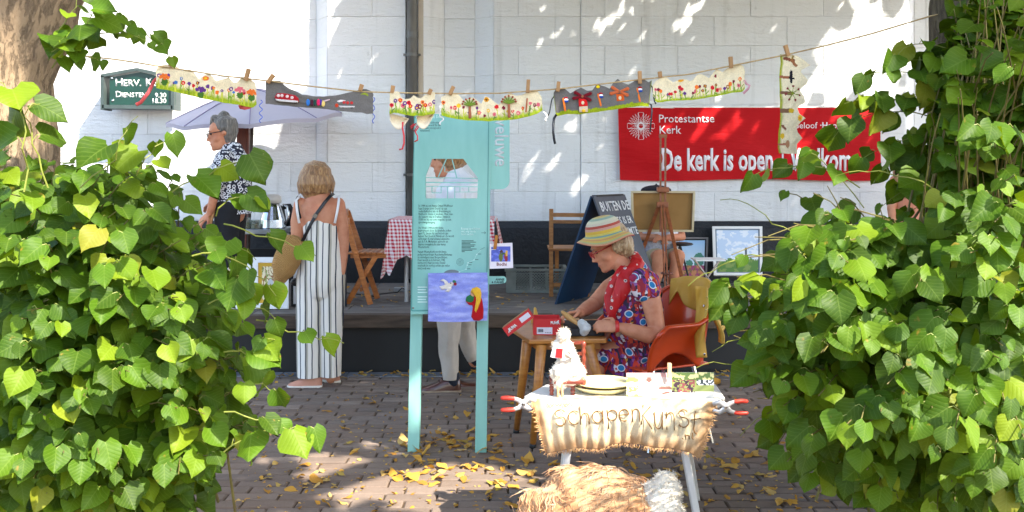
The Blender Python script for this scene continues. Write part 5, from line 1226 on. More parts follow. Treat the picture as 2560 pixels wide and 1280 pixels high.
def peg(x0, y0, x1, y1, dep, label, w=9, mat=None):
    p0, p1 = P(x0, y0, dep), P(x1, y1, dep); t = thing('clothespin', label, 'clothespin', p1, 'wooden clothespins'); m = mat or PIN; up = (p0 - p1).normalized()
    for s in (-1, 1):
        mb = MB(); a = p1 + V(0, s * .0055, 0); b = p0 + V(0, s * .009, 0); mb.bar(a, b, w * px(dep), .0055, (0, 1, 0), .0012); mb.build('half', m, t)
    mb = MB(); c = p1.lerp(p0, .45); mb.tube([c - V(.005, 0, 0) * 1.1, c + V(.005, 0, 0) * 1.1], .0085, 8); mb.build('spring', STEEL, t); return t
PG = [((439, 141), (425, 166), 'left end of the poppy strip'), ((622, 172), (614, 202), 'right end of the poppy strip'), ((684, 187), (669, 207), 'left end of the grey bus strip'), ((905, 211), (900, 227), 'right end of the grey bus strip'),
      ((983, 214), (980, 233), 'left tip of the small folded crown'), ((1078, 223), (1072, 236), 'right tip of the small folded crown'), ((1134, 216), (1124, 237), 'left end of the two-tree strip'), ((1321, 199), (1319, 232), 'right end of the two-tree strip'),
      ((1397, 204), (1394, 229), 'left end of the windmill strip'), ((1599, 178), (1600, 209), 'right end of the windmill strip'), ((1649, 179), (1651, 194), 'left end of the tulip strip'), ((1826, 142), (1828, 170), 'right end of the tulip strip'), ((1963, 113), (1971, 140), 'top of the hanging bird strip')]
for a, b, w in PG: peg(*a, *b, LD - .018, 'wooden clothespin on the line at the ' + w)

# ------------------------------------------------------------------ felt picture and photo card on the sign
d = 5.19
def wp(u, v): return 1070 + 148 * u + 2 * math.sin(v * 3), 803 - 120 * v + 2 * math.sin(u * 4)
t = thing('felt_picture', 'blue felt picture of a white dove and a yellow haired figure on the turquoise sign', 'felt picture', P(1144, 803, d))
mb = MB()
for i in range(70):
    for j in range(56):
        u, v = (i + .5) / 70, (j + .5) / 56; n1 = noise.fractal(Vector((u * 3, v * 10, 1)), 1, 2, 4); b = C(134, 142, 214); w = C(176, 184, 236); q_ = max(0, min(1, .35 + n1 * .9)); mb.col = tuple(a + (c - a) * q_ for a, c in zip(b, w))
        mb.add([P(*wp((i + a) / 70, (j + c) / 56), d + .003 * noise.noise(Vector(((i + a) * .15, (j + c) * .2, 0)))) for a, c in ((0, 0), (1, 0), (1, 1), (0, 1))], [(0, 1, 2, 3)])
mb.col = C(140, 146, 210); mb.prism([P(*wp(a, c), d + .004) for a, c in ((0, 0), (1, 0), (1, 1), (0, 1))], (0, -1, 0), .008); mb.build('felt_cloth', FELT, t)
dl2 = d - .004; WD = C(226, 218, 206)
o = blob('felt_dove', [(1098, 716), (1110, 713), (1122, 708), (1130, 704), (1134, 710), (1129, 718), (1118, 722), (1104, 724)], dl2, WD, t)
blob('dove_wing', [(1100, 701), (1108, 697), (1117, 702), (1123, 710), (1112, 712), (1110, 704)], dl2 - .002, WD, o); blob('dove_wing', [(1112, 722), (1124, 716), (1130, 720), (1122, 730), (1112, 728), (1119, 724)], dl2 - .002, WD, o); blob('dove_eye', ell(1127, 708, 1.6), dl2 - .005, C(40, 40, 40), o, .001)
blob('felt_leaf', ell(1136, 704, 5, 3.5, rot=.5), dl2, C(60, 120, 90), t); blob('felt_berry', ell(1138, 710, 4), dl2 - .002, C(150, 24, 40), t)
blob('felt_robe', [(1182, 768), (1179, 756), (1180, 742), (1188, 734), (1200, 736), (1206, 750), (1209, 776), (1208, 796), (1198, 802), (1184, 801), (1178, 792)], dl2, C(176, 22, 30), t); blob('felt_sleeve', [(1166, 754), (1180, 756), (1186, 764), (1172, 762), (1163, 752)], dl2 - .003, C(170, 22, 30), t)
blob('felt_bundle', [(1164, 750), (1166, 742), (1176, 736), (1186, 742), (1184, 752), (1176, 758), (1166, 756)], dl2 - .003, C(40, 110, 70), t); blob('felt_face', ell(1182, 734, 6, 8), dl2 - .003, C(222, 170, 130), t)
blob('felt_hair', [(1176, 730), (1180, 721), (1192, 717), (1201, 722), (1204, 734), (1202, 752), (1196, 768), (1190, 782), (1186, 776), (1190, 762), (1190, 744), (1187, 730)], dl2 - .005, C(232, 178, 52), t, .006)
d = 5.2; t = thing('photo_card', 'white picture card of an embracing couple pegged beside the sign', 'card', P(1252, 668, d))
cq = [(1224, 672), (1283, 670), (1281, 607), (1224, 609)]
mb = MB(); mb.prism(q(cq, d), n0, .002); mb.build('card', M('card_stock', C(238, 228, 232), rough=.6), t)
CARDM = PRINT; mb = MB(); x0, x1, y0, y1 = 1228, 1276, 654, 616
for i in range(28):
    for j in range(22):
        u, v = (i + .5) / 28, (j + .5) / 22; n1 = noise.noise(Vector((u * 4, v * 5, 2))); c = C(84, 96, 190) if n1 < .1 else C(116, 128, 216)
        if ((u - .78) / .09) ** 2 + ((v - .32) / .34) ** 2 < 1: c = C(150, 30, 40)
        if ((u - .8) / .07) ** 2 + ((v - .55) / .2) ** 2 < 1: c = C(226, 176, 70)
        if ((u - .5) / .11) ** 2 + ((v - .3) / .3) ** 2 < 1: c = C(100, 110, 40)
        if ((u - .52) / .08) ** 2 + ((v - .66) / .1) ** 2 < 1: c = C(80, 44, 34)
        if ((u - .64) / .1) ** 2 + ((v - .52) / .08) ** 2 < 1: c = C(60, 90, 60)
        if u < .25 and v > .75 and n1 > -.1: c = C(220, 224, 236)
        mb.col = c; mb.add([P(x0 + (x1 - x0) * (i + a) / 28, y0 + (y1 - y0) * (j + b) / 22, d - .0006) for a, b in ((0, 0), (1, 0), (1, 1), (0, 1))], [(0, 1, 2, 3)])
mb.build('picture', PRINT, t); text('Bodhi', P(1254, 664, d), 11 * px(d), M('brown_print', C(130, 60, 60), rough=.6), t, align='CENTER', bold=.02, res=2)
peg(1242, 588, 1237, 623, d - .01, 'dark yellow clothespin holding the couple picture card', 8, M('yellow_pin', C(190, 120, 40), C(160, 96, 30), 8, .6))

# ------------------------------------------------------------------ people
def head_geo(mb, c, f, u, s=1.0, nose=1.0):
    f = Vector(f).normalized(); u = Vector(u); u = (u - f * u.dot(f)).normalized(); r = u.cross(f); c = Vector(c)
    Q = lambda a, b, h: c + (f * a + r * b + u * h) * s
    sec = [(-.122, .070, .045, .018), (-.116, .090, .02, .034), (-.098, .098, -.005, .046), (-.07, .098, -.035, .056), (-.04, .097, -.062, .063), (-.01, .095, -.082, .069), (.02, .094, -.094, .073), (.05, .094, -.098, .075), (.08, .082, -.092, .069), (.104, .056, -.07, .052), (.118, .02, -.035, .026)]
    n = 18; vs = []; fs = []
    for h, a, b, w in sec:
        for k in range(n):
            t = 2 * math.pi * k / n; ct, st = math.cos(t), math.sin(t); e = .85
            vs.append(Q((a + b) / 2 + (a - b) / 2 * math.copysign(abs(ct) ** e, ct), w * math.copysign(abs(st) ** e, st), h))
    for i in range(len(sec) - 1):
        for k in range(n): k2 = (k + 1) % n; fs.append((i * n + k, i * n + k2, (i + 1) * n + k2, (i + 1) * n + k))
    fs += [list(range(n))[::-1], [(len(sec) - 1) * n + k for k in range(n)]]; mb.add(vs, fs)
    mb.limb([Q(.088, 0, .03), Q(.104, 0, -.002), Q(.116 * nose, 0, -.028), Q(.100, 0, -.036)], [.009 * s, .011 * s, .014 * s, .011 * s], 10)
    for sgn in (-1, 1): mb.ball(Q(.095, sgn * .013, -.034), .009 * s, 8, 6); mb.ball(Q(-.012, sgn * .074, -.005), (.022 * s, .022 * s, .022 * s), 10, 6); mb.ball(Q(.05, sgn * .045, -.035), (.03 * s,) * 3, 8, 6); mb.limb([Q(.092, sgn * .012, .034), Q(.078, sgn * .05, .032)], .01 * s, 8)
    mb.limb([Q(.095, -.022, -.062), Q(.102, 0, -.060), Q(.095, .022, -.062)], .009 * s, 8); mb.limb([Q(.094, -.018, -.074), Q(.101, 0, -.075), Q(.094, .018, -.074)], .009 * s, 8); mb.ball(Q(.088, 0, -.102), .022 * s, 10, 6)
    return Q
def face_parts(Q, person, s=1.0, glasses=None, brow=None):
    for sgn in (-1, 1):
        mb = MB(); mb.ball(Q(.083, sgn * .032, .012), (.011 * s,) * 3, 10, 6); mb.build('eye', EYE, person, smooth=True)
    mb = MB(); mb.limb([Q(.102, -.018, -.0675), Q(.109, 0, -.0665), Q(.102, .018, -.0675)], .004 * s, 6); mb.build('mouth', LIP, person, smooth=True)
    if brow:
        for sgn in (-1, 1): mb = MB(); mb.limb([Q(.100, sgn * .016, .036), Q(.094, sgn * .046, .036)], .004 * s, 6); mb.build('eyebrow', brow, person)
    if glasses:
        mb = MB()
        for sgn in (-1, 1):
            ring = [Q(.115, sgn * (.033 + .025 * math.cos(a)), .008 + .02 * math.sin(a)) for a in [i * math.pi / 8 for i in range(17)]]; mb.tube(ring, .0028 * s, 6)
            mb.tube([Q(.114, sgn * .058, .016), Q(.06, sgn * .077, .014), Q(-.01, sgn * .08, .012)], .0032 * s, 6)
        mb.tube([Q(.115, -.008, .012), Q(.119, 0, .015), Q(.115, .008, .012)], .0028 * s, 6); g = mb.build('glasses', glasses, person, smooth=True)
def hand(mb, wrist, d, pn, side, curl=.6, s=1.0, thumb=1.0):
    """palm, four unequal bent fingers and a thumb; pn points out of the palm, side towards the thumb"""
    d = Vector(d).normalized(); pn = Vector(pn); pn = (pn - d * pn.dot(d)).normalized(); side = Vector(side); side = (side - d * side.dot(d) - pn * side.dot(pn)).normalized(); w = Vector(wrist)
    kn = w + d * .088 * s
    mb.limb([w, w + d * .03 * s, kn - d * .01 * s], [(.013 * s, .026 * s), (.015 * s, .036 * s), (.013 * s, .038 * s)], 12, ref=pn)
    for i, (o, L) in enumerate(((.029, .070), (.010, .080), (-.010, .075), (-.028, .058))):
        p = kn + side * o * s - d * (.002 if i in (1, 2) else .010) * s; a = .25 * curl; pts = [p - d * .015 * s]; 
        for q, b in ((.45, .55), (.30, .75), (.25, .55)):
            pts.append(p); v = d * math.cos(a) + pn * math.sin(a) + side * o * .6; p = p + v * L * q * s; a += curl * b * 1.1
        pts.append(p); mb.limb(pts, [.0095 * s, .0095 * s, .0088 * s, .0082 * s, .0072 * s], 8)
    t0 = w + d * .022 * s + side * .026 * s; t1 = t0 + (d * .55 + side * .75 + pn * .35 * thumb).normalized() * .036 * s; t2 = t1 + (d * .85 + side * .15 + pn * .5 * thumb).normalized() * .03 * s; t3 = t2 + (d * .9 - side * .15 + pn * .4 * thumb).normalized() * .024 * s
    mb.limb([t0, t1, t2, t3], [.013 * s, .0115 * s, .0105 * s, .0088 * s], 8)
def hairmat(name, c1, c2, c3=None):
    n = N(name); v = n.coord('Object', (60, 60, 7)); f = n.noise(v, 1.4, 5, .6); c = n.ramp(f, [(.28, c1), (.52, c2), (.72, c3 or c2)]); n.base(c); n.set(Roughness=.42); n.b.inputs['Sheen Weight'].default_value = .2
    n.bump(f, .9, .01); return n.m
def shoe(parent, heel, toe, L, mat, solem, pitch=0.0, w=.042, h=.075, lace=None, solec=.022):
    """heel: ground point under the heel; toe: horizontal direction; pitch lifts the heel"""
    heel = Vector(heel); t = Vector(toe).normalized(); R = Matrix.Rotation(pitch, 3, t.cross(Vector((0, 0, 1)))) if pitch else Matrix.Identity(3); sd = Vector((0, 0, 1)).cross(t)
    piv = heel + t * L * .75; Q = lambda a, b, z: piv + R @ (t * (a - L * .75) + sd * b + Vector((0, 0, z)))
    out = [(0, .55), (.06, .8), (.2, .86), (.4, .8), (.6, .95), (.78, 1.0), (.9, .8), (.97, .45), (1, .12)]
    mb = MB(); poly = [Q(a * L, b * w, 0) for a, b in out] + [Q(a * L, -b * w, 0) for a, b in out[::-1]]; n_ = (R @ Vector((0, 0, -1))); mb.prism(poly, n_, solec); mb.build('sole', solem, parent, bevel=.003)
    prof = [(0.01, .45, .62), (.07, .72, .95), (.2, .8, 1.0), (.32, .78, .95), (.45, .78, .8), (.6, .9, .58), (.78, .95, .42), (.9, .74, .34), (.97, .4, .24)]
    vs = []; fs = []; n = 12
    for a, b, hh in prof:
        for k in range(n):
            th = math.pi * k / (n - 1); vs.append(Q(a * L, -b * w * .97 * math.cos(th), solec + max(0, math.sin(th)) ** .7 * (hh * h - solec)))
    for i in range(len(prof) - 1):
        for k in range(n - 1): fs.append((i * n + k, (i + 1) * n + k, (i + 1) * n + k + 1, i * n + k + 1))
    fs += [list(range(n)), [(len(prof) - 1) * n + k for k in range(n)][::-1]]
    mb = MB(); mb.add(vs, fs); mb.build('shoe', mat, parent, smooth=True)
    if lace:
        mb = MB(); mb.tube([Q(L * .42, -w * .5, h * .72), Q(L * .46, 0, h * .86), Q(L * .42, w * .5, h * .72)], .004, 6); mb.tube([Q(L * .5, -w * .5, h * .62), Q(L * .53, 0, h * .74), Q(L * .5, w * .5, h * .62)], .004, 6); mb.build('lace', lace, parent)
def folds(amp, sx=6, sz=1.2, seed=0):
    return lambda co, no: amp * noise.noise(Vector((co.x * sx + seed, co.y * sx, co.z * sz))) + amp * .5 * noise.noise(Vector((co.x * sx * 2.6, co.y * sx * 2.6, co.z * sz * 2 + seed)))

# --- blonde woman in a striped jumpsuit, seen from behind
d = 6.9; k = px(d)
def W(x, y, o=0.0): return P(x, y, d) + V(0, o, 0)
pw = thing('person', 'blonde person seen from behind in a long striped jumpsuit with thin straps', 'person', W(795, 970) * V(1, 1, 0))
mb = MB(); X_ = (1, 0, 0)
mb.limb([W(797, 497), W(799, 512), W(800, 540), W(803, 575), W(805, 620)], [(.10, .06), (.150, .085), (.142, .098), (.122, .095), (.118, .09)], 20, X_)
mb.limb([W(797, 500, .0), W(793, 470, .02)], [.056, .052], 12); Q = head_geo(mb, W(790, 446, .03), (-.5, .86, -.05), (0, 0, 1), .95)
mb.limb([W(752, 510), W(742, 555), W(743, 590, -.01), W(730, 622, .14), W(728, 640, .24)], [.050, .046, .043, .036, .03], 14)
mb.limb([W(846, 509), W(855, 560, .01), W(859, 610, .01), W(857, 655, -.0), W(855, 680, -.01)], [.048, .044, .039, .032, .027], 14)
hand(mb, W(855, 684, -.01), (-.05, .02, -1), (-1, 0, 0), (0, 1, 0), .5, .95); hand(mb, W(727, 644, .25), (-.1, .6, -.7), (.3, 0, -.6), (1, 0, 0), .8, .92)
for x, o in ((783, 0), (826, .04)): mb.limb([W(x, 900, o), W(x - 2, 950, o)], [.04, .036], 10)
mb.fuse('body', SKIN2, pw, .0065, 5)
def m_stripes():
    n = N('striped_jumpsuit'); s = n.n('SeparateXYZ'); n.l(n.coord('Object'), s.inputs[0]); w = n.math('ADD', n.math('MULTIPLY', s.outputs[0], 1.0), n.math('MULTIPLY', n.noise(n.coord('Object'), 5, 2), .012))
    fr = n.math('FRACT', n.math('MULTIPLY', w, 24)); thin = n.math('LESS_THAN', n.math('ABSOLUTE', n.math('SUBTRACT', fr, .5)), .085); fr2 = n.math('FRACT', n.math('MULTIPLY', w, 12)); grey = n.math('LESS_THAN', n.math('ABSOLUTE', n.math('SUBTRACT', fr2, .3)), .13)
    c = n.mix(n.math('MULTIPLY', grey, .75), C(232, 226, 216), C(158, 152, 132)); c = n.mix(thin, c, C(34, 40, 60)); n.base(c); n.set(Roughness=.8); n.bump(n.noise(n.coord('Object', (7, 7, 2)), 3, 4), .5, .02); return n.m
mb = MB(); mb.limb([W(802, 566), W(804, 590), W(806, 615), W(804, 650), W(802, 690), W(802, 712)], [(.130, .106), (.124, .103), (.128, .102), (.155, .122), (.172, .135), (.17, .13)], 24, X_)
mb.limb([W(774, 690), W(773, 760), W(773, 850), W(774, 958)], [(.098, .115), (.093, .105), (.088, .095), (.088, .092)], 18, X_); mb.limb([W(828, 690, .01), W(827, 760, .02), W(824, 850, .03), W(822, 956, .03)], [(.098, .115), (.088, .105), (.076, .095), (.068, .09)], 18, X_)
mb.fuse('jumpsuit', m_stripes(), pw, .009, 4, disp=folds(.016, 9, 1.0, 3), cut=W(0, 941).z)
STR = M('white_strap', C(232, 228, 224), rough=.7)
for pts in ([(757, 556, -.115), (751, 525, -.108), (747, 500, -.085), (752, 490, -.03)], [(844, 556, -.11), (850, 525, -.1), (852, 500, -.075), (848, 489, -.02)]):
    mb = MB(); mb.tube([W(*p) for p in pts], [(.004, .009)] * 4, 8, True, (0, 1, 0)); mb.build('strap', STR, pw, smooth=True)
BLOND = hairmat('blonde_hair', C(98, 66, 36), C(152, 110, 66), C(194, 152, 102))
mb = MB(); hs = [(436, 40, 38, 790), (446, 43, 41, 788), (460, 45, 42, 788), (474, 44, 36, 789), (484, 36, 24, 790)]
mb.limb([W(x, y, .015) for y, a, b, x in hs], [(a * k, b * k) for y, a, b, x in hs], 26, X_)
rn = random.Random(1)
for i in range(90):
    a = rn.uniform(0, 2 * math.pi); r = 41.5 * k; p = W(789, 440, .015) + V(math.cos(a) * r * .96, math.sin(a) * r * .9, 0); q = W(789, 478 + rn.uniform(-4, 9), .015) + V(math.cos(a) * r * 1.02, math.sin(a) * r * .8, 0); mb.limb([p, p.lerp(q, .5) + V(math.cos(a), math.sin(a), 0) * .012, q], [.007, .008, .004], 7)
mb.fuse('hair', BLOND, pw, .005, 2, disp=lambda co, no: .002 * noise.noise(Vector((co.x * 70, co.y * 70, co.z * 4))))
PINKS = M('dusty_pink_leather', C(202, 142, 116), C(186, 126, 102), 8, .5); SOLEW = M('white_sole', C(222, 214, 200), rough=.6)
shoe(pw, W(806, 0) * V(1, 0, 0) + V(0, d, 0), (-1, -.06, 0), .25, PINKS, SOLEW, w=.046, h=.118, lace=PINKS); shoe(pw, V(W(838, 0).x, d + .13, 0), (-.75, .5, 0), .24, PINKS, SOLEW, w=.045, h=.118)
# her straw bag, held at her side
def m_straw():
    n = N('woven_straw'); v = n.coord('Object', (1, 1, 1)); s = n.n('SeparateXYZ'); n.l(v, s.inputs[0]); a = n.math('SINE', n.math('MULTIPLY', s.outputs[2], 560)); b = n.math('SINE', n.math('MULTIPLY', n.math('ADD', s.outputs[0], s.outputs[1]), 380)); w = n.math('MULTIPLY', a, b)
    c = n.mix(n.math('MULTIPLY_ADD', w, .4, .45), C(150, 104, 48), C(216, 166, 96)); c = n.mix(.35, c, n.mix(n.noise(v, 9, 3), C(170, 120, 62), C(224, 180, 110))); n.base(c); n.set(Roughness=.8); n.bump(w, .8, .006); return n.m
bg_ = thing('straw_bag', 'woven straw shoulder bag on black straps at the side of the striped jumpsuit', 'bag', W(715, 700, -.05))
mb = MB(); mb.limb([W(708, 690, -.08), W(716, 668, -.09), W(728, 640, -.1), W(745, 603, -.1)], [(.055, .075), (.085, .09), (.098, .088), (.094, .05)], 22, (1, 0, .3)); mb.fuse('basket', m_straw(), bg_, .007, 5, disp=folds(.008, 10, 8))
BLKL = M('black_leather', C(26, 26, 30), rough=.4)
def strap(pts, w): 
    mb = MB(); mb.tube([W(*p) for p in pts], [(.003, w)] * len(pts), 8, True, (0, 1, 0)); mb.build('strap', BLKL, bg_, smooth=True)
strap([(766, 600, -.13), (785, 560, -.125), (800, 532, -.118), (818, 506, -.105), (830, 490, -.07), (834, 484, -.0)], .012); strap([(757, 545, -.09), (753, 525, -.1), (747, 502, -.075), (748, 490, -.02)], .012)
mb = MB(); mb.box(W(797, 538, -.125), (.03, .008, .03), Matrix.Rotation(.5, 3, 'Y')); mb.build('buckle', STEEL, bg_); mb = MB(); mb.ball(W(738, 706, .02), (.04, .03, .03), 10, 8); mb.build('pouch', BLKL, bg_, smooth=True)

# --- man walking behind the sign
d = 6.83; k = px(d)
pm = thing('person', 'person in white shirt and beige trousers walking behind the turquoise sign', 'person', W(1130, 970) * V(1, 1, 0))
mb = MB(); Q = head_geo(mb, W(1118, 396), (-.97, -.12, -.22), (-.2, 0, 1), 1.02)
mb.limb([W(1130, 425), W(1140, 455)], [.058, .062], 12); mb.limb([W(1148, 500), W(1150, 560), W(1152, 680)], [(.12, .13), (.12, .14), (.12, .14)], 16, X_)
mb.limb([W(1140, 480, -.19), W(1160, 560, -.22), W(1120, 620, -.2), W(1100, 635, -.16)], [.05, .045, .037, .03], 12); hand(mb, W(1097, 637, -.15), (-1, 0, -.2), (0, .3, -1), (0, 1, 0), .6)
mb.limb([W(1130, 900, -.08), W(1134, 948, -.08)], [.045, .042], 10); mb.limb([W(1172, 870, .1), W(1184, 912, .1)], [.045, .042], 10)
mb.fuse('body', SKIN2, pm, .007, 4); face_parts(Q, pm)
SHIRT = M('white_shirt', C(226, 228, 232), C(210, 214, 222), 5, .8, .4, 12, dist=.02)
mb = MB(); mb.limb([W(1138, 440), W(1146, 466), W(1150, 540), W(1152, 620), W(1150, 690)], [(.085, .08), (.165, .195), (.165, .175), (.16, .17), (.155, .165)], 20, X_); mb.limb([W(1142, 478, -.18), W(1162, 555, -.215), W(1130, 612, -.2)], [.066, .06, .055], 12); mb.limb([W(1142, 478, .18), W(1150, 555, .215), W(1110, 602, .2)], [.066, .06, .055], 12)
mb.fuse('shirt', SHIRT, pm, .009, 3, disp=folds(.012, 9, 7, 5))
BEI = M('beige_trousers', C(186, 174, 160), C(166, 154, 140), 6, .85, .4, 14, dist=.02)
mb = MB(); mb.limb([W(1150, 680), W(1148, 720)], [(.155, .16), (.15, .15)], 18, X_); mb.limb([W(1138, 720, -.08), W(1125, 800, -.09), W(1124, 860, -.09), W(1130, 950, -.08)], [(.105, .10), (.085, .085), (.070, .07), (.056, .062)], 16, X_); mb.limb([W(1160, 720, .09), W(1162, 800, .1), W(1160, 830, .1), W(1180, 895, .1)], [(.1, .1), (.072, .085), (.07, .07), (.058, .06)], 16, X_)
mb.fuse('trousers', BEI, pm, .009, 3, disp=folds(.012, 12, 5, 8), cut=W(0, 941).z)
mb = MB(); hs = [(350, 12), (358, 32), (376, 43), (395, 44), (412, 36), (424, 22)]; mb.limb([W(1126 + (y - 350) * .08, y) for y, r in hs], [(r * k, r * k * .92) for y, r in hs], 20, X_)
mb.fuse('hair', hairmat('light_brown_hair', C(104, 68, 36), C(160, 116, 70), C(190, 150, 100)), pm, .007, 2, disp=lambda co, no: .006 * noise.noise(Vector((co.x * 40, co.y * 40, co.z * 8))))
BRN = M('brown_leather', C(86, 42, 28), C(62, 28, 18), 8, .3, .08, 60, coat=.3); SOLEB = M('tan_sole', C(164, 144, 120), C(120, 96, 74), 10, .7); NAVY = M('navy_sock', C(22, 26, 38), rough=.9)
shoe(pm, V(W(1155, 0).x, d - .08, 0), (-1, -.05, 0), .30, BRN, SOLEB, w=.052, h=.12, lace=M('dark_lace', C(50, 26, 20), rough=.7)); shoe(pm, V(W(1216, 0).x, d + .1, .0), (-1, 0, 0), .29, BRN, SOLEB, pitch=.62, w=.052, h=.12)
mb = MB(); mb.limb([W(1132, 930, -.08), W(1136, 952, -.08)], [.05, .047], 12); mb.build('sock', NAVY, pm, smooth=True); mb = MB(); mb.limb([W(1180, 893, .1), W(1187, 908, .1)], [.05, .048], 12); mb.build('sock', NAVY, pm, smooth=True)

# --- grey haired woman on the stage
d = 7.85; k = px(d)
pg = thing('person', 'grey haired person with glasses in a black and white patterned blouse', 'person', (W(580, 0).x, d, STAGE_Z))
mb = MB(); Q = head_geo(mb, W(556, 334), (-.93, -.3, -.22), (-.2, 0, 1), 1.03, 1.05)
mb.limb([W(574, 362), W(580, 382)], [.055, .06], 12); mb.limb([W(580, 412), W(580, 450), W(578, 530)], [(.09, .12), (.11, .12), (.12, .13)], 16, X_)
mb.limb([W(572, 405, -.17), W(562, 450, -.2), W(556, 480, -.2), W(545, 520, -.18), W(540, 530, -.17)], [.05, .043, .038, .032, .027], 12); hand(mb, W(539, 532, -.17), (-.7, 0, -.7), (.3, .5, -.4), (0, -1, .2), .9)
mb.limb([W(572, 405, .17), W(562, 455, .2), W(540, 500, .15)], [.05, .043, .035], 12); hand(mb, W(536, 506, .14), (-.9, 0, -.4), (0, -.5, -.6), (0, -1, 0), .8)
mb.fuse('body', SKIN2, pg, .007, 4); GREYH = hairmat('grey_hair', C(58, 54, 52), C(104, 98, 92), C(150, 142, 132)); face_parts(Q, pg, 1.03, M('dark_glasses_frame', C(30, 26, 30), rough=.3), GREYH)
mb = MB(); f_ = V(-.93, -.3, 0).normalized(); c0 = W(560, 326)
mb.limb([c0 - f_ * .035 + V(0, 0, -.075), c0 - f_ * .03 + V(0, 0, -.03), c0 - f_ * .012 + V(0, 0, .03), c0 - f_ * .002 + V(0, 0, .085), c0 + V(0, 0, .115)], [(.06, .07), (.085, .083), (.105, .088), (.095, .08), (.05, .05)], 20, f_)
mb.limb([c0 + f_ * .07 + V(0, 0, .085), c0 + f_ * .09 + V(0, 0, .055)], [.045, .022], 12)
mb.fuse('hair', GREYH, pg, .006, 2, disp=lambda co, no: .005 * noise.noise(Vector((co.x * 40, co.y * 40, co.z * 20))))
def m_leo():
    n = N('spotted_blouse'); v = n.coord('Object'); o = n.n('TexVoronoi', feature='F1', i_Scale=38, i_Randomness=.9); n.l(v, o.inputs['Vector']); r = n.ramp(o.outputs[0], [(0, (0, 0, 0)), (.28, (0, 0, 0)), (.33, (1, 1, 1)), (.52, (1, 1, 1)), (.57, (0, 0, 0))]); n.base(n.mix(r, C(24, 26, 46), C(222, 222, 226))); n.set(Roughness=.8); n.bump(n.noise(v, 14, 3), .4, .02); return n.m
mb = MB(); mb.limb([W(581, 376), W(582, 396), W(579, 440), W(578, 490), W(576, 545)], [(.09, .08), (.14, .19), (.15, .17), (.155, .17), (.165, .175)], 20, X_); mb.limb([W(576, 398, -.16), W(564, 446, -.205)], [.084, .074], 12); mb.limb([W(576, 398, .16), W(564, 446, .205)], [.075, .07], 12)
mb.fuse('blouse', m_leo(), pg, .009, 3, disp=folds(.012, 9, 4, 2), cut=W(0, 534).z)
BLKT = M('black_trousers', C(20, 20, 24), C(30, 30, 34), 6, .9)
mb = MB()
for o in (-.09, .09): mb.limb([W(576, 520, o), W(576, 600, o), V(W(578, 0).x, d + o, STAGE_Z + .05)], [.11, .09, .07], 14)
mb.fuse('trousers', BLKT, pg, .012, 3)
for o in (-.09, .09): shoe(pg, V(W(592, 0).x, d + o, STAGE_Z), (-1, 0, 0), .25, BLACK, BLACK)
mb = MB(); mb.bar(W(552, 512, -.16), W(534, 580, -.16), .02, .03, (1, 0, 0)); tag(mb.build('wooden_stick', WOODL, None, W(534, 580, -.16)), 'pale wooden stick held by the grey haired person', 'stick')

# --- painter sitting behind the canvas
d = 8.95; k = px(d)
pp = thing('person', 'person in black beret and shorts sitting behind the easel canvas', 'person', (W(1650, 0).x, d, STAGE_Z))
mb = MB(); Q = head_geo(mb, W(1642, 498), (.05, -1, -.25), (0, -.2, 1), 1.0); mb.limb([W(1643, 525), W(1645, 545)], [.055, .06], 12); mb.limb([W(1646, 560), W(1648, 610), W(1650, 640)], [(.17, .11), (.16, .12), (.17, .13)], 16, X_)
for s in (-1, 1):
    mb.limb([W(1646 + s * 46, 555), W(1650 + s * 52, 592, -.05), W(1648 + s * 12, 590, -.22)], [.05, .042, .032], 12); hand(mb, W(1648 + s * 10, 590, -.24), (-s, -.4, 0), (0, .3, -1), (0, -1, 0), .8)
    kx = 1656 + s * 22; mb.limb([W(1650 + s * 22, 645, 0), W(kx, 632, -.36), W(kx - 6, 680, -.33), V(W(kx - 10, 0).x, d - .31, STAGE_Z + .06)], [.08, .068, .056, .04], 14)
mb.fuse('body', SKIN2, pp, .008, 4); face_parts(Q, pp)
mb = MB(); mb.ball(W(1640, 476), (.145, .14, .05), 18, 8); mb.limb([W(1640, 464), W(1641, 458)], [.012, .006], 6); mb.fuse('beret', M('black_felt_beret', C(26, 26, 36), rough=.95), pp, .008, 3)
mb = MB(); mb.limb([W(1646, 548), W(1647, 570), W(1649, 620), W(1650, 650)], [(.13, .09), (.19, .13), (.18, .14), (.18, .14)], 18, X_); mb.fuse('shirt', M('white_print_shirt', C(226, 226, 232), C(80, 84, 110), 9, .85), pp, .01, 3)
mb = MB()
for s in (-1, 1): mb.limb([W(1650 + s * 22, 648, .02), W(1655 + s * 22, 637, -.26)], [.095, .085], 14)
mb.fuse('shorts', M('khaki_shorts', C(190, 178, 146), C(160, 148, 118), 9, .9), pp, .01, 2)
for s in (-1, 1): shoe(pp, V(W(1648 + s * 22, 0).x, d - .26, STAGE_Z), (0, -1, 0), .26, BLACK, BLACK)
t = thing('camp_stool', 'low black camp stool under the sitting painter', 'stool', (W(1650, 0).x, d, STAGE_Z)); zs = W(0, 668).z
mb = MB(); mb.box((W(1650, 0).x, d, zs), (.36, .3, .03), None, .008); mb.build('seat', BLACK, t)
for sx in (-.15, .15):
    for sy in (-.12, .12): mb = MB(); mb.tube([(W(1650, 0).x + sx, d + sy, zs), (W(1650, 0).x - sx * .9, d + sy, STAGE_Z)], .01, 6); mb.build('leg', ALU, t)

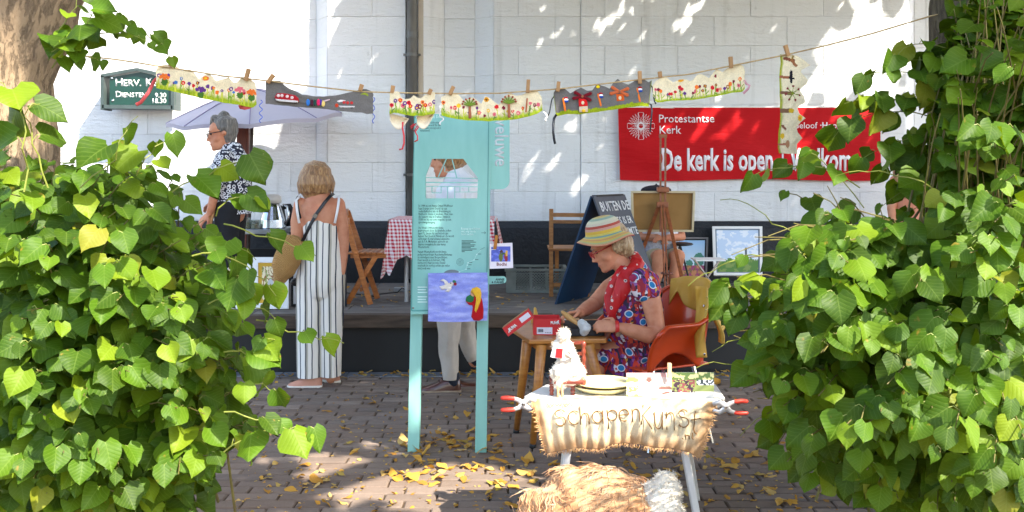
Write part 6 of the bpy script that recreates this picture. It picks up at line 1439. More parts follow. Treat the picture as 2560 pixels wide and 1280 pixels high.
# --- person with long hair at the far right
d = 8.7; k = px(d)
pr = thing('person', 'person with long fair hair half hidden by the right tree\'s leaves', 'person', (W(2285, 0).x, d, STAGE_Z))
mb = MB(); Q = head_geo(mb, W(2270, 400), (.75, .65, -.1), (0, 0, 1), 1.0); mb.limb([W(2272, 425), W(2278, 445)], [.05, .055], 12); mb.limb([W(2280, 455), W(2282, 520), W(2282, 600)], [(.17, .1), (.14, .1), (.15, .12)], 16, X_)
for s in (-1, 1): mb.limb([W(2281 + s * 44, 452), W(2281 + s * 52, 520), W(2281 + s * 46, 580)], [.05, .042, .03], 12); hand(mb, W(2281 + s * 46, 584), (0, 0, -1), (-s, 0, 0), (0, -1, 0), .5)
for s in (-1, 1): mb.limb([W(2282 + s * 20, 600), W(2282 + s * 20, 690)], [.08, .05], 12)
mb.fuse('body', SKIN, pr, .009, 4); face_parts(Q, pr)
mb = MB(); mb.limb([W(2266, 370, -.01), W(2264, 386, -.03), W(2262, 410, -.03), W(2262, 450, -.06), W(2262, 478, -.06)], [(.06, .06), (.105, .11), (.118, .115), (.125, .1), (.11, .08)], 18, X_); mb.fuse('hair', hairmat('fair_hair', C(120, 84, 50), C(176, 130, 84), C(214, 172, 122)), pr, .008, 2)
mb = MB(); mb.limb([W(2281, 462), W(2283, 560), W(2283, 640)], [(.165, .12), (.15, .12), (.18, .15)], 18, X_); mb.fuse('dress', M('peach_dress', C(222, 150, 120), C(206, 130, 100), 6, .85), pr, .011, 3)
for s in (-1, 1): shoe(pr, V(W(2282 + s * 20, 0).x, d + .06, STAGE_Z), (0, -1, 0), .24, BLACK, BLACK)

# ------------------------------------------------------------------ felt maker at her table
d = 5.6; k = px(d)
ps = thing('person', 'person in striped sun hat, red scarf and patterned dress felting at the wooden table', 'person', V(P(1600, 0, d).x, d, 0))
mb = MB(); Q = head_geo(mb, W(1523, 617), (-.86, -.10, -.48), (-.46, 0, .88), 1.0, 1.04)
mb.limb([W(1544, 650), W(1564, 672, .0), W(1580, 692)], [.054, .058, .07], 14)
mb.limb([W(1588, 700), W(1588, 760), W(1590, 830)], [(.10, .12), (.12, .13), (.13, .14)], 20, X_)
# near arm, far arm
mb.limb([W(1606, 702, -.19), W(1616, 750, -.235), W(1626, 806, -.25), W(1604, 818, -.28), W(1565, 806, -.3), W(1536, 798, -.3)], [.062, .056, .050, .048, .040, .030], 16)
mb.limb([W(1572, 705, .2), W(1530, 730, .2), W(1492, 768, .15), W(1468, 774, .04), W(1446, 776, -.1)], [.058, .052, .046, .042, .030], 16)
hand(mb, W(1533, 797, -.3), (-.92, .12, .05), (-.1, .75, -.5), (-.1, .45, .8), .95, 1.02); hand(mb, W(1444, 775, -.11), (-.72, -.5, -.02), (.1, -.45, -.8), (.4, -.6, .6), 1.05, 1.0)
for o in (-.1, .1): mb.limb([W(1600, 862, o), W(1490, 876, o), W(1484, 985, o * 1.1), V(W(1478, 0).x, d + o * 1.1, .07)], [.09, .07, .05, .038], 12)
mb.fuse('body', M('weathered_skin', C(216, 150, 114), C(198, 126, 92), 16, .5, .15, 120, spec=.35), ps, .006, 4)
face_parts(Q, ps, 1.0, M('red_glasses', C(176, 40, 36), rough=.3), hairmat('brow_hair', C(120, 96, 70), C(150, 124, 94)))
# short hair under the hat
mb = MB(); c0 = W(1534, 606); fv = V(-.86, -.1, -.48).normalized(); uv_ = V(-.46, 0, .88).normalized()
mb.limb([c0 - fv * .045 - uv_ * .075, c0 - fv * .035 - uv_ * .035, c0 - fv * .02 + uv_ * .01, c0 - fv * .01 + uv_ * .06, c0 + uv_ * .085], [(.05, .07), (.078, .088), (.092, .09), (.09, .085), (.06, .06)], 20, fv)
rn = random.Random(9)
for i in range(22):
    a = rn.uniform(-1.9, 1.9); r = V(0, -1, 0) * math.sin(a) - fv * math.cos(a); p = c0 + r * .082 + uv_ * .0; q = p - uv_ * rn.uniform(.05, .085) + r * rn.uniform(0, .02); mb.limb([p, p.lerp(q, .5) + r * .012, q], [.013, .014, .006], 7)
mb.fuse('hair', hairmat('sandy_hair', C(120, 92, 60), C(176, 146, 106), C(206, 182, 146)), ps, .0055, 2, disp=lambda co, no: .006 * noise.noise(Vector((co.x * 50, co.y * 50, co.z * 22))))
# striped hat
axh = V(-.22, -.05, .97).normalized(); ch = W(1511, 583); e1 = axh.cross(V(0, 1, 0)).normalized(); e2 = axh.cross(e1)
prof = [(.0, .116), (.03, .115), (.055, .110), (.076, .099), (.090, .084), (.099, .068), (.104, .052), (.108, .036), (.110, .018), (.113, .004), (.122, -.004), (.132, -.010), (.142, -.016), (.152, -.022), (.162, -.028), (.172, -.036)]
cols = [C(206, 160, 70), C(212, 190, 120), C(150, 172, 150), C(210, 202, 172), C(206, 192, 168), C(172, 66, 50), C(196, 146, 130), C(210, 168, 56), C(204, 180, 84), C(118, 150, 138), C(208, 182, 92), C(206, 148, 92), C(210, 174, 80), C(176, 176, 118), C(206, 146, 108)]
mb = MB(); n = 48
def hp(i, a, inner=0):
    r, z = prof[i]; z *= .88; q = max(0, (r - .113) / .059); z += q * (.012 * math.sin(a * 3 + .7) - .018 * (math.cos(a - math.pi) * .5 + .2)) ; r *= 1 + q * .03 * math.sin(a * 2)
    return ch + (e1 * math.cos(a) + e2 * math.sin(a)) * (r - inner * .003) + axh * (z - inner * .003)
for i in range(len(prof) - 1):
    for j in range(n):
        a0, a1 = 2 * math.pi * j / n, 2 * math.pi * (j + 1) / n
        mb.col = cols[i]; mb.add([hp(i, a0), hp(i + 1, a0), hp(i + 1, a1), hp(i, a1)], [(0, 1, 2, 3)] if i else [(0, 1, 2)])
        mb.col = C(206, 60, 50) if i > 12 else C(226, 180, 150); mb.add([hp(i, a0, 1), hp(i, a1, 1), hp(i + 1, a1, 1), hp(i + 1, a0, 1)], [(0, 1, 2, 3)])
me = mb.mesh('hat', VCOL('striped_straw', .8, .4, 160, .1, .15)); bm = bmesh.new(); bm.from_mesh(me); bmesh.ops.remove_doubles(bm, verts=bm.verts, dist=1e-5); bmesh.ops.recalc_face_normals(bm, faces=bm.faces); bm.to_mesh(me); bm.free(); me.shade_smooth(); place('sun_hat', me, ps)
# dress
def m_dress():
    n = N('patterned_dress'); s = n.n('SeparateXYZ'); v = n.coord('Object'); n.l(v, s.inputs[0]); cb = n.n('CombineXYZ'); n.l(n.math('ADD', s.outputs[0], n.math('MULTIPLY', s.outputs[1], .3)), cb.inputs[0]); n.l(s.outputs[2], cb.inputs[1])
    rot = n.n('Mapping'); rot.inputs[2].default_value = (0, 0, .5); n.l(cb.outputs[0], rot.inputs[0]); p = rot.outputs[0]
    vo = n.n('TexVoronoi', voronoi_dimensions='2D', distance='MANHATTAN', i_Scale=64, i_Randomness=1); n.l(p, vo.inputs['Vector']); ss = n.n('SeparateXYZ'); n.l(vo.outputs['Color'], ss.inputs[0])
    pal = n.ramp(ss.outputs[0], [(0, C(120, 20, 40)), (.2, C(110, 40, 130)), (.36, C(186, 40, 34)), (.5, C(40, 34, 60)), (.62, C(222, 214, 216)), (.78, C(206, 80, 50)), (.88, C(146, 90, 150)), (.95, C(210, 160, 50))], 'CONSTANT')
    st = n.n('Mapping'); st.inputs[3].default_value = (1, .3, 1); st.inputs[2].default_value = (0, 0, .9); n.l(cb.outputs[0], st.inputs[0]); v2 = n.n('TexVoronoi', voronoi_dimensions='2D', i_Scale=84); n.l(st.outputs[0], v2.inputs['Vector']); s2 = n.n('SeparateXYZ'); n.l(v2.outputs['Color'], s2.inputs[0])
    pal2 = n.ramp(s2.outputs[0], [(0, C(150, 30, 50)), (.3, C(96, 36, 110)), (.55, C(200, 60, 40)), (.8, C(56, 40, 66))], 'CONSTANT'); c = n.mix(n.math('GREATER_THAN', s2.outputs[1], .55), pal, pal2)
    dv = n.n('TexVoronoi', voronoi_dimensions='2D', i_Scale=10.2, i_Randomness=.12); n.l(p, dv.inputs['Vector']); c = n.mix(n.math('LESS_THAN', dv.outputs[0], .21), c, C(222, 222, 226)); c = n.mix(n.math('LESS_THAN', dv.outputs[0], .16), c, C(40, 124, 176)); n.base(c); n.set(Roughness=.75)
    n.bump(n.noise(n.coord('Object', (8, 8, 4)), 2, 3), .5, .02); return n.m
DRESS = m_dress(); mb = MB()
mb.limb([W(1592, 684), W(1588, 704), W(1584, 735), W(1584, 770), W(1588, 810), W(1592, 850)], [(.085, .12), (.135, .20), (.16, .19), (.172, .185), (.168, .18), (.16, .2)], 26, X_)
for o, x in ((-.2, 1600), (.2, 1580)): mb.limb([W(x, 694, o * .8), W(x + 4, 716, o * 1.12)], [(.09, .085), (.088, .07)], 14, X_)
mb.limb([W(1615, 868, 0), W(1560, 874, 0), W(1502, 882, 0)], [(.085, .22), (.085, .215), (.08, .2)], 22, (0, 0, 1))
mb.limb([W(1560, 880), W(1558, 930), W(1554, 985), W(1550, 1040)], [(.16, .21), (.165, .215), (.17, .22), (.172, .225)], 24, X_)
mb.fuse('dress', DRESS, ps, .009, 3, disp=folds(.013, 9, 3.5, 4))
mb = MB(); mb.lathe([(.062, -.006), (.068, 0), (.062, .006), (.054, 0), (.062, -.006)], W(1613, 722, -.215), 20, Matrix.Rotation(1.9, 3, 'X')); mb.build('sleeve_hem', BLACK, ps, smooth=True)
def m_scarf():
    n = N('red_scarf'); v = n.coord('Object'); vo = n.n('TexVoronoi', i_Scale=26, i_Randomness=.5); n.l(v, vo.inputs['Vector']); r = n.ramp(vo.outputs[0], [(0, C(60, 40, 40)), (.12, C(60, 40, 40)), (.15, C(226, 200, 190)), (.24, C(226, 200, 190)), (.29, C(196, 22, 26))]); n.base(r); n.set(Roughness=.55); n.bump(n.noise(n.coord('Object', (20, 20, 6)), 2, 3), .6, .01); return n.m
mb = MB(); mb.limb([W(1585, 640, .02), W(1592, 655, -.06), W(1578, 672, -.115), W(1556, 690, -.14)], [(.03, .035), (.034, .04), (.034, .045), (.028, .05)], 14, (0, 1, 0)); mb.limb([W(1568, 672, -.13), W(1552, 700, -.175), W(1536, 735, -.185), W(1524, 765, -.18), W(1520, 786, -.17)], [(.022, .045), (.02, .052), (.018, .042), (.016, .022), (.014, .026)], 14, (0, 1, 0))
mb.limb([W(1560, 672, -.06), W(1535, 700, -.1), W(1520, 740, -.1), W(1518, 780, -.13)], [(.02, .04), (.02, .042), (.018, .036), (.014, .02)], 14, (0, 1, 0)); mb.fuse('scarf', m_scarf(), ps, .006, 4, disp=folds(.006, 22, 7))
mb = MB(); mb.ball(W(1570, 684, -.235), (.022, .012, .022), 12, 6); mb.build('brooch', M('purple_felt', C(110, 40, 90), C(190, 40, 60), 40, .9), ps, smooth=True)
mb = MB(); wc = W(1528, 797, -.3); mb.lathe([(.034, -.011), (.038, 0), (.034, .011)], wc, 20, Matrix.Rotation(math.pi / 2, 3, 'Y')); wa = mb.build('watch_strap', M('red_strap', C(206, 50, 44), rough=.4), ps, smooth=True); mb = MB(); mb.lathe([(0, .006), (.013, .006), (.015, 0), (.014, -.006)], W(1530, 812, -.322), 18, Matrix.Rotation(math.pi / 2, 3, 'X')); mb.build('watch_dial', M('watch_metal', C(130, 110, 90), rough=.3, metal=.7), ps)
for o in (-.1, .12): shoe(ps, V(W(1496, 0).x, d + o, 0), (-1, 0, 0), .25, BRN, SOLEB)
# tool and wool in her hands
mb = MB(); a, b = W(1402, 768, -.2), W(1444, 798, -.26); mb.limb([a, a.lerp(b, .25), a.lerp(b, .55), a.lerp(b, .85), b], [.010, .016, .015, .009, .012], 12); tag(mb.build('felting_tool', M('beech_wood', C(206, 156, 92), C(186, 134, 72), 6, .5), None, b, smooth=True), 'turned wooden felting tool held in her far hand', 'tool')
WOOLW = M('white_wool', C(228, 218, 200), C(208, 196, 176), 30, 1.0, .6, 160, sheen=.4, spec=.1); WOOLG = M('grey_wool', C(190, 192, 190), C(214, 214, 210), 40, 1.0, .6, 160, sheen=.4, spec=.1)
mb = MB(); mb.limb([W(1446, 790, -.27), W(1456, 802, -.27), W(1452, 812, -.26)], [.026, .034, .024], 14); tag(mb.fuse('wool_ball', WOOLG, None, .005, 2, W(1452, 812, -.26), disp=lambda co, no: .005 * noise.noise(co * 60)), 'pale grey ball of wool between her hands', 'wool ball')

# orange chair, jacket
OR = M('orange_plastic', C(214, 74, 26), C(204, 66, 22), 3, .28, .04, 200, coat=.3)
cc = V(.845, 5.56, 0); fc = V(-.89, -.45, 0).normalized(); nc = V(.45, -.89, 0).normalized()
t = thing('armchair', 'orange moulded plastic armchair under the person in the sun hat', 'chair', cc)
def plan(u):   # near front -> back -> far front
    s = (u - .5) * 2; a = abs(s)
    if a > .5: f = -.12 + (a - .5) / .5 * .34; n_ = .235
    else: th = a / .5 * math.pi / 2; f = -.12 - .11 * math.cos(th); n_ = .235 * math.sin(th) ** .8
    return f, (n_ if s < 0 else -n_)
def shell(u, v, off=0):
    f, n_ = plan(u); a = abs(u - .5) * 2; top = .705 + .155 * smoothstep(.62, .22, a) - .05 * smoothstep(.9, 1, a); bot = .45 + .09 * math.sin(math.pi * min(1, max(0, (a - .5) / .46))) * (a > .5); z = bot + (top - bot) * v
    fl = .05 * v ** 3 * (a > .45) - .03 * (1 - v); lean = -.07 * v * smoothstep(.5, .1, a); sg = 1 if n_ > 0 else -1
    fl2 = .02 * v ** 4; cx = off * -f / .3; cy = -off * n_ / .3
    return cc + fc * (f + lean + cx) + nc * (n_ + sg * (fl + fl2) + cy) + V(0, 0, z)
mb = MB(); mb.grid(lambda u, v: shell(u, v), 60, 14); o = mb.build('shell', OR, t, smooth=True); m = o.modifiers.new('s', 'SOLIDIFY'); m.thickness = .012; m.offset = 0
mb = MB(); pts = [shell(i / 40, 1) for i in range(41)]; mb.tube(pts, [(.012, .016)] * 41, 10, True, (0, 0, 1)); mb.build('rolled_edge', OR, t, smooth=True)
mb = MB(); mb.grid(lambda u, v: cc + fc * (-.2 + .44 * v) + nc * (.42 * (u - .5)) + V(0, 0, .455 - .03 * math.sin(math.pi * u) * math.sin(math.pi * v) - .05 * max(0, v - .8)), 14, 14); o = mb.build('seat', OR, t, smooth=True); m = o.modifiers.new('s', 'SOLIDIFY'); m.thickness = .012
for a in (-1, 1):
    for b in (-1, 1): mb = MB(); mb.tube([cc + fc * .14 * a + nc * .15 * b + V(0, 0, .44), cc + fc * .22 * a + nc * .22 * b], .012, 8); mb.build('leg', STEEL, t)
YJ = M('yellow_waxed_cloth', C(214, 168, 66), C(196, 148, 50), 5, .6, .35, 16, dist=.012)
def drape(u, v):
    uu = .27 + .36 * u; a = shell(uu, 1); f, n_ = plan(uu); out = (fc * f + nc * n_).normalized(); wv = noise.noise(Vector((u * 5, v * 3, 1)))
    if v < .35: q = (.35 - v) / .35; dz = -.13 * q * (.35 + .8 * abs(math.sin(u * 6.5 + .6))); off = -.025 - .03 * q * (1 + math.sin(u * 16)) * .6
    elif v < .5: q = (v - .35) / .15; dz = .03 * math.sin(q * math.pi) + .012 * math.sin(u * 11); off = -.025 + .06 * q
    else: q = (v - .5) / .5; dz = -q * (.08 + .10 * smoothstep(.55, .0, u)); off = .03 + .05 * q
    return a + out * (off + .03 * wv) + V(0, 0, dz + .016 + .012 * noise.noise(Vector((u * 7, v * 4, 5))))
tj = thing('yellow_jacket', 'mustard yellow jacket draped over the back of the orange chair', 'jacket', cc - fc * .25 + V(0, 0, .86))
mb = MB(); mb.grid(drape, 70, 46); o = mb.build('cloth', YJ, tj, smooth=True); m = o.modifiers.new('s', 'SOLIDIFY'); m.thickness = .006
mb = MB(); s0 = P(1756, 715, 5.38); mb.grid(lambda u, v: P(1738 + 28 * u + 3 * math.sin(v * 7), 716 + 178 * v, 5.36 + .03 * math.sin(u * 3 + v * 4)), 6, 24, True); o = mb.build('hanging_front', YJ, tj, smooth=True); m = o.modifiers.new('s', 'SOLIDIFY'); m.thickness = .007
for y_ in (765, 806, 845, 886): mb = MB(); mb.ball(P(1760, y_, 5.355), (.009, .006, .009), 8, 5); mb.build('snap', STEEL, tj)

# wooden table
TW = M('golden_wood', C(196, 132, 58), C(166, 102, 40), 3, .38, .12, 60, stretch=(3, 3, 12), coat=.2)
TZ = .634
def T(x, y, z=TZ): return P(x, y, ground_d(y, z))
t = thing('wooden_table', 'small golden wooden table with splayed legs and dark feet', 'table', V(T(1410, 820).x, T(1410, 820).y, 0))
mb = MB(); mb.prism([T(*p) for p in ((1322, 849), (1516, 847), (1528, 826), (1512, 798), (1318, 798), (1283, 823))], (0, 0, 1), .026); mb.build('table_top', TW, t, bevel=.006)
mb = MB(); mb.prism([T(*p) - V(0, 0, .027) for p in ((1342, 844), (1500, 842), (1505, 806), (1330, 806), (1310, 824))], (0, 0, 1), .04); mb.build('apron', TW, t)
for (x, y), (bx, by) in (((1318, 838), (1290, 1085)), ((1354, 846), (1331, 1124)), ((1472, 846), (1540, 1118)), ((1490, 812), (1530, 1070))):
    a = T(x, y) - V(0, 0, .03); b = P(bx, by, ground_d(by)); c = a.lerp(b, .94); mb = MB(); mb.tube([a, c], [.030, .018], 12); lg = mb.build('leg', TW, t, smooth=True); mb = MB(); mb.tube([c, b], [.0195, .019], 12); mb.build('foot', BLACK, lg, smooth=True)
mb = MB(); mb.prism([T(*p) + V(0, 0, .042) for p in ((1408, 842), (1512, 840), (1510, 818), (1408, 818))], (0, 0, 1), .0405); tag(mb.build('foam_pad', M('charcoal_foam', C(52, 50, 50), C(66, 62, 60), 20, .95, .4, 200), None, T(1450, 830), bevel=.004), 'charcoal foam pad lying on the wooden table', 'pad')
REDB = M('red_card', C(206, 30, 34), rough=.45); KRAFT = M('kraft_card', C(166, 116, 76), rough=.8); PAPER = M('paper_label', C(226, 220, 226), rough=.6)
pum = [(0, 0), (.25, .35), (.5, .5), (.8, .9), (1.0, 1.0), (.95, .75), (1.0, .55), (.75, .35), (.8, .1), (.65, -.05), (.55, .2), (.3, .15), (.2, -.1)]
t = thing('shoe_box', 'open red shoe box with white label standing on the wooden table', 'box', T(1366, 838)); o0 = T(1334, 838) ; bw, bh, bdp = 67 * px(5.4), 40 * px(5.4), .16; y0 = o0.y; 
B = lambda a, b, c: V(o0.x + a, y0 + c, TZ + .001 + b)
mb = MB()
for c0, sz in ((B(bw / 2, bh / 2, .001), (bw, .003, bh)), (B(bw / 2, bh / 2, bdp), (bw, .003, bh)), (B(0, bh / 2, bdp / 2), (.003, bdp, bh)), (B(bw, bh / 2, bdp / 2), (.003, bdp, bh)), (B(bw / 2, .0015, bdp / 2), (bw, bdp, .003))): mb.box(c0, sz)
mb.build('card_walls', REDB, t); mb = MB(); mb.box(B(bw * .41, bh * .27, -.002), (bw * .58, .001, bh * .42)); lb = mb.build('paper_label', PAPER, t)
mb = MB()
for i in range(9): mb.box(B(bw * (.17 + .022 * i), bh * .28, -.0035), (.0012 + .0008 * (i % 3), .0006, bh * .2))
for i in range(4): mb.box(B(bw * (.45 + .06 * i), bh * .16, -.0035), (.004, .0006, .004))
mb.build('barcode', BLACK, lb)
text('PUMA', B(bw * .63, bh * .68, -.001), .022, WHITE, t, bold=.05, sx=.85); mb = MB(); mb.prism([B(bw * .80 + p[0] * .022, bh * .76 + p[1] * .016, -.001) for p in pum][::-1], n0, .001); mb.build('leaping_cat', WHITE, t)
t = thing('box_lid', 'red shoe box lid tilted on the table\'s left corner with kraft inside', 'box lid', T(1300, 835))
lc = P(1296, 805, 5.36); lx = V(.80, -.05, .60).normalized(); ly = V(0.05, 1, -.05).normalized(); lz = lx.cross(ly).normalized(); L_, Wd_, Hh = .175, .11, .055
LQ = lambda a, b, c: lc + lx * (a * L_ / 2) + ly * (b * Wd_ / 2) + lz * (c * Hh / 2)
mb = MB()
for a0, a1, b0, b1 in ((-1, 1, -1, -.96), (-1, 1, .96, 1), (-1, -.97, -.96, .96), (.97, 1, -.96, .96)): mb.prism([LQ(a0, b0, 1), LQ(a1, b0, 1), LQ(a1, b1, 1), LQ(a0, b1, 1)], lz, Hh)
mb.build('rim', REDB, t); mb = MB(); mb.prism([LQ(-1, -1, 1.06), LQ(1, -1, 1.06), LQ(1, 1, 1.06), LQ(-1, 1, 1.06)], lz, .003); mb.build('face', KRAFT, t)
mb = MB(); mb.prism([LQ(.2, -1.02, -.45), LQ(.92, -1.02, -.45), LQ(.92, -1.02, .6), LQ(.2, -1.02, .6)], -ly, .001); mb.build('paper_label', PAPER, t)
text('PUMA', LQ(-.45, -1.03, -.35), .024, WHITE, t, ax=lx, up=lz, bold=.05, sx=.8, align='CENTER')
mb = MB(); mb.prism([LQ(-.86, -1.02, -.5) + lx * p[0] * .022 + lz * p[1] * .022 for p in pum][::-1], -ly, .001); mb.build('leaping_cat', WHITE, t)
mb = MB(); a = T(1340, 806); mb.limb([a + V(0, 0, .02), a + V(-.002, 0, .05), a + V(-.006, 0, .085)], [.008, .014, .008], 10); mb.box(a + V(0, 0, .012), (.06, .04, .024)); tag(mb.build('brush', M('yellow_brush', C(214, 166, 74), rough=.6), None, a), 'short handled yellow wooden brush standing behind the shoe box', 'brush')
mb = MB(); rn = random.Random(6)
for i in range(14): a = T(rn.uniform(1352, 1412), rn.uniform(802, 812)); mb.ball(a + V(0, 0, .014), (rn.uniform(.015, .03), rn.uniform(.015, .03), .014), 8, 6)
tag(mb.fuse('loose_wool', WOOLW, None, .006, 2, T(1380, 808), disp=lambda co, no: .008 * noise.noise(co * 50)), 'loose white wool heaped behind the shoe box', 'wool')
mb = MB(); mb.prism([T(*p) + V(0, 0, .014) for p in ((1404, 814), (1450, 810), (1448, 800), (1404, 804))], (0, 0, 1), .013); tag(mb.build('wooden_block', WOODL, None, T(1425, 808)), 'flat pale wooden block behind the foam pad', 'block')

# ------------------------------------------------------------------ white table in front
FZ = .60
def FT(x, y, z=FZ): return P(x, y, ground_d(y, z))
t = thing('white_table', 'small white plastic table with splayed legs carrying the felt name cloth', 'table', V(FT(1560, 980).x, 4.1, 0))
mb = MB(); mb.prism([FT(*p) for p in ((1322, 1002), (1800, 1002), (1812, 992), (1790, 960), (1365, 960), (1310, 990))], (0, 0, 1), .03); mb.build('table_top', WHITEP, t, bevel=.006)
for (x, y), (bx, by) in (((1438, 996), (1382, 1352)), ((1690, 996), (1752, 1345)), ((1700, 970), (1742, 1252)), ((1430, 970), (1400, 1256))):
    a = FT(x, y) - V(0, 0, .028); b = P(bx, by, ground_d(by)); mb = MB(); mb.bar(a, b, .052, .03, (1, 0, 0), .006); mb.build('leg', WHITEP, t)
mb = MB(); mb.bar(FT(1420, 985) - V(0, 0, .05), FT(1710, 985) - V(0, 0, .05), .06, .04); mb.build('apron', WHITEP, t)
# felt name cloth
cl_top = [(1328, 996), (1400, 994), (1500, 990), (1600, 992), (1700, 997), (1790, 1004)]
cl_bot = [(1328, 1000), (1345, 1062), (1366, 1134), (1400, 1128), (1440, 1120), (1500, 1124), (1530, 1112), (1560, 1108), (1600, 1112), (1640, 1120), (1680, 1122), (1720, 1130), (1748, 1146), (1766, 1110), (1780, 1050), (1790, 1008)]
t = thing('felt_name_cloth', 'fringed woolly felt cloth with stitched lettering hanging from the white table', 'felt cloth', FT(1560, 1000))
lx_ = [(996, 1328), (1062, 1342), (1134, 1366)]; rx_ = [(1004, 1792), (1050, 1782), (1110, 1768), (1146, 1750)]
def cloth(u, v):
    yt = interp(cl_top, 1328 + 462 * u); xb = 1364 + 386 * u; yb = interp(cl_bot[2:13], xb); y = yt + (yb - yt) * v; x = (1328 + 464 * u) * (1 - v) + xb * v
    x += 2 * noise.noise(Vector((u * 30, v * 4, 0))); dd = 3.985 + .006 * math.sin(u * 90 + 2 * v) * (.3 + v) + .012 * noise.noise(Vector((u * 6, v * 3, 2))) - .02 * math.sin(math.pi * v); return P(x, y, dd), x, y
mb = MB(); nu, nv = 150, 46; G = [[cloth(i / nu, j / nv) for i in range(nu + 1)] for j in range(nv + 1)]; WHT, BRW = C(226, 208, 172), C(184, 142, 98)
for j in range(nv):
    for i in range(nu):
        u, v = (i + .5) / nu, (j + .5) / nv; e = min(u * 3.2, (1 - u) * 3.2, (1 - v) * .95 + .02) + .10 * noise.noise(Vector((u * 22, v * 5, 4))) + .05 * noise.noise(Vector((u * 70, v * 9, 1))); q_ = smoothstep(.04, .34, e)
        st = noise.noise(Vector((u * 60, v * 5, 8))); c = tuple(a + (b - a) * q_ for a, b in zip(BRW, WHT)); c = tuple(x * (1 + .16 * st) for x in c)
        if v < .05: c = tuple(a + (b - a) * .5 for a, b in zip(c, C(206, 170, 120)))
        mb.col = c; mb.add([G[j][i][0], G[j + 1][i][0], G[j + 1][i + 1][0], G[j][i + 1][0]], [(0, 1, 2, 3)])
me = mb.mesh('cloth', FELT); bm = bmesh.new(); bm.from_mesh(me); bmesh.ops.remove_doubles(bm, verts=bm.verts, dist=1e-5); bm.to_mesh(me); bm.free(); me.shade_smooth(); o = place('cloth', me, t); m = o.modifiers.new('s', 'SOLIDIFY'); m.thickness = .008; m.offset = -1
mb = MB(); rn = random.Random(12)
for i in range(420):
    u = rn.random(); e = rn.choice((0, 0, 0, 1, 2)); u, v = ((u, 1) if e == 0 else ((0, u) if e == 1 else (1, u))); p = cloth(u, v)[0]; g = V(rn.gauss(0, .5) + (-.5 if e == 1 else .5 if e == 2 else 0), -.4, -1 if e == 0 else rn.gauss(0, .4)).normalized(); L_ = rn.uniform(.008, .022); mb.tube([p, p + g * L_ * .5 + V(rn.gauss(0, .003), -.002, 0), p + g * L_ + V(rn.gauss(0, .006), 0, 0)], [.0016, .0012, .0004], 3, False)
o = mb.build('wool_fringe', M('brown_wool', C(204, 150, 94), C(222, 180, 126), 30, 1, .4, 160, sheen=.3), t); o['kind'] = 'stuff'
# stitched letters: strokes in photo pixels
YARN = M('brown_yarn', C(142, 100, 50), C(112, 76, 36), 60, .9, .4, 300)
def cz(x, y):
    v = max(0, min(1, (y - 992) / 128)); u = (x - (1328 * (1 - v) + 1364 * v)) / (464 * (1 - v) + 386 * v); q = cloth(max(0, min(1, u)), v)[0].y; return P(x, y, q - .0055)
def arc(cx, cy, rx, ry, a0, a1, n=10): return [(cx + rx * math.cos(math.radians(a0 + (a1 - a0) * i / n)), cy + ry * math.sin(math.radians(a0 + (a1 - a0) * i / n))) for i in range(n + 1)]
LT = {'s': [arc(1400, 1034, 12, 10, -20, -270, 8) + arc(1401, 1053, 13, 11, -90, 150, 9)], 'c': [arc(1436, 1044, 15, 17, -50, -310, 12)], 'h': [[(1450, 1015), (1452, 1062)], [(1452, 1048)] + arc(1463, 1046, 9, 14, 180, 360, 6) + [(1473, 1060)]],
      'a': [arc(1494, 1042, 13, 15, 0, 360, 14), [(1507, 1026), (1508, 1060)]], 'p': [[(1518, 1024), (1522, 1072)], arc(1531, 1038, 12, 13, 180, 520, 14)], 'e': [[(1548, 1038), (1572, 1036)] + arc(1560, 1038, 12, 15, -10, -300, 12)], 'n': [[(1580, 1022), (1582, 1056)], [(1582, 1034)] + arc(1590, 1034, 9, 12, 180, 360, 6) + [(1600, 1056)]],
      'k': [[(1608, 1012), (1604, 1062)], [(1626, 1016), (1607, 1038), (1630, 1072)]], 'u': [[(1636, 1030), (1638, 1060)] + arc(1646, 1060, 8, 12, 180, 0, 6) + [(1656, 1030), (1656, 1074)]], 'n2': [[(1666, 1030), (1667, 1074)], [(1667, 1044)] + arc(1676, 1044, 9, 13, 180, 360, 6) + [(1686, 1076)]],
      's2': [arc(1708, 1034, 11, 10, -20, -270, 8) + arc(1709, 1056, 13, 12, -90, 150, 9)], 't': [[(1738, 1028), (1734, 1076)] + arc(1744, 1076, 9, 9, 180, 40, 5), [(1728, 1050), (1752, 1046)]],
      'w1': [[(1368, 1010), (1372, 1016), (1376, 1011), (1380, 1016), (1384, 1010)]], 'w2': [[(1388, 1010), (1392, 1015), (1396, 1010), (1400, 1015), (1404, 1009)]], 'w3': [[(1408, 1009), (1412, 1014), (1416, 1009), (1420, 1014), (1424, 1008)], [(1428, 1013), (1430, 1014)]],
      'nl': [[(1706, 1095), (1708, 1097)], [(1714, 1086), (1714, 1098)], [(1714, 1090), (1719, 1087), (1723, 1090), (1723, 1098)], [(1731, 1082), (1730, 1094), (1733, 1099)]]}
for kk, ss in LT.items():
    mb = MB()
    for s_ in ss: mb.tube([cz(x, y) for x, y in s_], .0023 if kk[0] != 'w' else .0016, 6)
    mb.build('stitched_letter', YARN, t, smooth=True)
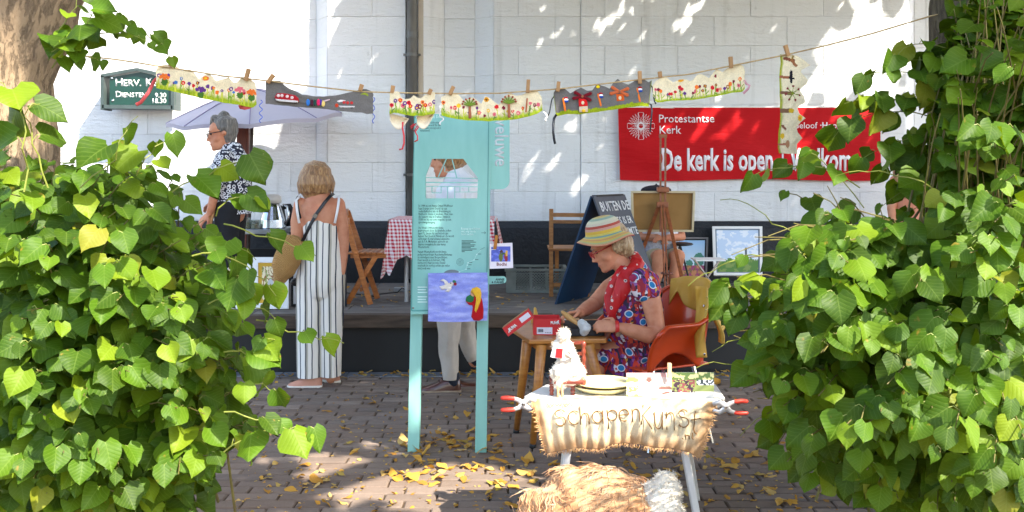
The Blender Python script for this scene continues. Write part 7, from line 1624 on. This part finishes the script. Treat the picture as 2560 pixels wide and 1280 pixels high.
# spring clamps
CLM = M('clamp_metal', C(206, 204, 202), rough=.35, metal=.4); RUB = M('red_rubber', C(222, 66, 48), rough=.5)
def clamp(x0, y0, sgn, label):
    dd = 3.98; t = thing('spring_clamp', label, 'clamp', P(x0, y0, dd), 'spring clamps holding the felt name cloth'); q = lambda a, b: P(x0 + sgn * a, y0 + b, dd)
    for s in (-1, 1):
        mb = MB(); mb.tube([q(0, s * 7), q(16, s * 13), q(30, s * 5), q(42, -s * 9), q(56, -s * 14), q(64, -s * 15)], [(.007, .004), (.010, .005), (.013, .006), (.010, .006), (.008, .006), (.007, .006)], 10, True, (0, 0, 1)); j = mb.build('jaw', CLM, t, smooth=True)
        mb = MB(); mb.limb([q(56, -s * 14), q(70, -s * 15), q(84, -s * 15)], [.0085, .0095, .0085], 10); mb.build('grip', RUB, j, smooth=True)
    mb = MB(); mb.tube([q(30, 0) - V(0, .014, 0), q(30, 0) + V(0, .014, 0)], .006, 10); mb.build('pivot', STEEL, t)
clamp(1340, 1010, -1, 'spring clamp with red grips at the cloth corner nearest the brown table legs'); clamp(1782, 1018, 1, 'spring clamp with red grips on the felt cloth corner beside the lime leaves')
# little turned chair with the wool doll
RW = M('red_brown_wood_small', C(142, 62, 40), C(106, 42, 28), 20, .4, .15, 80, coat=.2)
t = thing('doll_chair', 'miniature turned red wooden chair on the white table', 'doll chair', FT(1420, 985)); kf = px(4.12)
def turned(x, y0, y1, dd, r=.0085):
    mb = MB(); a = P(x, y0, dd); L = (y0 - y1) * px(dd); n_ = 22; prof = [(r * (1 + .28 * math.sin(i * 1.9) + (.25 if i % 5 == 0 else 0)) * (.55 if i in (0, n_) else 1), L * i / n_) for i in range(n_ + 1)]; mb.lathe([(0, 0)] + prof + [(0, L)], a, 10); return mb.build('turned_post', RW, t, smooth=True)
for x, yb, y1 in ((1379, 988, 930), (1432, 988, 930), (1459, 981, 852), (1400, 981, 852)): turned(x, yb, y1, ground_d(yb, FZ))
mb = MB(); mb.box(P(1420, 950, 4.1), (.125, .11, .012), None, .003); mb.build('seat', RW, t)
for a, b in (((1405, 858), (1458, 856)), ((1405, 885), (1458, 884)), ((1405, 910), (1458, 909))): mb = MB(); mb.bar(P(*a, 4.17), P(*b, 4.17), .008, .014); mb.build('back_rail', RW, t)
for a, b in (((1380, 966), (1432, 966)), ((1434, 964), (1458, 958))): mb = MB(); mb.tube([P(*a, 4.08), P(*b, 4.08 if b[0] < 1440 else 4.17)], .004, 6); mb.build('stretcher', RW, t)
def fluff(name, mat, parent, pts_fn, n, L, r, rn, curl=.4):
    mb = MB()
    for i in range(n):
        p, g = pts_fn(rn); l = L * rn.uniform(.5, 1.3); a = Vector((rn.gauss(0, 1), rn.gauss(0, 1), rn.gauss(0, 1))); s1 = g.cross(a).normalized()
        pts = [p - g * .003, p + g * l * .35 + s1 * l * curl * .35, p + g * l * .7 - s1 * l * curl * .1, p + g * l * .9 + s1 * l * curl * .5]; mb.tube(pts, [r, r * .9, r * .6, r * .2], 3, False)
    o = mb.build(name, mat, parent, smooth=True); o['kind'] = 'stuff'; return o
dz = 4.1; D = lambda x, y, o=0: P(x, y, dz) + V(0, o, 0)
t = thing('wool_doll', 'white wool doll reading a small red book on the miniature chair', 'doll', D(1412, 950))
mb = MB(); parts_ = [([D(1410, 836), D(1406, 848)], [.030, .026]), ([D(1416, 868), D(1420, 900), D(1424, 932)], [.032, .048, .058]), ([D(1410, 925), D(1396, 930, -.03)], [.045, .04]), ([D(1388, 862), D(1400, 880, -.03)], [.018, .016]), ([D(1440, 925), D(1450, 935)], [.035, .03]), ([D(1400, 935, -.03), D(1398, 955, -.03)], [.034, .03])]
for p, r in parts_: mb.limb(p, r, 12)
body = mb.fuse('wool_body', WOOLW, t, .005, 3, disp=lambda co, no: .007 * noise.noise(co * 55))
vs_ = [(v.co + t.location, v.normal.copy()) for v in body.data.vertices]
fluff('wool_fibres', WOOLW, t, lambda rn: rn.choice(vs_), 700, .009, .0011, random.Random(2), .5)
mb = MB()
for x in (1394, 1404): mb.limb([D(x, 950, -.05), D(x - 1, 965, -.055), D(x, 983, -.06)], [.006, .005, .006], 8)
mb.build('doll_leg', M('pale_felt', C(206, 160, 116), rough=.9), t, smooth=True)
mb = MB(); mb.limb([D(1424, 872, -.045), D(1430, 890, -.055), D(1412, 876, -.065)], [.008, .007, .006], 8); mb.build('doll_arm', WOOLW, t, smooth=True)
mb = MB(); mb.box(D(1386, 876, -.06), (.03, .006, .04), Matrix.Rotation(.25, 3, 'Y')); mb.build('page', PAPER, t); mb = MB(); mb.box(D(1396, 876, -.062), (.028, .008, .038), Matrix.Rotation(.1, 3, 'Y')); tag(mb.build('tiny_book', REDB, None, D(1396, 880, -.062)), 'tiny red book in the wool doll\'s lap', 'book')
mb = MB(); c0 = FT(1505, 976); mb.lathe([(0, .012), (.10, .012), (.135, .028), (.138, .030), (.134, .024), (.10, .004), (0, .002)], c0, 32); mb.lathe([(0, .034), (.1, .03), (.128, .034), (.132, .037)], c0 + V(.01, .0, .002), 32); tag(mb.build('wooden_plate', M('pale_yellow_wood', C(232, 222, 176), C(222, 208, 150), 6, .4), None, c0, smooth=math.radians(40)), 'stacked pale yellow wooden plates on the white table', 'plate')
# photograph card folded open
t = thing('photo_folder', 'folded pair of festival photo prints standing on the white table', 'photo prints', FT(1680, 992))
def fest(u, v, s):
    n1 = noise.fractal(Vector((u * 5 + s, v * 5, s)), 1, 2, 4); n2 = noise.noise(Vector((u * 16 + s, v * 14, s)))
    if s < 5:
        c = C(216, 196, 190)
        if v > .8: c = C(190, 150, 150)
        if u < .28 and n1 > -.1 and v < .8: c = C(130, 140, 80)
        if n2 > .3 and v < .6: c = C(236, 226, 216)
        if ((u - .86) / .16) ** 2 + ((v - .34) / .09) ** 2 < 1 or ((u - .9) / .12) ** 2 + ((v - .1) / .08) ** 2 < 1 or ((u - .5) / .06) ** 2 + ((v - .7) / .12) ** 2 < 1: c = C(110, 74, 66)
        return c
    c = C(150, 160, 90)
    if v > .72: c = C(206, 200, 140) if n1 > 0 else C(96, 120, 60)
    if v < .32: c = C(226, 220, 206)
    if .25 < v < .72 and u < .55 and n2 > -.1: c = C(70, 44, 60) if n1 > 0 else C(150, 80, 80)
    if v > .52 and u > .6 and v < .72: c = C(236, 236, 236) if n2 > 0 else C(60, 70, 70)
    return c
for (xa_, xb_, ya, yb, d0, d1, s) in ((1566, 1679, 990, 932, 4.02, 4.12, 1), (1679, 1785, 1000, 931, 4.12, 4.02, 7)):
    mb = MB(); nu, nv = 44, 26; tl = .03; Q_ = lambda u, v, o=0: P(xa_ + (xb_ - xa_) * u, ya + (yb - ya) * v, d0 + (d1 - d0) * u + tl * v + o)
    for i in range(nu):
        for j in range(nv): mb.col = fest((i + .5) / nu, (j + .5) / nv, s); mb.add([Q_(i / nu, j / nv), Q_((i + 1) / nu, j / nv), Q_((i + 1) / nu, (j + 1) / nv), Q_(i / nu, (j + 1) / nv)], [(0, 1, 2, 3)])
    mb.col = C(226, 226, 226); mb.prism([Q_(0, 0, .001), Q_(1, 0, .001), Q_(1, 1, .001), Q_(0, 1, .001)], n0, .001); mb.build('print', PRINT, t)
peg(1674, 908, 1673, 946, 4.11, 'pale clothespin gripping the festival photo prints on the table', 9, M('pale_pin', C(222, 196, 150), rough=.6))
# woolly sheep figure
dsh = 3.62; D = lambda x, y, o=0: P(x, y, dsh) + V(0, o, 0)
t = thing('woolly_sheep', 'brown curly fleece sheep figure with a white wool head in front of the table', 'sheep figure', V(D(1460, 0).x, dsh, 0))
mb = MB(); mb.limb([D(1360, 1282), D(1420, 1268), D(1500, 1262), D(1570, 1272), D(1615, 1290)], [.10, .135, .145, .125, .10], 20); mb.limb([D(1470, 1300), D(1470, 1340)], [.16, .14], 14)
for x in (1400, 1560):
    for o in (-.08, .08): mb.limb([D(x, 1320, o), V(D(x, 0).x, dsh + o, .03)], [.04, .03], 10)
FLC = M('brown_fleece', C(176, 126, 84), C(206, 164, 122), 14, 1, .5, 120, sheen=.3, spec=.1); FLD = M('dark_fleece', C(168, 118, 76), C(214, 178, 138), 12, 1, .4, 140, sheen=.3, spec=.1)
body = mb.fuse('fleece_body', FLC, t, .01, 3, disp=lambda co, no: .022 * noise.noise(co * 14) + .008 * noise.noise(co * 40))
vs_ = [(v.co + t.location, (v.normal + V(0, -.2, -.5)).normalized()) for v in body.data.vertices if v.normal.y < .4]
rn = random.Random(5); mb = MB()
for i in range(2300):                    # tapered wavy locks that flow down over the fleece
    p, g = rn.choice(vs_); fl = Vector((-.6 + .9 * noise.noise(p * 5), -.2, -.9 + .5 * noise.noise(p * 5 + Vector((7, 0, 0))))) + Vector((rn.gauss(0, .3), rn.gauss(0, .2), rn.gauss(0, .3))); a = (fl - g * fl.dot(g)).normalized(); b = g.cross(a)
    L_ = rn.uniform(.05, .10); w_ = rn.uniform(.003, .008); ph = rn.uniform(0, 6); r0 = rn.uniform(.0018, .0042); pts = []
    for q in range(9): s_ = q / 8; pts.append(p + a * (L_ * s_) + b * (w_ * math.sin(ph + s_ * 11) * (.4 + s_)) + g * (.004 * math.sin(math.pi * s_) - .012 * s_ * s_ + .002))
    mb.tube(pts, [r0 * .7, r0, r0, r0 * .95, r0 * .85, r0 * .7, r0 * .5, r0 * .3, r0 * .1], 5, False)
o = mb.build('fleece_locks', FLD, t, smooth=True); o['kind'] = 'stuff'
mb = MB(); mb.limb([D(1628, 1262, -.02), D(1650, 1235, -.03), D(1662, 1212, -.03), D(1660, 1200, -.03)], [.075, .075, .06, .045], 18); mb.limb([D(1660, 1255, -.05), D(1680, 1290, -.06)], [.06, .05], 14); mb.limb([D(1640, 1208, -.08), D(1622, 1226, -.1)], [.02, .012], 8); mb.limb([D(1675, 1200, -.0), D(1686, 1214, .03)], [.02, .012], 8)
hd = mb.fuse('wool_head', WOOLW, t, .008, 3, disp=lambda co, no: .008 * noise.noise(co * 30)); vs_ = [(v.co + t.location, v.normal.copy()) for v in hd.data.vertices if v.normal.y < .4]
fluff('head_fibres', WOOLW, t, lambda rn: rn.choice(vs_), 900, .010, .0014, random.Random(6), .8)

# ------------------------------------------------------------------ fallen leaves
DRY = [(0, C(164, 112, 36)), (.25, C(196, 142, 46)), (.5, C(212, 164, 66)), (.75, C(222, 190, 120)), (.93, C(164, 150, 60)), (1, C(140, 96, 54))]
DLEAF = m_leaf('dry_leaf', DRY, .2, .5, .3, C(190, 140, 50))
DG_ = [leaf_geo(100 + s, 7, rn.uniform(-.25, .35), rn.uniform(-.2, .25), rn.uniform(.35, .8), rn.uniform(.1, 1.3)) for s in range(8)]; DM = [leaf_mesh(g, DLEAF, 'fallen_leaf') for g in DG_]
rn = random.Random(77); spots = []
def scatter(n, cx, cy, sx, sy, small=1.0):
    for _ in range(n): spots.append((rn.gauss(cx, sx), rn.gauss(cy, sy), rn.uniform(.7, 1.15) * small))
scatter(34, 1105, 1112, 60, 14); scatter(16, 1030, 1140, 26, 12); scatter(16, 1200, 1128, 26, 12); scatter(34, 1200, 1192, 95, 22); scatter(12, 1080, 1200, 50, 14); scatter(20, 1560, 1190, 110, 20); scatter(16, 1830, 1190, 70, 25); scatter(14, 1900, 1255, 120, 14)
for _ in range(190): spots.append((rn.uniform(640, 2000), 960 + 320 * rn.random() ** .75, rn.uniform(.6, 1.1)))
cnt = 0
for x, y, s in spots:
    if y < 955 or y > 1300 or cnt >= 290: continue
    dd = ground_d(y); p = P(x, y, dd); 
    o = bpy.data.objects.new('fallen_leaf', rn.choice(DM)); COL.objects.link(o); sz = s * rn.uniform(.045, .085)
    R = Matrix.Rotation(rn.uniform(0, 6.28), 4, 'Z') @ Matrix.Rotation(rn.choice((0, 0, math.pi)) + rn.gauss(0, .22), 4, 'Y') @ Matrix.Rotation(rn.gauss(0, .2), 4, 'X') @ Matrix.Diagonal((sz, sz, sz, 1))
    co = np.array([v.co for v in o.data.vertices]) @ np.array(R.to_3x3()).T; o.matrix_basis = Matrix.Translation((p.x, p.y, .0095 - co[:, 2].min())) @ R
    tag(o, 'dry yellow curled lime leaf lying on the brick paving', 'fallen leaf', 'fallen leaves on the brick paving'); cnt += 1
items = []
for _ in range(900):
    x, y = rn.uniform(560, 2100), 945 + 350 * rn.random() ** .8; p = P(x, y, ground_d(y)); a = V(rn.gauss(0, 1), rn.gauss(0, 1), rn.gauss(0, .2)); items.append((p + V(0, 0, .012), frame(a, V(rn.gauss(0, .4), rn.gauss(0, .4), 1)), rn.uniform(.012, .03), rn.randrange(8)))
for _ in range(300):
    p = V(rn.uniform(-4, 4), rn.uniform(7.5, 9.3), STAGE_Z + .004); items.append((p, frame(V(rn.gauss(0, 1), rn.gauss(0, 1), .1), V(rn.gauss(0, .3), rn.gauss(0, .3), 1)), rn.uniform(.015, .05), rn.randrange(8)))
for _ in range(260):
    p = V(rn.uniform(-3, 3), rn.gauss(7.24, .05), .022); items.append((p, frame(V(rn.gauss(0, 1), rn.gauss(0, .4), .1), V(rn.gauss(0, .4), rn.gauss(0, .4), 1)), rn.uniform(.02, .06), rn.randrange(8)))
o = bake_leaves(items, DG_, DLEAF, 'leaf_litter'); o['label'] = 'small scraps of dry yellow leaf scattered over paving and stage'
bpy.data.scenes.remove(_tmp)
